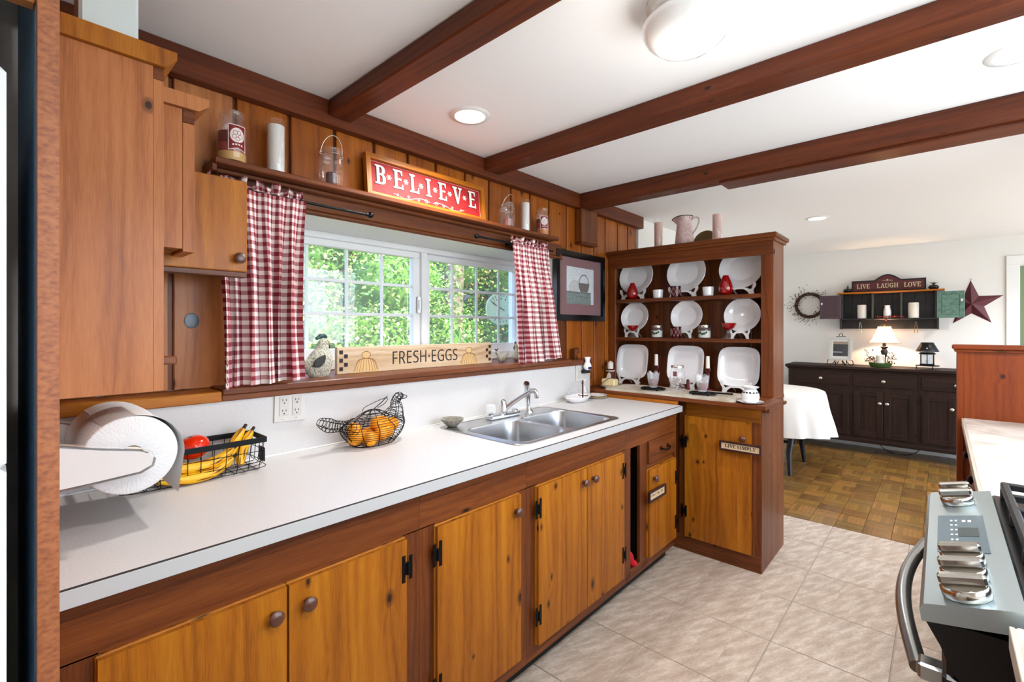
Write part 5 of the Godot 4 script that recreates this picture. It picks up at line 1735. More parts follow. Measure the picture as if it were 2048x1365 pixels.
func dishes_by_sink() -> void:
	# shallow oval dish with bottles
	var t := thing("serving_dish", "white oval serving dish by the corner of the counter", "dish", V(2.45, 0.914, 0.085), 0.15)
	var rows := []
	for q in [[0.0, 0.004], [0.55, 0.004], [0.72, 0.010], [0.95, 0.030], [1.0, 0.034], [1.0, 0.030], [0.74, 0.004], [0.6, 0.0], [0.0, 0.0]]:
		var row := []
		for j in 41:
			var a := TAU * j / 40.0
			row.append(V(cos(a) * 0.128 * q[0], q[1], sin(a) * 0.068 * q[0]))
		rows.append(row)
	put("dish", mb().sheet(rows, Vector3.ZERO, [], true), M.ceramic, t)
	var by := 0.9185
	var b := thing("glass_bottle", "clear glass syrup bottle with a rusty clasp in the oval dish", "bottle", V(2.515, by, 0.082))
	put("bottle", mb().lathe([Vector2(0, 0.001), Vector2(0.026, 0.001), Vector2(0.030, 0.008), Vector2(0.030, 0.050), Vector2(0.022, 0.080), Vector2(0.022, 0.105), Vector2(0.026, 0.125), Vector2(0.024, 0.130)], 24), M.jar, b)
	var cl := mb()
	cl.box(V(-0.027, 0.07, 0.012), V(0.008, 0.11, 0.008), 1, 0.002)
	cl.tube(arc_pts(V(0, 0.028, 0), V(0.031, 0, 0), V(0, 0, 0.031), 1.5, 4.6, 14), 0.003, 6)
	cl.ball(V(-0.028, 0.108, 0.012), V(0.008, 0.012, 0.006), 8, 6)
	part_label(put("clasp", cl, mat(Color(0.30, 0.16, 0.05), 0.6, 0.4), b), "rusty brown metal clasp")
	var c := thing("glass_mug", "small clear ribbed glass mug in the oval dish", "mug", V(2.425, by, 0.070))
	put("cup", mb().lathe([Vector2(0, 0.002), Vector2(0.030, 0.002), Vector2(0.031, 0.01), Vector2(0.033, 0.075), Vector2(0.032, 0.077)], 12, Vector3.ZERO, 0.99), M.jar, c)
	put("handle", mb().tube(arc_pts(V(-0.034, 0.042, 0.0), V(-0.022, 0, 0), V(0, 0.026, 0), -1.5, 1.5, 14), 0.0045, 8), M.jar, c)
	for k in 2:
		var s := thing("saucer", ["upper decorated saucer of the pair beside the oval dish", "plain lower saucer of the pair beside the oval dish"][k], "saucer", V(2.645, 0.914 + [0.012, 0.0][k], 0.100))
		put("dish", mb().lathe([Vector2(0, 0.0), Vector2(0.040, 0.0), Vector2(0.064, 0.009), Vector2(0.066, 0.012), Vector2(0.060, 0.0115), Vector2(0.038, 0.004), Vector2(0, 0.003)], 32), M.ceramic if k == 0 else mat(Color(0.80, 0.72, 0.56), 0.3), s)
		if k == 0:
			var de := mb()
			for j in 9:
				var a := TAU * j / 9.0
				de.ball(V(0.052 * cos(a), 0.0098, 0.052 * sin(a)), V(0.004, 0.0012, 0.003), 6, 4)
			part_label(put("sprig_print", de, mat(Color(0.25, 0.25, 0.30), 0.5), s), "small dark sprigs round the rim")

func hen_basket() -> void:
	var t := thing("hen_basket", "black wire egg basket shaped like a hen on the counter", "basket", V(1.0, 0.914, 0.098))
	t.rotation.y = 0.10
	var wr := 0.0011
	# body section at height y: semi axes and x shift
	var sec := func(f: float) -> Array:
		# f 0 bottom, 1 top
		var a := lerpf(0.088, 0.140, sin(minf(f, 0.72) / 0.72 * PI * 0.5)) * (1.0 - 0.30 * smoothstep(0.72, 1.0, f))
		var b := lerpf(0.060, 0.088, sin(minf(f, 0.6) / 0.6 * PI * 0.5)) * (1.0 - 0.35 * smoothstep(0.65, 1.0, f))
		return [a, b, 0.010]
	var hb := 0.098
	var m := mb()
	for i in 13:
		var f := i / 12.0
		var s: Array = sec.call(f)
		var pts := []
		for j in 40:
			var a := TAU * j / 40.0
			var fwd := pow(maxf(0.0, cos(a)), 4.0)
			pts.append(V(s[2] + cos(a) * s[0] * (1.0 + 0.02 * fwd), 0.004 + hb * f + 0.016 * f * fwd, sin(a) * s[1]))
		m.tube(pts, wr, 5, true)
	put("body_wires", m, M.wire, t)
	var ribs := mb()
	for j in 12:
		var a := TAU * (j + 0.5) / 12.0
		var pts := []
		for i in 13:
			var f := i / 12.0
			var s: Array = sec.call(f)
			pts.append(V(s[2] + cos(a) * s[0] * 1.01, 0.004 + hb * f, sin(a) * s[1] * 1.01))
		ribs.tube(pts, 0.0016, 5)
	ribs.tube(arc_pts(V(0.01, 0.003, 0), V(0.088, 0, 0), V(0, 0, 0.06), 0, TAU, 30).slice(0, 30), 0.0018, 5, true)
	put("rib_wires", ribs, M.wire, t)
	# tail, neck: hoops along a path
	var hoops := func(path: Array, ra: Array, rb: Array, cnt: int, long: int) -> MB:
		var b := mb()
		var sp := smooth_path(path, 8)
		var strands := []
		for k in long:
			strands.append([])
		for i in cnt:
			var f := float(i) / (cnt - 1)
			var at := f * (sp.size() - 1)
			var i0 := mini(int(at), sp.size() - 2)
			var p: Vector3 = sp[i0].lerp(sp[i0 + 1], at - i0)
			var d: Vector3 = (sp[i0 + 1] - sp[i0]).normalized()
			var side := V(0, 0, 1)
			var up := side.cross(d).normalized()
			var fi := f * (ra.size() - 1)
			var k0 := mini(int(fi), ra.size() - 2)
			var a: float = lerpf(ra[k0], ra[k0 + 1], fi - k0)
			var c: float = lerpf(rb[k0], rb[k0 + 1], fi - k0)
			b.tube(arc_pts(p, up * a, side * c, 0, TAU, 16).slice(0, 16), 0.0011, 5, true)
			for k in long:
				var an := TAU * k / long
				strands[k].append(p + up * a * cos(an) + side * c * sin(an))
		for k in long:
			b.tube(strands[k], 0.0014, 5)
		return b
	put("tail_wires", hoops.call([V(-0.085, 0.078, 0), V(-0.135, 0.090, 0), V(-0.175, 0.098, 0), V(-0.220, 0.118, 0)], [0.034, 0.020, 0.020, 0.026, 0.016], [0.045, 0.022, 0.016, 0.020, 0.020], 12, 6), M.wire, t)
	put("neck_wires", hoops.call([V(0.105, 0.085, 0), V(0.122, 0.125, 0), V(0.118, 0.150, 0), V(0.135, 0.172, 0), V(0.158, 0.170, 0)], [0.048, 0.028, 0.018, 0.019, 0.006], [0.056, 0.030, 0.018, 0.016, 0.004], 12, 7), M.wire, t)
	put("beak", mb().tube(smooth_path([V(0.150, 0.178, 0), V(0.172, 0.172, 0), V(0.180, 0.166, 0), V(0.172, 0.160, 0), V(0.152, 0.160, 0)], 5), 0.0016, 5), M.wire, t)
	var lid := mb()
	for j in 10:
		var a := TAU * j / 10.0
		var pts := []
		for i in 9:
			var f := i / 8.0
			pts.append(V(0.008 + cos(a) * 0.070 * (1.0 - f * 0.92), 0.108 + 0.026 * sin(f * PI * 0.5), sin(a) * 0.052 * (1.0 - f * 0.92)))
		lid.tube(pts, 0.0014, 5)
	for k in 2:
		lid.tube(arc_pts(V(0.008, 0.108 + 0.014 * k, 0), V(0.070 - 0.022 * k, 0, 0), V(0, 0, 0.052 - 0.016 * k), 0, TAU, 26).slice(0, 26), 0.0013, 5, true)
	lid.tube(smooth_path([V(-0.045, 0.134, 0.004), V(-0.030, 0.150, 0.004), V(0.050, 0.172, 0.006), V(0.075, 0.168, 0.004), V(0.062, 0.150, 0.0), V(0.03, 0.138, 0)], 6), 0.0013, 5)
	lid.tube([V(0.0, 0.136, 0.01), V(0.040, 0.160, 0.012), V(0.068, 0.180, 0.010)], 0.0018, 5)
	put("lid_wires", lid, M.wire, t)
	# oranges lying in it
	var om := mat(Color(0.96, 0.64, 0.05), 0.42)
	om.albedo_texture = mottled(Color(0.95, 0.86, 0.7), Color(1, 0.95, 0.85), Color(1, 1, 1), 77, 0.03, 0.2, 128, 64)
	var om2 := mb().ball(V(0, 0.0285, 0), V(0.0295, 0.0285, 0.0295), 20, 12, 0.06).mesh()
	var spots := [V(-0.070, 0.010, 0.008), V(-0.040, 0.006, -0.03), V(-0.024, 0.006, 0.036), V(0.012, 0.006, -0.022), V(0.028, 0.012, 0.036), V(0.068, 0.010, 0.010), V(0.098, 0.034, -0.008), V(0.062, 0.044, -0.025), V(0.016, 0.050, 0.008), V(-0.072, 0.040, -0.018)]
	for k in spots.size():
		var p: Vector3 = spots[k]
		var o := put("orange", om2, om, null, t.position + p.rotated(Vector3.UP, 0.10))
		o.rotation = V(0.4 * sin(k * 2.3), k * 1.3, 0.3 * cos(k * 1.7))
		tag(o, "ripe orange lying in the hen wire basket", "orange", "oranges in the hen basket")

func fruit_basket() -> void:
	var t := thing("fruit_basket", "black wire fruit bin on the counter beside the paper towels", "basket", V(0.405, 0.914, 0.09))
	var L := 0.36
	var W := 0.142
	var H := 0.100
	var rim := mb()
	for s in [-1.0, 1.0]:
		rim.box(V(0, H, s * W * 0.5), V(L, 0.017, 0.0035), 0, 0.001)
		rim.box(V(s * L * 0.5, H, 0), V(0.0035, 0.017, W), 2, 0.001)
	put("rim", rim, M.iron, t)
	var w := mb()
	for i in 11:
		var x := lerpf(-L * 0.47, L * 0.47, i / 10.0)
		w.tube(smooth_path([V(x, H, W * 0.5), V(x * 0.96, 0.03, W * 0.46), V(x * 0.94, 0.006, W * 0.40), V(x * 0.94, 0.003, 0), V(x * 0.94, 0.006, -W * 0.40), V(x * 0.96, 0.03, -W * 0.46), V(x, H, -W * 0.5)], 4), 0.0012, 5)
	for k in [[0.03, 0.96, 0.92], [0.065, 0.98, 0.96]]:
		var p := rrect(L * k[1], W * k[2], 0.02, 4)
		var pts := []
		for q in p:
			pts.append(V(q.x, k[0], q.y))
		w.tube(pts, 0.0012, 5, true)
	for i in 4:
		var z := lerpf(-W * 0.36, W * 0.36, i / 3.0)
		w.tube(smooth_path([V(-L * 0.5, H, z), V(-L * 0.48, 0.03, z), V(-L * 0.44, 0.006, z), V(L * 0.44, 0.006, z), V(L * 0.48, 0.03, z), V(L * 0.5, H, z)], 4), 0.0012, 5)
	put("wires", w, M.wire, t)
	var tg := mb()
	tg.box(V(L * 0.5 + 0.004, 0.045, 0.02), V(0.003, 0.045, 0.05), 1, 0.001)
	part_label(put("tag_plate", tg, M.black, t), "black tag plate on the end")
	# tomato
	var tm := thing("tomato", "ripe red tomato on top of the bananas", "tomato", V(0.412, 0.976, 0.085))
	tm.rotation.z = 0.25
	put("tomato_flesh", mb().ball(V(0, 0.034, 0), V(0.044, 0.036, 0.044), 24, 14, 0.08), mat(Color(0.80, 0.15, 0.03), 0.12), tm)
	put("stem_scar", mb().ball(V(0, 0.067, 0), V(0.006, 0.002, 0.006), 8, 4), mat(Color(0.25, 0.22, 0.05), 0.8), tm)
	# bananas
	var bm := mat(Color(0.92, 0.68, 0.05), 0.45)
	bm.albedo_texture = banana_skin()
	var tip := mat(Color(0.12, 0.08, 0.03), 0.8)
	var lie := [
		[[V(-0.10, 0.020, 0.052), V(-0.03, 0.010, 0.055), V(0.04, 0.016, 0.05), V(0.095, 0.045, 0.035)], "lowest banana lying along the front wires of the bin"],
		[[V(-0.10, 0.052, 0.040), V(-0.03, 0.038, 0.046), V(0.04, 0.042, 0.042), V(0.10, 0.072, 0.025)], "banana resting on the lowest one in the bin"],
		[[V(-0.11, 0.040, 0.0), V(-0.03, 0.026, 0.006), V(0.04, 0.028, 0.006), V(0.085, 0.055, 0.0)], "banana under the tomato in the bin"],
		[[V(0.078, 0.018, 0.030), V(0.092, 0.050, 0.015), V(0.112, 0.085, -0.002), V(0.140, 0.122, -0.012)], "freckled banana standing upright at the end of the bin"],
		[[V(0.118, 0.014, 0.025), V(0.126, 0.046, 0.010), V(0.144, 0.080, -0.008), V(0.168, 0.108, -0.022)], "shorter upright banana in the corner of the bin"],
	]
	for k in lie.size():
		var b := thing("banana", lie[k][1], "banana", t.position + V(0, 0.008, 0), 0, "bananas in the wire bin")
		var p := smooth_path(lie[k][0], 6)
		var rr := []
		for i in p.size():
			var f := float(i) / (p.size() - 1)
			rr.append(0.0175 * pow(sin(clampf(f * 0.93 + 0.06, 0.0, 1.0) * PI), 0.42))
		put("peel", mb().tube(p, rr, 8), bm, b)
		var e: Vector3 = p[p.size() - 1]
		var d: Vector3 = (p[p.size() - 1] - p[p.size() - 3]).normalized()
		put("stem", mb().tube([e - d * 0.006, e + d * 0.014], [0.006, 0.0045], 6), tip, b)

func banana_skin() -> ImageTexture:
	var im := Image.create(128, 64, false, Image.FORMAT_RGB8)
	var n := noise(5, 0.09, 2)
	for y in 64:
		for x in 128:
			var v := n.get_noise_2d(x * 0.8, y * 3.0)
			var c := Color(1, 1, 1)
			if v > 0.42:
				c = Color(0.35, 0.22, 0.12)
			elif v > 0.33:
				c = Color(0.75, 0.62, 0.40)
			im.set_pixel(x, y, c)
	return ImageTexture.create_from_image(im)

func towel_holder() -> void:
	var t := thing("towel_holder", "white painted wooden paper towel holder fixed to the fridge panel", "holder")
	for k in 2:
		var z: float = [0.448, 0.075][k]
		var b := mb()
		b.xf = Transform3D(Basis(), V(0, 0, z))
		b.prism(PackedVector2Array([Vector2(0.0665, 1.040), Vector2(0.15, 1.045), Vector2(0.215, 1.050), Vector2(0.238, 1.062), Vector2(0.242, 1.078), Vector2(0.235, 1.094), Vector2(0.215, 1.104), Vector2(0.15, 1.118), Vector2(0.0665, 1.140)]), -0.012, 0.012, 0.005)
		put("arm", b, M.gloss_white, t)
	put("back_rail", between(V(0.0665, 1.05, 0.087), V(0.082, 1.13, 0.436), 2, 0.003), M.gloss_white, t)
	put("dowel", mb().tube([V(0.205, 1.085, 0.07), V(0.205, 1.085, 0.448)], 0.010, 10), M.gloss_white, t)
	var r := thing("paper_towels", "big roll of white paper towels with a loose end", "paper towels", V(0.205, 1.085, 0.115))
	var b := mb()
	b.xf = Transform3D(Basis(V(1, 0, 0), PI / 2), Vector3.ZERO)
	b.lathe([Vector2(0.022, 0.0), Vector2(0.083, 0.0), Vector2(0.087, 0.004), Vector2(0.087, 0.301), Vector2(0.083, 0.305), Vector2(0.022, 0.305), Vector2(0.022, 0.0)], 48)
	var pm := mat(Color(0.88, 0.875, 0.865), 0.95)
	pm.heightmap_enabled = true
	var nt := NoiseTexture2D.new()
	nt.noise = noise(3, 0.05, 2)
	nt.width = 256
	nt.height = 256
	nt.seamless = true
	pm.heightmap_texture = nt
	pm.heightmap_scale = 0.08
	pm.uv1_scale = Vector3(8, 5, 1)
	put("roll", b, pm, r)
	var rows := []
	for i in 22:
		var f := i / 21.0
		var row := []
		var a := lerpf(2.2, -0.30, minf(1.0, f / 0.72))
		var rr := 0.0885 + 0.012 * smoothstep(0.15, 0.8, f)
		var p := V(rr * cos(a), rr * sin(a), 0)
		if f > 0.72:
			p += V(-0.010 * (f - 0.72) / 0.28, -0.075 * (f - 0.72) / 0.28, 0)
		for j in 5:
			row.append(p + V(0.002 * sin(j * 2.0), 0, lerpf(0.004, 0.302, j / 4.0)))
		rows.append(row)
	var ps: StandardMaterial3D = pm.duplicate()
	ps.cull_mode = BaseMaterial3D.CULL_DISABLED
	put("loose_sheet", mb().sheet(rows, V(1, 0.5, 0)), ps, r)
	put("core", mb().tube([V(0, 0, -0.001), V(0, 0, 0.306)], 0.0215, 16), mat(Color(0.62, 0.52, 0.40), 0.9), r)

# ---------------------------------------------------------------- curtains, signs, figures at the window
func curtain(x0: float, x1: float, bx0: float, bx1: float, yb0: float, yb1: float, z: float, folds: int, seed_: int, label: String, bulge: float) -> void:
	var t := thing("curtain", label, "curtain", Vector3.ZERO, 0, "gingham curtains")
	var yr := 1.846
	var q := RandomNumberGenerator.new()
	q.seed = seed_
	var ph := []
	for k in folds + 2:
		ph.append(q.randf_range(-0.6, 0.6))
	var cloth_w := (x1 - x0) * 1.75
	var rows := []
	var uvs := []
	var nr := 34
	var nc := folds * 12
	var pos := func(s: float, y: float, f: float) -> Vector3:
		# s 0..1 across, f 0 at the rod .. 1 at the hem
		var amp := lerpf(0.012, 0.044, smoothstep(0.0, 0.5, f))
		var a: float = s * folds * TAU + 0.9 * sin(s * 9.0 + folds) + f * 0.7 * sin(s * 5.0)
		var x := lerpf(lerpf(x0, x1, s), lerpf(bx0, bx1, s), pow(f, 1.2)) + bulge * sin(f * PI) * (0.5 - s)
		x += 0.011 * sin(a * 2.0 + 1.0) * f
		var zz := z + 0.012 + amp * (0.5 + 0.5 * sin(a)) + amp * 0.5 * sin(a * 0.37 + 1.0) * f + 0.006 * sin(a * 0.5 + f * 2.0) * f + 0.014 * f * f
		return V(x, y, zz)
	for i in nr + 1:
		var f := float(i) / nr
		var row := []
		var ur := []
		for j in nc + 1:
			var s := float(j) / nc
			var yb := lerpf(yb0, yb1, s)
			var y := lerpf(yr, yb, f)
			row.append(pos.call(s, y, f))
			ur.append(Vector2(s * cloth_w, yr - y + 0.02 * 0.0))
		rows.append(row)
		uvs.append(ur)
	put("panel", mb().sheet(rows, V(0, 0, 1), uvs), M.gingham, t)
	# ruffled heading over the rod
	rows = []
	uvs = []
	for i in 7:
		var f := i / 6.0
		var row := []
		var ur := []
		for j in nc * 2 + 1:
			var s := float(j) / (nc * 2)
			var a: float = s * folds * 1.5 * TAU + ph[int(s * folds) % ph.size()]
			var amp := lerpf(0.006, 0.015, f)
			var p: Vector3 = V(lerpf(x0, x1, s) + 0.006 * f * sin(a * 1.3), yr + 0.044 * f * (0.8 + 0.25 * sin(a * 0.7)), z + amp * sin(a) + 0.002)
			row.append(p)
			ur.append(Vector2(s * cloth_w, -0.05 * f))
		rows.append(row)
		uvs.append(ur)
	put("ruffle", mb().sheet(rows, V(0, 0, 1), uvs), M.gingham, t)

func curtains() -> void:
	var sc := 1.0 / (8.0 * 0.0145)
	M.gingham.uv1_scale = Vector3(sc, sc, 1)
	curtain(0.462, 0.785, 0.495, 0.752, 1.172, 1.186, -0.020, 6, 4, "red and white gingham curtain beside the amber cabinet door", 0.035)
	curtain(1.932, 2.262, 1.950, 2.360, 1.160, 1.196, -0.016, 7, 9, "red and white gingham curtain beside the framed basket picture", 0.0)
	for k in 2:
		var a: float = [0.42, 1.690][k]
		var b: float = [1.045, 2.32][k]
		var r := thing("curtain_rod", ["black metal curtain rod with a ball end through the curtain by the amber door", "black metal curtain rod with a ball end through the curtain by the picture"][k], "rod", V(0, 1.846, -0.013))
		put("bar", mb().tube([V(a, 0, 0), V(b, 0, 0)], 0.0055, 10), M.iron, r)
		var fx: float = [b, a][k]
		var s: float = [1.0, -1.0][k]
		put("finial", mb().ball(V(fx + s * 0.016, 0, 0), V(0.014, 0.013, 0.013), 16, 10), mat(Color(0.04, 0.04, 0.045), 0.15, 0.5), r)
		put("collar", mb().tube([V(fx - s * 0.004, 0, 0), V(fx + s * 0.006, 0, 0)], 0.008, 10), M.iron, r)
		for bx in [[0.60, 0.775], [1.96, 2.24]][k]:
			put("bracket", mb().box(V(bx, 0.004, -0.034), V(0.012, 0.02, 0.054), 2, 0.002), M.iron, r)

func eggs_sign() -> void:
	var t := thing("eggs_sign", "long pale wood FRESH EGGS board standing on the window sill", "sign", V(1.447, 1.1722, -0.152))
	var w := 0.935
	var h := 0.116
	put("board", mb().box(V(0, h * 0.5, 0), V(w, h, 0.022), 0, 0.002), tint(M.pale_wood, Color(0.95, 0.96, 1.0)), t)
	var dk := mat(Color(0.10, 0.045, 0.045), 0.7)
	var fz := 0.0112
	var tx := put("lettering", text("FRESH·EGGS", 0.070, 0.001, false, false), dk, t, V(0.005, h * 0.5, fz))
	var box: AABB = tx.mesh.get_aabb()
	tx.scale = V(0.40 / box.size.x, 0.060 / box.size.y, 1)
	for s in [-1.0, 1.0]:
		var x: float = s * (w * 0.5 - 0.018)
		for k in 3:
			put("square", mb().box(V(x, 0.022 + k * 0.036, fz), V(0.017, 0.017, 0.001), 1, 0.0), dk, t)
		for k in 2:
			put("square", mb().box(V(x - s * 0.022, 0.040 + k * 0.036, fz), V(0.017, 0.017, 0.001), 1, 0.0), dk, t)
		# burnt cone flower
		var fl := mb()
		var c := Vector2(s * 0.33 if s < 0 else 0.29, 0.045)
		fl.tube(arc_pts(V(c.x, c.y + 0.034, fz), V(0.022, 0, 0), V(0, 0.016, 0), 0, TAU, 16).slice(0, 16), 0.0012, 4, true)
		for j in 11:
			var a := PI * (j + 0.5) / 11.0
			fl.tube(smooth_path([V(c.x + 0.010 * cos(a), c.y + 0.018, fz), V(c.x + 0.040 * cos(a), c.y + 0.010, fz), V(c.x + 0.062 * cos(a), c.y - 0.035 - 0.006 * sin(a), fz)], 4), 0.0009, 4)
		part_label(put("flower_drawing", fl, mat(Color(0.50, 0.33, 0.10), 0.8), t), "burnt yellow coneflower drawing")
		var pet := mb()
		pet.xf = Transform3D(Basis(), V(c.x, c.y, fz - 0.0008))
		pet.prism(smooth2([Vector2(-0.062, -0.042), Vector2(-0.045, -0.005), Vector2(-0.015, 0.018), Vector2(0.015, 0.018), Vector2(0.045, -0.005), Vector2(0.062, -0.042), Vector2(0.0, -0.040)], 3), 0, 0.0008)
		pet.prism(smooth2([Vector2(-0.020, 0.034), Vector2(0.0, 0.048), Vector2(0.020, 0.034), Vector2(0.0, 0.02)], 4), 0, 0.0009)
		part_label(put("flower_wash", pet, mat(Color(0.80, 0.66, 0.45), 0.8), t), "pale yellow flower wash")

# smooth union of capsules, meshed with surface nets
func blob(bones: Array, cell: float, k := 0.012, flat := 1.0) -> MB:
	var lo := V(1e9, 1e9, 1e9)
	var hi := -lo
	for b in bones:
		var r: float = maxf(b[2], b[3]) + k + cell * 1.5
		for e in [b[0], b[1]]:
			lo = lo.min(e - Vector3.ONE * r)
			hi = hi.max(e + Vector3.ONE * r)
	lo.z = lo.z * flat if flat < 1.0 else lo.z
	hi.z = hi.z * flat if flat < 1.0 else hi.z
	var nx := int((hi.x - lo.x) / cell) + 2
	var ny := int((hi.y - lo.y) / cell) + 2
	var nz := int((hi.z - lo.z) / cell) + 2
	var f := PackedFloat32Array()
	f.resize(nx * ny * nz)
	for z in nz:
		for y in ny:
			for x in nx:
				var p := lo + V(x, y, z) * cell
				p.z /= flat
				var d := 1.0
				for b in bones:
					var ab: Vector3 = b[1] - b[0]
					var t := clampf((p - b[0]).dot(ab) / maxf(ab.dot(ab), 1e-9), 0.0, 1.0)
					var q: float = (p - b[0] - ab * t).length() - lerpf(b[2], b[3], t)
					var h := clampf(0.5 + 0.5 * (d - q) / k, 0.0, 1.0)
					d = lerpf(d, q, h) - k * h * (1.0 - h)
				f[(z * ny + y) * nx + x] = d
	var at := PackedInt32Array()
	at.resize(nx * ny * nz)
	at.fill(-1)
	var out := mb()
	for z in nz - 1:
		for y in ny - 1:
			for x in nx - 1:
				var s := V(0, 0, 0)
				var c := 0
				for e in [[0, 0, 0, 1, 0, 0], [0, 1, 0, 1, 1, 0], [0, 0, 1, 1, 0, 1], [0, 1, 1, 1, 1, 1], [0, 0, 0, 0, 1, 0], [1, 0, 0, 1, 1, 0], [0, 0, 1, 0, 1, 1], [1, 0, 1, 1, 1, 1], [0, 0, 0, 0, 0, 1], [1, 0, 0, 1, 0, 1], [0, 1, 0, 0, 1, 1], [1, 1, 0, 1, 1, 1]]:
					var a := f[((z + e[2]) * ny + y + e[1]) * nx + x + e[0]]
					var b := f[((z + e[5]) * ny + y + e[4]) * nx + x + e[3]]
					if (a < 0.0) != (b < 0.0):
						var t := a / (a - b)
						s += V(x + lerpf(e[0], e[3], t), y + lerpf(e[1], e[4], t), z + lerpf(e[2], e[5], t))
						c += 1
				if c:
					var p := lo + s / c * cell
					var i := (z * ny + y) * nx + x
					var g := V(f[i + 1] - f[i], f[i + nx] - f[i], f[i + nx * ny] - f[i])
					at[i] = out.vert(p, g.normalized() if g.length() > 0 else Vector3.UP, Vector2(p.x, p.y))
	for z in range(1, nz - 1):
		for y in range(1, ny - 1):
			for x in range(1, nx - 1):
				var i := (z * ny + y) * nx + x
				for ax in [[1, nx, nx * ny], [nx, nx * ny, 1], [nx * ny, 1, nx]]:
					if (f[i] < 0.0) != (f[i + ax[0]] < 0.0):
						var a := at[i]
						var b := at[i - ax[1]]
						var c := at[i - ax[1] - ax[2]]
						var d := at[i - ax[2]]
						if a >= 0 and b >= 0 and c >= 0 and d >= 0:
							out.tri(a, b, c)
							out.tri(a, c, d)
	return out

func speckled(s: int) -> StandardMaterial3D:
	return tri_mat(mottled(Color(0.30, 0.28, 0.24), Color(0.72, 0.71, 0.63), Color(0.80, 0.79, 0.72), s, 0.07, 0.3, 128, 128, 2.0), 9.0, 0.7, false)

func hens() -> void:
	var sp := speckled(41)
	var teal := mat(Color(0.16, 0.28, 0.28), 0.6)
	var red := mat(Color(0.28, 0.10, 0.10), 0.6)
	# big hen
	var t := thing("hen_figure", "large weathered wooden hen standing by the gingham curtain on the sill", "figurine", V(0.892, 1.1722, -0.125))
	put("body", blob([[V(0.0, 0.052, 0), V(0.005, 0.058, 0), 0.052, 0.052], [V(0.01, 0.075, 0), V(0.016, 0.128, 0), 0.040, 0.020], [V(0.018, 0.128, 0), V(0.020, 0.138, 0), 0.019, 0.016], [V(-0.03, 0.04, 0), V(-0.066, 0.062, 0), 0.034, 0.010], [V(0.0, 0.018, 0), V(0.01, 0.018, 0), 0.034, 0.034]], 0.006, 0.02, 0.62), sp, t)
	var wg := mb()
	wg.xf = Transform3D(Basis(V(0, 0, 1), 0.5), V(-0.012, 0.064, 0.030))
	wg.prism(smooth2([Vector2(-0.030, -0.006), Vector2(-0.01, -0.020), Vector2(0.018, -0.012), Vector2(0.032, 0.010), Vector2(0.010, 0.016), Vector2(-0.018, 0.012)], 4), 0, 0.009, 0.003, true)
	part_label(put("wing", wg, mat(Color(0.20, 0.20, 0.19), 0.8), t), "dark grey carved wing")
	put("comb", blob([[V(-0.008, 0.156, 0), V(0.004, 0.163, 0), 0.008, 0.008], [V(0.010, 0.166, 0), V(0.014, 0.168, 0), 0.010, 0.008], [V(0.024, 0.166, 0), V(0.032, 0.160, 0), 0.009, 0.006]], 0.004, 0.008, 0.7), teal, t)
	put("wattle", blob([[V(0.034, 0.140, 0), V(0.042, 0.120, 0), 0.005, 0.009]], 0.003, 0.006, 0.7), red, t)
	put("beak", mb().tube([V(0.034, 0.145, 0), V(0.048, 0.138, 0)], [0.006, 0.001], 6), mat(Color(0.55, 0.42, 0.20), 0.6), t)
	put("eye", mb().ball(V(0.022, 0.144, 0.0105), V(0.002, 0.002, 0.0015), 8, 5), M.black, t)
	put("tail_feathers", blob([[V(-0.052, 0.03, 0.004), V(-0.074, 0.012, 0.006), 0.014, 0.006]], 0.004, 0.006, 0.7), mat(Color(0.40, 0.42, 0.40), 0.8), t)
	# small hen with a tail up
	var u := thing("hen_figure", "small speckled hen with upturned tail beside the FRESH EGGS board", "figurine", V(1.995, 1.1722, -0.14))
	put("body", blob([[V(-0.006, 0.022, 0), V(0.008, 0.022, 0), 0.022, 0.022], [V(-0.016, 0.03, 0), V(-0.040, 0.058, 0), 0.018, 0.008], [V(0.02, 0.03, 0), V(0.050, 0.052, 0), 0.016, 0.007]], 0.0045, 0.010, 0.7), sp, u)
	put("comb", blob([[V(-0.042, 0.068, 0), V(-0.034, 0.078, 0), 0.004, 0.004], [V(-0.048, 0.070, 0), V(-0.056, 0.078, 0), 0.004, 0.003], [V(-0.048, 0.058, 0), V(-0.048, 0.048, 0), 0.003, 0.003]], 0.003, 0.005, 0.8), red, u)
	# slim hen half hidden by the curtain
	var s := thing("hen_figure", "slim tall wooden hen half hidden by the curtain near the picture", "figurine", V(2.115, 1.1722, -0.13))
	put("body", blob([[V(0.0, 0.030, 0), V(0.005, 0.03, 0), 0.030, 0.030], [V(0.0, 0.05, 0), V(-0.010, 0.100, 0), 0.026, 0.011]], 0.005, 0.014, 0.75), speckled(47), s)
	put("comb", blob([[V(-0.014, 0.108, 0), V(-0.006, 0.116, 0), 0.006, 0.004]], 0.003, 0.005, 0.8), mat(Color(0.20, 0.18, 0.17), 0.7), s)
	put("wattle", blob([[V(-0.020, 0.092, 0), V(-0.024, 0.078, 0), 0.004, 0.005]], 0.003, 0.004, 0.8), mat(Color(0.25, 0.22, 0.20), 0.7), s)
	# carved horse block on the rail
	var h := thing("horse_figure", "dark carved wooden horse block on the rail beside the hutch", "figurine", V(2.635, 1.1632, -0.060))
	var hb := mb()
	hb.prism(smooth2([Vector2(-0.028, 0.0), Vector2(-0.030, 0.05), Vector2(-0.022, 0.072), Vector2(-0.004, 0.068), Vector2(0.014, 0.076), Vector2(0.026, 0.060), Vector2(0.024, 0.040), Vector2(0.010, 0.044), Vector2(0.008, 0.020), Vector2(0.012, 0.0), Vector2(-0.004, 0.0), Vector2(-0.010, 0.02), Vector2(-0.014, 0.0)], 3), -0.012, 0.012, 0.002, true)
	put("body", hb, M.stain, h)

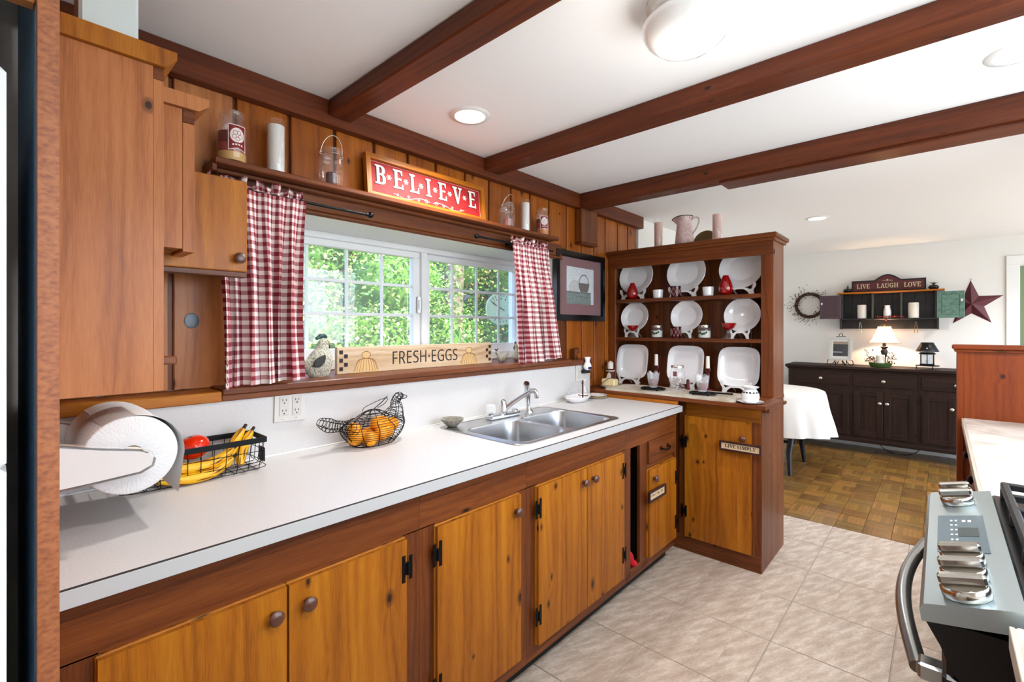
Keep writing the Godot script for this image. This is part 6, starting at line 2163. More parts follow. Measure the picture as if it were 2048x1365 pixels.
func picture() -> void:
	var low := glass()
	low.metallic_specular = 0.1
	var t := thing("framed_picture", "black framed print of a basket on a green cupboard with a wine red mat", "picture", V(2.735, 1.655, PZ + 0.001))
	var w := 0.592
	var h := 0.468
	put("frame", frame4(w, h, 0.034, 0.028), mat(Color(0.012, 0.013, 0.018), 0.25), t)
	put("inner_frame", frame4(w - 0.066, h - 0.066, 0.008, 0.020), mat(Color(0.025, 0.03, 0.05), 0.2), t)
	put("mat_board", mb().box(V(0, 0, 0.006), V(w - 0.05, h - 0.05, 0.006), 0, 0.0), mat(Color(0.40, 0.03, 0.07), 0.8), t)
	var pr := put("print", mb().box(V(0.0, 0.008, 0.0095), V(0.33, 0.252, 0.001), 0, 0.0), print_art(), t)
	var b := mb()
	b.quad(V(-0.165, -0.118, 0.0102), V(0.165, -0.118, 0.0102), V(0.165, 0.134, 0.0102), V(-0.165, 0.134, 0.0102), V(0, 0, 1), Vector2(0, 1), Vector2(1, 1), Vector2(1, 0), Vector2(0, 0))
	pr.mesh = b.mesh()
	put("glazing", mb().box(V(0, 0, 0.0145), V(w - 0.07, h - 0.07, 0.001), 0, 0.0), low, t)

func print_art() -> StandardMaterial3D:
	# plain still life: a basket on a green cupboard before a white wall
	var w := 256
	var h := 200
	var im := Image.create(w, h, false, Image.FORMAT_RGB8)
	var n := noise(8, 0.05, 3)
	var q := RandomNumberGenerator.new()
	q.seed = 6
	for y in h:
		for x in w:
			var v := n.get_noise_2d(x, y)
			var c := Color(0.80, 0.81, 0.82).lerp(Color(0.70, 0.72, 0.74), clampf(v + 0.3, 0, 1))
			if y > 132 and x < 228:
				c = Color(0.25, 0.34, 0.31).lerp(Color(0.38, 0.46, 0.42), clampf(v * 1.5 + 0.4, 0, 1))
				if y < 140:
					c = Color(0.14, 0.20, 0.19)
				if x > 82 and y > 156 and (x < 86 or y < 159):
					c = Color(0.07, 0.10, 0.10)
			# bowl-shaped pale disc behind
			var d := Vector2(x - 78, y - 128).length()
			if y <= 132 and d < 56.0 and x < 110:
				c = c.lerp(Color(0.62, 0.60, 0.55), 0.45)
				if d > 54.0:
					c = Color(0.45, 0.45, 0.45)
			# basket body
			var bx := (x - 160) / 52.0
			var by := (y - 82) / 50.0
			if by > 0.0 and by < 1.0 and absf(bx) < 1.0 - 0.35 * by * by:
				c = Color(0.16, 0.10, 0.07).lerp(Color(0.30, 0.22, 0.15), 0.5 + 0.5 * sin(x * 0.8) * sin(y * 1.1))
			# handle
			var e := Vector2((x - 160) / 44.0, (y - 82) / 46.0).length()
			if y < 84 and e > 0.93 and e < 1.05:
				c = Color(0.10, 0.07, 0.06)
			im.set_pixel(x, y, c)
	for k in 170:
		var x := 20 + q.randi() % 220
		var y := 8 + int(pow(q.randf(), 1.3) * 110.0)
		im.set_pixel(x, y, Color(0.30, 0.26, 0.26))
		im.set_pixel(mini(x + 1, w - 1), y, Color(0.36, 0.30, 0.30))
	var m := mat(Color.WHITE, 0.7)
	m.albedo_texture = ImageTexture.create_from_image(im)
	return m

func bracket_block() -> void:
	# boxed-in post high on the board wall behind the hutch beam
	var t := thing("wall_box", "shallow stained wooden box high on the board wall behind the hutch beam", "box", V(2.778, 1.958, PZ + 0.001))
	put("front_board", mb().box(V(0, 0.116, 0.029), V(0.196, 0.230, 0.058), 1, 0.004), M.stain, t)
	put("bottom_lip", mb().box(V(0, -0.006, 0.031), V(0.204, 0.012, 0.062), 0, 0.003), M.stain, t)

# ---------------------------------------------------------------- stove side of the kitchen
func stove_side() -> void:
	# counters
	for k in 2:
		var a: float = [1.828, -0.70][k]
		var b: float = [3.318, 1.050][k]
		var t := thing("counter", ["marble-look counter with dark wood drawers between the stove and the raised end panel", "cream counter on the fridge side of the stove"][k], "counter")
		put("worktop", between(V(a, 0.876, 1.845), V(b, 0.914, 2.515), 0, 0.003), M.marble, t)
		part_label(put("edge_band", between(V(a, 0.877, 1.838), V(b, 0.912, 1.845), 0, 0.001), mat(Color(0.70, 0.65, 0.58), 0.5), t), "beige edge band")
		put("body", between(V(a, 0.10, 1.885), V(b, 0.876, 2.515), 1, 0.0), M.stain, t)
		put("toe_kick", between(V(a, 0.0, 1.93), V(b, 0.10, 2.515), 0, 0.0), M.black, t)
		var n := 3 if k == 0 else 3
		for i in n:
			var x0 := lerpf(a + 0.02, b - 0.02, float(i) / n) + 0.012
			var x1 := lerpf(a + 0.02, b - 0.02, float(i + 1) / n) - 0.012
			var d := put("drawer", between(V(x0, 0.70, 1.866), V(x1, 0.85, 1.886), 0, 0.004), M.stain, t)
			put("knob", knob_mesh(), M.iron, d, V((x0 + x1) * 0.5, 0.775, 1.866)).rotation.y = PI
			var e := put("door", between(V(x0, 0.13, 1.866), V(x1, 0.68, 1.886), 1, 0.004), M.stain, t)
			put("knob", knob_mesh(), M.iron, e, V(x1 - 0.04, 0.60, 1.866)).rotation.y = PI
	# raised end panel at the end of the counter
	var p := thing("end_panel", "raised oak end panel with a moulded cap closing the marble-look counter", "panel")
	put("corner_post", between(V(3.319, 0.0, 1.820), V(3.40, 1.262, 1.846), 1, 0.002), M.oak, p)
	put("panel", between(V(3.325, 0.0, 1.846), V(3.395, 1.262, 2.515), 1, 0.0), M.oak, p)
	put("cap", between(V(3.295, 1.262, 1.803), V(3.425, 1.286, 2.515), 2, 0.006), M.oak, p)
	put("cap_moulding", between(V(3.307, 1.25, 1.811), V(3.41, 1.262, 2.515), 2, 0.003), M.oak, p)
	stove()

func stove() -> void:
	var t := thing("stove", "stainless steel gas range with a tilted front control panel", "stove")
	var x0 := 1.079
	var x1 := 1.823
	var st := mat(Color(0.74, 0.80, 0.82), 0.33, 1.0)
	var blk := mat(Color(0.025, 0.022, 0.022), 0.25)
	# control panel: profile in (z, y), extruded along x
	var b := mb()
	b.xf = Transform3D(Basis(V(0, 0, 1), V(0, 1, 0), V(-1, 0, 0)), V(x0, 0, 0))
	b.prism(PackedVector2Array([Vector2(1.733, 0.884), Vector2(1.7385, 0.8945), Vector2(1.860, 0.9275), Vector2(1.860, 0.888), Vector2(1.790, 0.874), Vector2(1.736, 0.864)]), 0.0, -(x1 - x0), 0.0)
	put("control_panel", b, st, t)
	put("body", between(V(x0 + 0.003, 0.08, 1.80), V(x1 - 0.003, 0.872, 2.48), 1, 0.0), blk, t)
	# sloped black side under the panel
	var s := mb()
	s.xf = Transform3D(Basis(V(0, 0, 1), V(0, 1, 0), V(-1, 0, 0)), V(x0 + 0.002, 0, 0))
	s.prism(PackedVector2Array([Vector2(1.742, 0.864), Vector2(1.80, 0.873), Vector2(1.80, 0.765), Vector2(1.775, 0.79), Vector2(1.760, 0.83)]), 0.0, -(x1 - x0 - 0.004), 0.0)
	put("apron", s, blk, t)
	var d := put("oven_door", between(V(x0 + 0.003, 0.18, 1.762), V(x1 - 0.003, 0.782, 1.80), 0, 0.006), blk, t)
	put("drawer", between(V(x0 + 0.003, 0.05, 1.765), V(x1 - 0.003, 0.17, 1.80), 0, 0.004), st, t)
	# bowed handle
	var h := mb()
	var pts := []
	for i in 25:
		var f := i / 24.0
		pts.append(V(lerpf(x0 + 0.035, x1 - 0.035, f), 0.762, 1.732 - 0.036 * sin(f * PI)))
	h.tube(pts, 0.0145, 12, false, 0.8)
	for xx in [x0 + 0.042, x1 - 0.042]:
		h.box(V(xx, 0.762, 1.750), V(0.036, 0.030, 0.040), 2, 0.004)
	part_label(put("handle", h, mat(Color(0.70, 0.72, 0.72), 0.22, 1.0), d), "bowed steel oven handle")
	# tilted plane of the controls
	var tilt := Basis(V(1, 0, 0), -atan2(0.033, 0.1215))
	var face := func(x: float, z: float) -> Transform3D:
		return Transform3D(tilt, V(x, 0.8945 + (z - 1.7385) * 0.033 / 0.1215 + 0.0003, z))
	var kp := mb()
	kp.lathe([Vector2(0, 0), Vector2(0.030, 0), Vector2(0.0335, 0.004), Vector2(0.0335, 0.017), Vector2(0.031, 0.020), Vector2(0, 0.021)], 28)
	kp.xf = Transform3D(Basis(), V(0, 0.029, 0))
	kp.box(Vector3.ZERO, V(0.018, 0.018, 0.064), 2, 0.004)
	var km := kp.mesh()
	var sk := mat(Color(0.76, 0.74, 0.71), 0.16, 1.0)
	for x in [1.120, 1.200, 1.280, 1.700, 1.775]:
		var o := put("knob", km, sk, t)
		o.transform = face.call(x, 1.795)
	var dp := put("display_panel", mb().box(V(0, 0.0006, 0), V(0.255, 0.0012, 0.082), 0, 0.0), mat(Color(0.30, 0.37, 0.40), 0.2), t)
	dp.transform = face.call(1.462, 1.795)
	put("screen", mb().box(V(0.0, 0.0015, 0.012), V(0.062, 0.0008, 0.034), 0, 0.0), mat(Color(0.13, 0.22, 0.24), 0.1), dp)
	var pr := mb()
	var q := RandomNumberGenerator.new()
	q.seed = 2
	for i in 6:
		for j in 2:
			pr.box(V(-0.085 + 0.034 * i, 0.0015, -0.016 + 0.008 * j), V(0.008, 0.0006, 0.004), 0, 0.0)
	for i in 4:
		pr.box(V(0.085 - 0.008 * (i % 2), 0.0015, 0.006 + 0.010 * int(i / 2.0)), V(0.006, 0.0006, 0.006), 0, 0.0)
	put("key_print", pr, mat(Color(0.80, 0.84, 0.86), 0.6), dp)
	# cooktop with grates
	put("cooktop", between(V(x0 + 0.002, 0.86, 1.862), V(x1 - 0.002, 0.918, 2.48), 0, 0.004), blk, t)
	for k in 3:
		var g := mb()
		var gx0 := lerpf(x0 + 0.02, x1 - 0.02, k / 3.0) + 0.004
		var gx1 := lerpf(x0 + 0.02, x1 - 0.02, (k + 1) / 3.0) - 0.004
		var y := 0.952
		for z in [1.885, 2.45]:
			g.box(V((gx0 + gx1) * 0.5, y, z), V(gx1 - gx0, 0.018, 0.016), 0, 0.004)
		for x in [gx0, gx1]:
			g.box(V(x, y, 2.1675), V(0.016, 0.018, 0.58), 2, 0.004)
		g.box(V((gx0 + gx1) * 0.5, y, 2.17), V(0.014, 0.018, 0.56), 2, 0.004)
		for z in [2.03, 2.31]:
			g.box(V((gx0 + gx1) * 0.5, y, z), V(gx1 - gx0, 0.018, 0.014), 0, 0.004)
		for x in [gx0, gx1]:
			for z in [1.885, 2.45]:
				g.box(V(x, 0.931, z), V(0.016, 0.028, 0.016), 1, 0.003)
		put("grate", g, mat(Color(0.035, 0.035, 0.036), 0.5), t)
		for z in [2.03, 2.31]:
			put("burner", mb().lathe([Vector2(0, 0.934), Vector2(0.030, 0.934), Vector2(0.034, 0.930), Vector2(0.040, 0.918)], 20, V((gx0 + gx1) * 0.5, 0, z)), blk, t)

# ---------------------------------------------------------------- dining room
func sideboard() -> void:
	var t := thing("sideboard", "long espresso brown sideboard against the far dining wall", "sideboard")
	var xf := 6.352
	var z0 := 0.42
	var z1 := 2.19
	put("top", between(V(xf - 0.030, 0.915, z0 - 0.03), V(6.782, 0.948, z1 + 0.03), 2, 0.006), M.espresso, t)
	put("top_moulding", between(V(xf - 0.014, 0.897, z0 - 0.014), V(6.782, 0.915, z1 + 0.014), 2, 0.006), M.espresso, t)
	put("body", between(V(xf, 0.14, z0), V(6.782, 0.897, z1), 1, 0.002), M.espresso, t)
	put("base_moulding", between(V(xf - 0.012, 0.125, z0 - 0.01), V(6.782, 0.165, z1 + 0.01), 2, 0.005), M.espresso, t)
	for x in [xf + 0.03, 6.74]:
		for z in [z0 + 0.04, z1 - 0.04]:
			put("foot", mb().lathe([Vector2(0, 0), Vector2(0.022, 0), Vector2(0.028, 0.03), Vector2(0.035, 0.09), Vector2(0.028, 0.126), Vector2(0, 0.126)], 14), M.espresso, t, V(x, 0, z))
	var cb := put("lamp_cord", mb().tube(smooth_path([V(6.70, 0.16, 1.22), V(6.66, 0.06, 1.26), V(6.62, 0.004, 1.36), V(6.60, 0.004, 1.48), V(6.66, 0.05, 1.58), V(6.72, 0.16, 1.62)], 6), 0.004, 6), M.black, t)
	part_label(cb, "black cord looping under the sideboard")
	var cols := [[0.488, 1.005], [1.048, 1.570], [1.614, 2.130]]
	var km := mb()
	km.xf = Transform3D(Basis(V(0, 0, 1), PI / 2), Vector3.ZERO)
	km.lathe([Vector2(0, 0), Vector2(0.008, 0), Vector2(0.007, 0.012), Vector2(0.015, 0.018), Vector2(0.017, 0.023), Vector2(0.012, 0.029), Vector2(0, 0.031)], 18)
	var kmm := km.mesh()
	for c in cols:
		var d := put("drawer", between(V(xf - 0.010, 0.738, c[0]), V(xf + 0.004, 0.868, c[1]), 2, 0.004), M.espresso, t)
		put("knob", kmm, M.nickel, d, V(xf - 0.010, 0.803, (c[0] + c[1]) * 0.5))
		var m: float = (c[0] + c[1]) * 0.5
		for k in 2:
			var a: float = c[0] if k == 0 else m + 0.003
			var b: float = m - 0.003 if k == 0 else c[1]
			var b2 := mb()
			# frame and recessed panel
			b2.box(V(xf - 0.003, 0.44, a + 0.028), V(0.014, 0.49, 0.056), 1, 0.003)
			b2.box(V(xf - 0.003, 0.44, b - 0.028), V(0.014, 0.49, 0.056), 1, 0.003)
			b2.box(V(xf - 0.003, 0.66, (a + b) * 0.5), V(0.014, 0.05, b - a - 0.112), 2, 0.003)
			b2.box(V(xf - 0.003, 0.222, (a + b) * 0.5), V(0.014, 0.054, b - a - 0.112), 2, 0.003)
			var dr := put("door", b2, M.espresso, t)
			put("panel", mb().box(V(xf + 0.001, 0.44, (a + b) * 0.5), V(0.008, 0.40, b - a - 0.10), 1, 0.0), M.espresso, dr)
			put("knob", kmm, M.nickel, dr, V(xf - 0.010, 0.567, b - 0.028 if k == 0 else a + 0.028))
			for hy in [0.27, 0.62]:
				put("hinge", mb().tube([V(xf - 0.012, hy - 0.02, a if k == 0 else b), V(xf - 0.012, hy + 0.02, a if k == 0 else b)], 0.0035, 6), M.iron, dr)

func dining_table() -> void:
	var cx := 5.27
	var cz := 0.51
	var t := thing("dining_table", "round dining table with splayed dark blue legs", "table", V(cx, 0, cz))
	var blue := mat(Color(0.025, 0.045, 0.085), 0.4)
	put("top", mb().lathe([Vector2(0, 0.735), Vector2(0.42, 0.735), Vector2(0.435, 0.745), Vector2(0.435, 0.757), Vector2(0.42, 0.765), Vector2(0, 0.765)], 48), blue, t)
	for sx in [-1.0, 1.0]:
		for sz in [-1.0, 1.0]:
			put("leg", mb().tube([V(sx * 0.17, 0.735, sz * 0.17), V(sx * 0.235, 0.42, sz * 0.22), V(sx * 0.275, 0.20, sz * 0.20), V(sx * 0.31, 0.0, sz * 0.215)], [0.024, 0.032, 0.026, 0.015], 12), blue, t)
		put("stretcher", mb().tube([V(sx * 0.255, 0.30, -0.23), V(sx * 0.255, 0.30, 0.23)], 0.014, 8), blue, t)
	var c := thing("tablecloth", "white cloth draped over the round dining table", "tablecloth", V(cx, 0.766, cz))
	var rows := []
	var nr := 34
	for i in nr + 1:
		var f := float(i) / nr
		var row := []
		for j in 121:
			var a := TAU * j / 120.0
			var fold := sin(a * 13.0 + 0.6 * sin(a * 4.0)) + 0.45 * sin(a * 23.0 + 1.3)
			var r: float
			var y: float
			if f < 0.35:
				r = 0.415 * f / 0.35
				y = 0.003 + 0.001 * sin(a * 5.0) * f
			else:
				var g := (f - 0.35) / 0.65
				var e := minf(1.0, g / 0.10)
				r = 0.415 + 0.030 * sin(e * PI * 0.5) + 0.085 * g + 0.020 * fold * smoothstep(0.08, 1.0, g)
				y = 0.003 - 0.035 * (1.0 - cos(e * PI * 0.5)) - 0.385 * maxf(0.0, g - 0.06) + 0.010 * sin(a * 3.0) * g
			row.append(V(r * cos(a), y, r * sin(a)))
		rows.append(row)
	var m := mat(Color(0.84, 0.83, 0.81), 0.9)
	m.cull_mode = BaseMaterial3D.CULL_DISABLED
	put("cloth", mb().sheet(rows, Vector3.UP, [], true), m, c)

func wall_cubby() -> void:
	# facing -x; local frame: X along +z, Y up, Z towards -x
	var B := Basis(V(0, 0, 1), V(0, 1, 0), V(-1, 0, 0))
	var dk := tri_mat(mottled(Color(0.07, 0.075, 0.085), Color(0.11, 0.115, 0.125), Color(0.15, 0.155, 0.165), 51, 0.02, 0.1, 128, 128), 4.0, 0.4)
	var t := thing("wall_cubby", "black wall cabinet with open doors, three cubbies and coat pegs", "cabinet", V(6.798, 0, 1.315))
	t.basis = B
	var W := 0.83
	put("top_board", mb().box(V(0.01, 1.775, 0.085), V(W + 0.10, 0.016, 0.17), 0, 0.003), M.pale_wood.duplicate(), t).material_override = tint(M.pine, Color(1, 0.95, 0.9))
	put("back_panel", mb().box(V(0, 1.575, 0.006), V(W, 0.42, 0.012), 1, 0.0), dk, t)
	for i in 9:
		put("back_slat", mb().box(V(-W * 0.5 + (i + 0.5) * W / 9.0, 1.63, 0.014), V(W / 9.0 - 0.004, 0.28, 0.006), 1, 0.002), dk, t)
	for x in [-W * 0.5 + 0.008, -0.125, 0.125, W * 0.5 - 0.008]:
		part_label(put("divider", mb().box(V(x, 1.622, 0.075), V(0.016, 0.29, 0.15), 1, 0.002), dk if absf(x) > 0.2 else mat(Color(0.20, 0.22, 0.19), 0.5), t), "upright divider")
	put("bottom_shelf", mb().box(V(0, 1.475, 0.078), V(W + 0.03, 0.016, 0.156), 0, 0.003), dk, t)
	put("peg_rail", mb().box(V(0.0, 1.418, 0.030), V(W + 0.01, 0.105, 0.020), 0, 0.003), dk, t)
	for s in [-1.0, 1.0]:
		put("rail_end", mb().box(V(s * (W * 0.5 + 0.008), 1.42, 0.07), V(0.016, 0.12, 0.14), 1, 0.003), dk, t)
		var pg := thing("spoon_hanger", ["pair of silver spoons hanging from the peg on the plum door side", "pair of brass spoons hanging from the peg on the green door side"][0 if s < 0 else 1], "spoons", t.position + B * V(s * 0.245, 1.432, 0.041))
		pg.basis = B
		var mm: StandardMaterial3D = M.nickel if s < 0 else M.brass
		put("peg", mb().tube([V(0, 0, 0), V(0, 0.004, 0.03)], 0.006, 8), M.nickel, pg)
		for k in 2:
			put("spoon", mb().tube([V(-0.004 + 0.010 * k, -0.004, 0.018), V(-0.010 + 0.020 * k, -0.05, 0.020), V(-0.013 + 0.026 * k, -0.115, 0.020)], [0.004, 0.005, 0.009], 8, false, 0.5), mm, pg)
	# doors swung open
	var plum := mat(Color(0.26, 0.18, 0.21), 0.5)
	var green := tri_mat(mottled(Color(0.28, 0.40, 0.36), Color(0.36, 0.50, 0.45), Color(0.42, 0.55, 0.50), 58, 0.03, 0.12, 128, 128), 5.0, 0.5)
	for s in [-1.0, 1.0]:
		var b := mb()
		var w := 0.205
		b.xf = Transform3D(Basis(V(0, 1, 0), s * -0.10), V(s * (W * 0.5 + 0.004), 0, 0.155))
		b.box(V(s * w * 0.5, 1.617, 0), V(w, 0.275, 0.014), 1, 0.003)
		var fr := put("door", b, plum if s < 0 else green, t)
		var g := mb()
		g.xf = b.xf
		for e in [[0, 0.105, 0.135, 0.004], [0, -0.105, 0.135, 0.004]]:
			g.box(V(s * w * 0.5 + e[0], 1.617 + e[1], 0.0075), V(e[2], e[3], 0.004), 0, 0.0015)
		for e in [-0.068, 0.068]:
			g.box(V(s * w * 0.5 + e, 1.617, 0.0075), V(0.004, 0.21, 0.004), 1, 0.0015)
		put("panel_moulding", g, plum if s < 0 else mat(Color(0.20, 0.31, 0.27), 0.5), fr)
		var c := mb()
		c.xf = b.xf
		c.box(V(s * (w - 0.02), 1.66, 0.009), V(0.016, 0.026, 0.005), 1, 0.001)
		part_label(put("catch", c, M.gloss_white, fr), "small white catch")
	# things in the cubbies
	var cy := 1.4835
	for s in [-1.0, 1.0]:
		var c := thing("pillar_candle", ["white pillar candle in the cubby beside the plum door", "thicker white pillar candle in the cubby beside the green door"][0 if s < 0 else 1], "candle", V(6.70, cy, 1.315 + s * 0.225))
		var r := 0.043 if s < 0 else 0.046
		var h := 0.155 if s < 0 else 0.165
		put("wax", mb().lathe([Vector2(0, 0), Vector2(r, 0), Vector2(r, h - 0.004), Vector2(r - 0.004, h), Vector2(r * 0.6, h - 0.004), Vector2(0, h - 0.004)], 24), M.wax, c)
		put("wick", mb().tube([V(0, h - 0.004, 0), V(0, h + 0.01, 0)], 0.0015, 5), M.black, c)
	var bt := put("milk_bottle", mb().lathe([Vector2(0, 0), Vector2(0.033, 0), Vector2(0.036, 0.008), Vector2(0.036, 0.07), Vector2(0.030, 0.105), Vector2(0.024, 0.125), Vector2(0.028, 0.140), Vector2(0.026, 0.142), Vector2(0.020, 0.125), Vector2(0, 0.12)], 24), M.ceramic, null, V(6.70, cy, 1.318))
	tag(bt, "white milk bottle in the middle cubby of the black cabinet", "bottle")
	# berry garland in front of the bottle
	var g := thing("berry_sprig", "orange-red berry sprig lying in front of the milk bottle", "sprig", V(6.655, cy + 0.001, 1.33))
	var st := mb()
	st.tube(smooth_path([V(0.0, 0.006, -0.16), V(0.0, 0.012, -0.06), V(-0.005, 0.006, 0.05), V(0.0, 0.012, 0.17)], 6), 0.0018, 5)
	var q := RandomNumberGenerator.new()
	q.seed = 21
	var be := mb()
	for k in 46:
		var z := q.randf_range(-0.12, 0.13)
		be.ball(V(q.randf_range(-0.010, 0.012), 0.006 + 0.018 * q.randf(), z), Vector3.ONE * 0.0055, 6, 4)
	for k in 3:
		be.ball(V(-0.014, -0.012 - 0.010 * k, -0.03 + 0.006 * k), Vector3.ONE * 0.006, 6, 4)
	put("stem", st, mat(Color(0.16, 0.09, 0.05), 0.8), g)
	put("berries", be, mat(Color(0.62, 0.10, 0.04), 0.35), g)
	# sign and plants on top
	live_sign()
	for s in [-1.0, 1.0]:
		var p := thing("potted_plant", ["tiny plant with one broad leaf in a round black pot", "tiny spiky air plant in a round black pot"][0 if s < 0 else 1], "plant", V(6.72, 1.7835, 1.318 + s * 0.375 + 0.01))
		put("pot", mb().lathe([Vector2(0, 0), Vector2(0.028, 0), Vector2(0.043, 0.016), Vector2(0.044, 0.028), Vector2(0.034, 0.044), Vector2(0.026, 0.047), Vector2(0.024, 0.042), Vector2(0, 0.038)], 24), mat(Color(0.015, 0.015, 0.017), 0.12), p)
		var lf := mb()
		var cnt := 4 if s < 0 else 16
		for k in cnt:
			var a := TAU * k / cnt * 2.4
			var l := (0.055 if k == 0 else 0.03) if s < 0 else 0.05
			var out := 0.010 if s < 0 else 0.04
			lf.tube([V(0, 0.04, 0), V(cos(a) * out * 0.5, 0.04 + l * 0.6, sin(a) * out * 0.5), V(cos(a) * out, 0.04 + l * (1.0 if s < 0 else 0.75), sin(a) * out)], [0.003, 0.006 if s < 0 else 0.0028, 0.001], 6, false, 0.4)
		put("leaves", lf, mat(Color(0.16, 0.27, 0.20), 0.6), p)

func live_sign() -> void:
	var B := Basis(V(0, 0, 1), V(0, 1, 0), V(-1, 0, 0))
	var t := thing("live_sign", "dark red arched LIVE LAUGH LOVE sign on top of the black cabinet", "sign", V(6.735, 1.7835, 1.318))
	t.basis = B.rotated(V(0, 0, 1), 0.06)
	var out := [Vector2(-0.325, 0), Vector2(0.325, 0), Vector2(0.325, 0.132), Vector2(0.12, 0.132)]
	for i in 13:
		var a := i / 12.0
		out.append(Vector2(lerpf(0.115, -0.115, a), 0.132 + 0.062 * sin(a * PI)))
	out.append_array([Vector2(-0.12, 0.132), Vector2(-0.325, 0.132)])
	var poly := PackedVector2Array(out)
	put("backing", mb().prism(poly, 0.0, 0.016, 0.0), mat(Color(0.02, 0.02, 0.022), 0.5), t)
	var ins: Array = Geometry2D.offset_polygon(poly, -0.016)
	put("face", mb().prism(ins[0], 0.014, 0.018, 0.0), mat(Color(0.33, 0.11, 0.13), 0.6), t)
	var cream := mat(Color(0.80, 0.75, 0.58), 0.6)
	for w in [["LIVE", -0.218], ["LAUGH", 0.0], ["LOVE", 0.212]]:
		put("lettering", text(w[0], 0.066, 0.001), cream, t, V(w[1], 0.066, 0.0187)).scale = V(0.78, 1.05, 1)
	var s := mb()
	var pts := PackedVector2Array()
	for i in 10:
		var r := 0.016 if i % 2 == 0 else 0.006
		var a := PI / 2 + TAU * i / 10.0
		pts.append(Vector2(r * cos(a), 0.128 + r * sin(a)))
	s.prism(pts, 0.018, 0.0192)
	for k in [-1.0, 1.0]:
		s.tube(smooth_path([V(k * 0.016, 0.118, 0.0188), V(k * 0.030, 0.126, 0.0188), V(k * 0.046, 0.118, 0.0188)], 4), 0.0022, 4)
	put("star_motif", s, cream, t)

func wall_decor() -> void:
	var B := Basis(V(0, 0, 1), V(0, 1, 0), V(-1, 0, 0))
	# barn star
	var t := thing("barn_star", "dark red folded metal barn star on the far wall", "star", V(6.798, 1.622, 1.992))
	t.basis = B.rotated(V(1, 0, 0), 0.0)
	var m := mb()
	for i in 5:
		var a0 := PI / 2 + TAU * i / 5.0 + 0.02
		for s in [-1.0, 1.0]:
			var tip := V(cos(a0), sin(a0), 0) * 0.245
			var inn := V(cos(a0 + s * TAU / 10.0), sin(a0 + s * TAU / 10.0), 0) * 0.098
			var mid := V(0, 0, 0.055)
			m.face3(mid, tip, inn, V(cos(a0 + s), sin(a0 + s), 2.0))
	put("star_body", m, mat(Color(0.33, 0.10, 0.14), 0.5), t)
	put("hook", mb().tube([V(0, 0.245, 0.0), V(0, 0.262, 0.006)], 0.003, 6), M.nickel, t)
	# wreath
	var w := thing("berry_wreath", "twig wreath with dark red berries on the far wall", "wreath", V(6.79, 1.652, 0.560))
	w.basis = B
	var q := RandomNumberGenerator.new()
	q.seed = 31
	var tw := mb()
	for k in 16:
		var pts := []
		var ph := q.randf() * TAU
		for i in 36:
			var a := TAU * i / 36.0
			var r := 0.142 + 0.016 * sin(a * 5.0 + ph) + q.randf_range(-0.003, 0.003)
			pts.append(V(r * cos(a), r * sin(a), 0.018 + 0.014 * cos(a * 5.0 + ph)))
		tw.tube(pts, 0.0035, 5, true)
	put("twig_ring", tw, mat(Color(0.30, 0.20, 0.13), 0.9), w)
	var be := mb()
	var sp := mb()
	for k in 150:
		var a := q.randf() * TAU
		var r := 0.145 + q.randf_range(-0.06, 0.13) * (0.4 + 0.6 * q.randf())
		var p := V(r * cos(a), r * sin(a), 0.012 + 0.035 * q.randf())
		be.ball(p, Vector3.ONE * q.randf_range(0.0045, 0.0070), 6, 4)
		if k % 2 == 0:
			sp.tube([V(0.145 * cos(a + 0.12), 0.145 * sin(a + 0.12), 0.018), p], 0.0011, 4)
	put("sprigs", sp, mat(Color(0.12, 0.07, 0.04), 0.9), w)
	put("berries", be, mat(Color(0.22, 0.07, 0.08), 0.4), w)

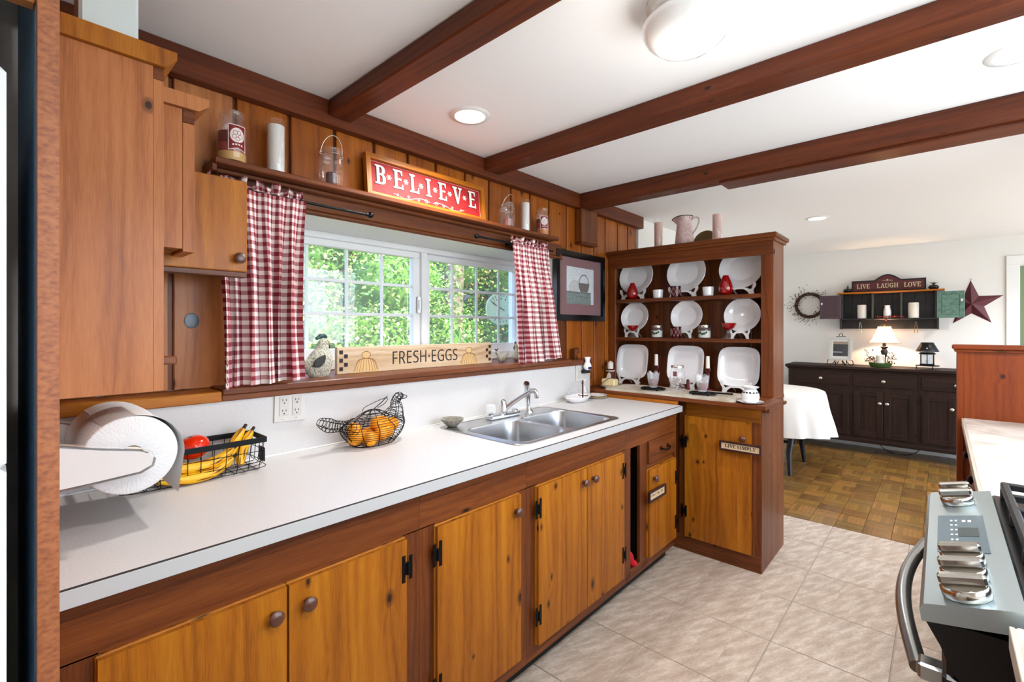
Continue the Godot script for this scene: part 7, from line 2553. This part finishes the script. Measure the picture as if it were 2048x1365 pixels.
func sideboard_things() -> void:
	var y := 0.9485
	# table lamp, lit
	var t := thing("table_lamp", "lit table lamp with a flared cream shade and turned dark base", "lamp", V(6.58, y, 1.300))
	put("base", mb().lathe([Vector2(0, 0), Vector2(0.062, 0), Vector2(0.062, 0.010), Vector2(0.030, 0.022), Vector2(0.014, 0.05), Vector2(0.014, 0.10), Vector2(0.024, 0.13), Vector2(0.034, 0.165), Vector2(0.020, 0.195), Vector2(0.036, 0.212), Vector2(0.036, 0.218), Vector2(0.016, 0.224), Vector2(0.016, 0.262), Vector2(0, 0.262)], 24), mat(Color(0.07, 0.035, 0.028), 0.35), t)
	var sh := mat(Color(0.92, 0.86, 0.77), 0.8)
	sh.cull_mode = BaseMaterial3D.CULL_DISABLED
	sh.backlight_enabled = true
	sh.backlight = Color(0.92, 0.84, 0.72)
	var pr := []
	for i in 9:
		var f := i / 8.0
		pr.append(Vector2(lerpf(0.142, 0.056, pow(f, 0.62)), lerpf(0.262, 0.440, f)))
	put("shade", mb().lathe(pr, 32), sh, t)
	var ribs := mb()
	for k in 8:
		var a := TAU * k / 8.0
		var p := []
		for v in pr:
			p.append(V((v.x + 0.001) * cos(a), v.y, (v.x + 0.001) * sin(a)))
		ribs.tube(p, 0.0018, 4)
	for e in [pr[0], pr[8]]:
		ribs.tube(arc_pts(V(0, e.y, 0), V(e.x, 0, 0), V(0, 0, e.x), 0, TAU, 32).slice(0, 32), 0.0025, 5, true)
	put("shade_ribs", ribs, mat(Color(0.50, 0.36, 0.22), 0.8), t)
	put("finial", mb().lathe([Vector2(0, 0.445), Vector2(0.008, 0.448), Vector2(0.004, 0.458), Vector2(0, 0.466)], 10), M.brass, t)
	var gl := mat(Color(1, 1, 1), 0.5)
	gl.emission_enabled = true
	gl.emission = Color(1.0, 0.80, 0.55)
	gl.emission_energy_multiplier = 8.0
	put("bulb", mb().ball(V(0, 0.335, 0), V(0.026, 0.034, 0.026), 16, 10), gl, t)
	var l := OmniLight3D.new()
	l.name = "lamp_glow"
	t.add_child(l)
	l.position = V(0, 0.335, 0)
	l.light_energy = 0.30
	l.light_color = Color(1.0, 0.84, 0.68)
	l.light_size = 0.025
	l.omni_range = 12.0
	l.omni_attenuation = 2.0
	l.shadow_enabled = true
	# green dish with candle and berries in front of the lamp
	var d := thing("berry_dish", "green oval dish with a white candle and brown berry sprigs", "dish", V(6.46, y, 1.275))
	var rows := []
	for q in [[0.0, 0.010], [0.80, 0.010], [0.98, 0.045], [1.0, 0.046], [0.86, 0.006], [0.75, 0.0], [0.0, 0.0]]:
		var row := []
		for j in 33:
			var a := TAU * j / 32.0
			row.append(V(sin(a) * 0.062 * q[0], q[1], cos(a) * 0.105 * q[0]))
		rows.append(row)
	put("dish", mb().sheet(rows, Vector3.ZERO, [], true), mat(Color(0.22, 0.33, 0.14), 0.4), d)
	put("candle", mb().lathe([Vector2(0, 0.010), Vector2(0.038, 0.010), Vector2(0.038, 0.128), Vector2(0.034, 0.131), Vector2(0, 0.126)], 22), M.wax, d)
	var q := RandomNumberGenerator.new()
	q.seed = 44
	var st := mb()
	var be := mb()
	for k in 34:
		var s := 1.0 if k % 2 else -1.0
		var tip := V(q.randf_range(-0.05, 0.03), 0.05 + 0.13 * q.randf() * q.randf() + 0.02 * q.randf(), s * q.randf_range(0.045, 0.13))
		st.tube([V(tip.x * 0.3, 0.02, tip.z * 0.6), tip * V(0.8, 0.7, 0.9) + V(0, 0.01, 0), tip], 0.0012, 4)
		for j in 3:
			be.ball(tip + V(q.randf_range(-1, 1), q.randf_range(-1, 1), q.randf_range(-1, 1)) * 0.010, Vector3.ONE * 0.0058, 6, 4)
	st.tube(arc_pts(V(0.0, 0.085, -0.115), V(0, 0.026, 0), V(0, 0, 0.024), 0, TAU * 0.8, 16), 0.0018, 5)
	put("sprigs", st, mat(Color(0.16, 0.10, 0.05), 0.9), d)
	put("berries", be, mat(Color(0.17, 0.05, 0.04), 0.5), d)
	# lantern on a stand
	var n := thing("lantern", "small black tin lantern lamp with a cone shade on a footed tray", "lantern", V(6.52, y, 1.655))
	put("tray", mb().lathe([Vector2(0, 0.030), Vector2(0.095, 0.030), Vector2(0.098, 0.036), Vector2(0.092, 0.038), Vector2(0, 0.036)], 28), mat(Color(0.10, 0.055, 0.05), 0.5, 0.4), n)
	for k in 3:
		var a := TAU * k / 3.0 + 0.5
		put("foot", mb().tube([V(0.08 * cos(a), 0.031, 0.08 * sin(a)), V(0.086 * cos(a), 0.012, 0.086 * sin(a)), V(0.084 * cos(a), 0.0, 0.084 * sin(a))], [0.004, 0.003, 0.006], 6), M.iron, n)
	put("lantern_base", mb().box(V(0, 0.045, 0), V(0.115, 0.016, 0.115), 1, 0.003), M.iron, n)
	for sx in [-1.0, 1.0]:
		for sz in [-1.0, 1.0]:
			put("corner_post", mb().box(V(sx * 0.050, 0.10, sz * 0.050), V(0.009, 0.10, 0.009), 1, 0.001), M.iron, n)
	for k in 4:
		var o := put("pane", mb().box(V(0, 0.10, 0.050), V(0.092, 0.095, 0.002), 1, 0.0), glass(Color(0.80, 0.88, 0.95, 0.25)), n)
		o.rotation.y = PI / 2 * k
		put("pane_bar", mb().box(V(0, 0.10, 0.0525), V(0.006, 0.098, 0.004), 1, 0.0), M.iron, n).rotation.y = PI / 2 * k
	put("candle", mb().lathe([Vector2(0, 0.053), Vector2(0.022, 0.053), Vector2(0.022, 0.10), Vector2(0, 0.10)], 16), M.wax, n)
	put("collar", mb().lathe([Vector2(0.062, 0.150), Vector2(0.066, 0.153), Vector2(0.066, 0.162), Vector2(0.052, 0.172), Vector2(0, 0.172)], 24), M.iron, n)
	put("shade", mb().lathe([Vector2(0.093, 0.180), Vector2(0.094, 0.183), Vector2(0.050, 0.272), Vector2(0.048, 0.274), Vector2(0.090, 0.184)], 28), mat(Color(0.035, 0.032, 0.036), 0.4, 0.5), n)
	var hl := mb()
	for k in 7:
		var a := PI + (k - 3) * 0.16
		hl.ball(V(0.0905 * cos(a), 0.190, 0.0905 * sin(a)), Vector3.ONE * 0.0028, 6, 4)
	hl.ball(V(-0.079, 0.214, 0.0), V(0.003, 0.008, 0.008), 8, 6)
	part_label(put("punched_holes", hl, mat(Color(0.70, 0.70, 0.68), 0.6), n), "pale punched holes")
	# wrought easel with a framed photo
	var e := thing("easel", "black scrolled wire easel on the sideboard", "easel", V(6.52, y, 0.915))
	var wr := mb()
	for s in [-1.0, 1.0]:
		wr.tube(smooth_path([V(0.0, 0.30, s * 0.02), V(-0.005, 0.16, s * 0.035), V(-0.02, 0.045, s * 0.055), V(-0.035, 0.006, s * 0.045)], 5), 0.004, 6)
		wr.tube(smooth_path([V(-0.02, 0.045, s * 0.055), V(-0.03, 0.01, s * 0.085), V(-0.07, 0.014, s * 0.12), V(-0.075, 0.055, s * 0.115), V(-0.06, 0.062, s * 0.10)], 5), 0.004, 6)
		wr.tube(smooth_path([V(-0.03, 0.05, s * 0.02), V(-0.04, 0.012, s * 0.035), V(-0.07, 0.008, s * 0.05), V(-0.075, 0.045, s * 0.03)], 5), 0.004, 6)
		wr.tube(arc_pts(V(0.0, 0.31, s * 0.032), V(0, 0.018, 0), V(0, 0, 0.018), 0, TAU, 16).slice(0, 16), 0.0035, 6, true)
	wr.tube(arc_pts(V(0.0, 0.342, 0), V(0, 0.018, 0), V(0, 0, 0.018), 0, TAU, 16).slice(0, 16), 0.0035, 6, true)
	wr.tube([V(0.0, 0.29, 0), V(0.10, 0.002, 0)], 0.004, 6)
	put("wires", wr, M.iron, e)
	var f := thing("photo_frame", "pale framed group photograph leaning on the wire easel", "picture", V(6.462, y + 0.058, 0.915))
	f.basis = Basis(V(0, 0, 1), V(0, 1, 0), V(-1, 0, 0)).rotated(V(0, 0, 1), -0.22)
	put("frame", frame4(0.215, 0.265, 0.022, 0.016), mat(Color(0.72, 0.72, 0.70), 0.4), f, V(0, 0.1325, 0))
	put("mat_board", mb().box(V(0, 0.1325, 0.004), V(0.19, 0.24, 0.004), 0, 0.0), mat(Color(0.80, 0.79, 0.76), 0.7), f)
	var im := Image.create(64, 80, false, Image.FORMAT_RGB8)
	for yy in 80:
		for xx in 64:
			var v := 0.05 + 0.35 * pow(q.randf(), 3.0)
			if yy < 14:
				im.set_pixel(xx, yy, Color(0.55, 0.47, 0.40))
			elif yy > 54 and yy < 60 and xx < 40:
				im.set_pixel(xx, yy, Color(0.62, 0.64, 0.68))
			else:
				im.set_pixel(xx, yy, Color(v, v, v * 1.12))
	var pm := mat(Color.WHITE, 0.3)
	pm.albedo_texture = ImageTexture.create_from_image(im)
	var b := mb()
	b.quad(V(-0.07, 0.045, 0.0065), V(0.07, 0.045, 0.0065), V(0.07, 0.215, 0.0065), V(-0.07, 0.215, 0.0065), V(0, 0, 1), Vector2(0, 1), Vector2(1, 1), Vector2(1, 0), Vector2(0, 0))
	put("photo", b, pm, f)

# ---------------------------------------------------------------- garden seen through the window
func leaf_mesh(l: float) -> ArrayMesh:
	var b := mb()
	var rows := [[V(-0.02 * l, 0, 0), V(0.0, 0, 0), V(0.02 * l, 0, 0)], [V(-0.34 * l, 0.10 * l, 0.35 * l), V(0, 0.02 * l, 0.36 * l), V(0.34 * l, 0.10 * l, 0.35 * l)], [V(-0.02 * l, -0.08 * l, l), V(0, -0.10 * l, l), V(0.02 * l, -0.08 * l, l)]]
	b.sheet(rows, Vector3.UP)
	return b.mesh()

func leaves(called: String, label: String, cnt: int, s: int, tone: Array, size: float, where: Callable) -> void:
	var q := RandomNumberGenerator.new()
	q.seed = s
	var mm := MultiMesh.new()
	mm.transform_format = MultiMesh.TRANSFORM_3D
	mm.use_colors = true
	mm.mesh = leaf_mesh(size)
	mm.instance_count = cnt
	for i in cnt:
		var p: Vector3 = where.call(q)
		var bs := Basis.from_euler(V(q.randf_range(-1.0, 1.0), q.randf() * TAU, q.randf_range(-0.9, 0.9))).scaled(Vector3.ONE * q.randf_range(0.6, 1.35))
		mm.set_instance_transform(i, Transform3D(bs, p))
		var c: Color = tone[q.randi() % tone.size()]
		var k := q.randf_range(0.75, 1.25)
		mm.set_instance_color(i, Color(c.r * k, c.g * k, c.b * k))
	var o := MultiMeshInstance3D.new()
	o.multimesh = mm
	var m := StandardMaterial3D.new()
	m.vertex_color_use_as_albedo = true
	m.roughness = 0.5
	m.cull_mode = BaseMaterial3D.CULL_DISABLED
	m.backlight_enabled = true
	m.backlight = Color(0.30, 0.36, 0.08)
	o.material_override = m
	o.name = numbered(called)
	add_child(o)
	o.set_meta("kind", "stuff")
	o.set_meta("label", label)
	o.set_meta("category", "foliage")

func garden() -> void:
	var g := structure("ground_outside", "mottled green lawn outside the window")
	put("lawn", between(V(-14, -0.4, -40), V(40, -0.05, -0.5), 0, 0.0), tri_mat(mottled(Color(0.10, 0.16, 0.05), Color(0.20, 0.28, 0.09), Color(0.32, 0.36, 0.16), 81, 0.03, 0.1, 128, 128), 0.6, 0.95), g)
	put("lawn", between(V(-14, -0.4, 4.6), V(40, -0.05, 40), 0, 0.0), mat(Color(0.22, 0.30, 0.12), 0.95), g)
	# shrub border close to the house on the left of the view
	var lump := func(q: RandomNumberGenerator, c: Array) -> Vector3:
		var k: Array = c[q.randi() % c.size()]
		var d := V(q.randfn(), q.randfn(), q.randfn()).normalized() * pow(q.randf(), 0.22)
		return k[0] + d * k[1]
	var near := []
	var qq := RandomNumberGenerator.new()
	qq.seed = 77
	for i in 16:
		near.append([V(0.9 + i * 0.27 + qq.randf_range(-0.1, 0.1), qq.randf_range(0.5, 2.3), -3.3 - i * 0.05 + qq.randf_range(-0.4, 0.3)), V(0.62, 0.62, 0.5)])
	for i in 6:
		near.append([V(1.2 + i * 0.75, 0.35, -3.4), V(0.6, 0.6, 0.5)])
	leaves("shrub_leaves", "sunlit yellow-green shrub leaves right outside the window", 26000, 5, [Color(0.20, 0.42, 0.06), Color(0.30, 0.55, 0.08), Color(0.40, 0.58, 0.12), Color(0.12, 0.32, 0.06), Color(0.55, 0.62, 0.22)], 0.06, func(q): return lump.call(q, near))
	var far := []
	for i in 22:
		far.append([V(3.0 + i * 0.36 + qq.randf_range(-0.3, 0.3), qq.randf_range(0.8, 4.6), -7.5 + qq.randf_range(-0.9, 0.9)), V(1.2, 1.1, 0.9)])
	for i in 8:
		far.append([V(10.4 + 0.35 * i, qq.randf_range(0.6, 1.9), -7.0 + qq.randf_range(-0.2, 0.2)), V(0.9, 0.9, 0.7)])
	leaves("tree_leaves", "green tree and hedge leaves behind the shrubs", 34000, 6, [Color(0.10, 0.28, 0.05), Color(0.16, 0.38, 0.07), Color(0.24, 0.46, 0.08), Color(0.07, 0.20, 0.04), Color(0.36, 0.20, 0.05)], 0.11, func(q): return lump.call(q, far))
	var cores := mb()
	for c in near:
		cores.ball(c[0] + V(0, 0, -0.25), c[1] * 0.72, 12, 8)
	var co := put("shrub_core", cores, mat(Color(0.30, 0.46, 0.14), 0.95), null)
	co.set_meta("kind", "stuff")
	tag(co, "green body of the garden shrubs under the leaves", "foliage")
	var cf := mb()
	for c in far:
		cf.ball(c[0] + V(0, 0, -0.6), c[1] * 0.85, 12, 8)
	var cfo := put("hedge_core", cf, mat(Color(0.26, 0.42, 0.13), 0.95), null)
	cfo.set_meta("kind", "stuff")
	tag(cfo, "green body of the hedge behind the shrubs", "foliage")
	# tree trunk with flared roots
	var t := thing("tree", "old tree trunk with pale mossy bark in the garden", "tree", V(6.12, -0.05, -5.5))
	var rows := []
	var n := noise(9, 1.0, 3)
	for i in 15:
		var f := i / 14.0
		var row := []
		for j in 37:
			var a := TAU * j / 36.0
			var r := 0.235 + 0.20 * pow(1.0 - f, 5.0) * (1.0 + 0.35 * cos(a * 5.0)) + 0.05 * n.get_noise_3d(cos(a) * 1.5, f * 6.0, sin(a) * 1.5)
			row.append(V(r * cos(a) + 0.06 * f, f * 4.2, r * sin(a)))
		rows.append(row)
	var bark := tri_mat(mottled(Color(0.20, 0.17, 0.12), Color(0.42, 0.38, 0.29), Color(0.52, 0.50, 0.40), 83, 0.03, 0.12, 128, 256), 1.2, 0.95)
	put("trunk", mb().sheet(rows, Vector3.ZERO, [], true), bark, t)
	# neighbour house corner
	var h := thing("house", "white clapboard corner of a neighbouring house behind the trees", "house", V(11.6, -0.05, -9.4))
	put("wall", mb().box(V(1.2, 1.55, -1.0), V(2.6, 3.1, 2.4), 0, 0.0), mat(Color(0.55, 0.50, 0.46), 0.8), h)
	for k in 6:
		put("clapboard", mb().box(V(1.2, 2.35 + 0.13 * k, 0.21), V(2.62, 0.12, 0.03), 0, 0.004), mat(Color(0.80, 0.80, 0.80), 0.7), h)
	var rf := mb()
	rf.xf = Transform3D(Basis(V(0, 0, 1), -0.12), V(1.2, 3.2, -1.0))
	rf.box(Vector3.ZERO, V(3.2, 0.12, 2.9), 0, 0.01)
	put("roof", rf, mat(Color(0.60, 0.58, 0.58), 0.8), h)
	# dial thermometer on the window frame outside
	var d := thing("dial_thermometer", "round pale dial thermometer hanging outside the window", "thermometer", V(2.475, 1.512, -0.60))
	d.rotation.y = -0.45
	var B := Basis(V(1, 0, 0), PI / 2)
	var body := mb()
	body.xf = Transform3D(B, Vector3.ZERO)
	body.lathe([Vector2(0, -0.012), Vector2(0.118, -0.012), Vector2(0.120, 0.004), Vector2(0.114, 0.008), Vector2(0.112, 0.002), Vector2(0, 0.002)], 40)
	put("case", body, mat(Color(0.80, 0.86, 0.68), 0.5), d)
	var tk := mb()
	for k in 22:
		var a := -PI * 1.25 + TAU * 0.78 * k / 21.0 + PI / 2
		tk.xf = Transform3D(Basis(V(0, 0, 1), a), V(cos(a) * 0.094, sin(a) * 0.094, 0.0035))
		tk.box(Vector3.ZERO, V(0.014, 0.004, 0.001), 0, 0.0)
		if k % 2:
			tk.box(V(-0.022, 0, 0), V(0.010, 0.010, 0.001), 0, 0.0)
	put("scale_marks", tk, mat(Color(0.12, 0.16, 0.12), 0.6), d)
	var nd := mb()
	nd.xf = Transform3D(Basis(V(0, 0, 1), 2.6), V(0, 0, 0.006))
	nd.box(V(0.03, 0, 0), V(0.11, 0.006, 0.002), 0, 0.0)
	put("needle", nd, M.black, d)
	put("bracket", mb().tube([V(0.0, 0.0, -0.014), V(0.13, 0.0, -0.012), V(0.13, 0.0, 0.06), V(0.0216, 0.0, 0.128)], 0.006, 6), M.iron, d)

# ---------------------------------------------------------------- everything
func _ready() -> void:
	rng.seed = 1
	camera_and_light()
	materials()
	floors()
	shell()
	beams()
	window()
	base_cabinets()
	hutch()
	upper_cabinets()
	lamps()
	stove_side()
	sideboard()
	dining_table()
	wall_cubby()
	wall_decor()
	sideboard_things()
	sink()
	towel_holder()
	wall_shelf()
	curtains()
	eggs_sign()
	picture()
	bracket_block()
	hutch_items()
	outlets()
	dishes_by_sink()
	hen_basket()
	fruit_basket()
	hens()
	garden()
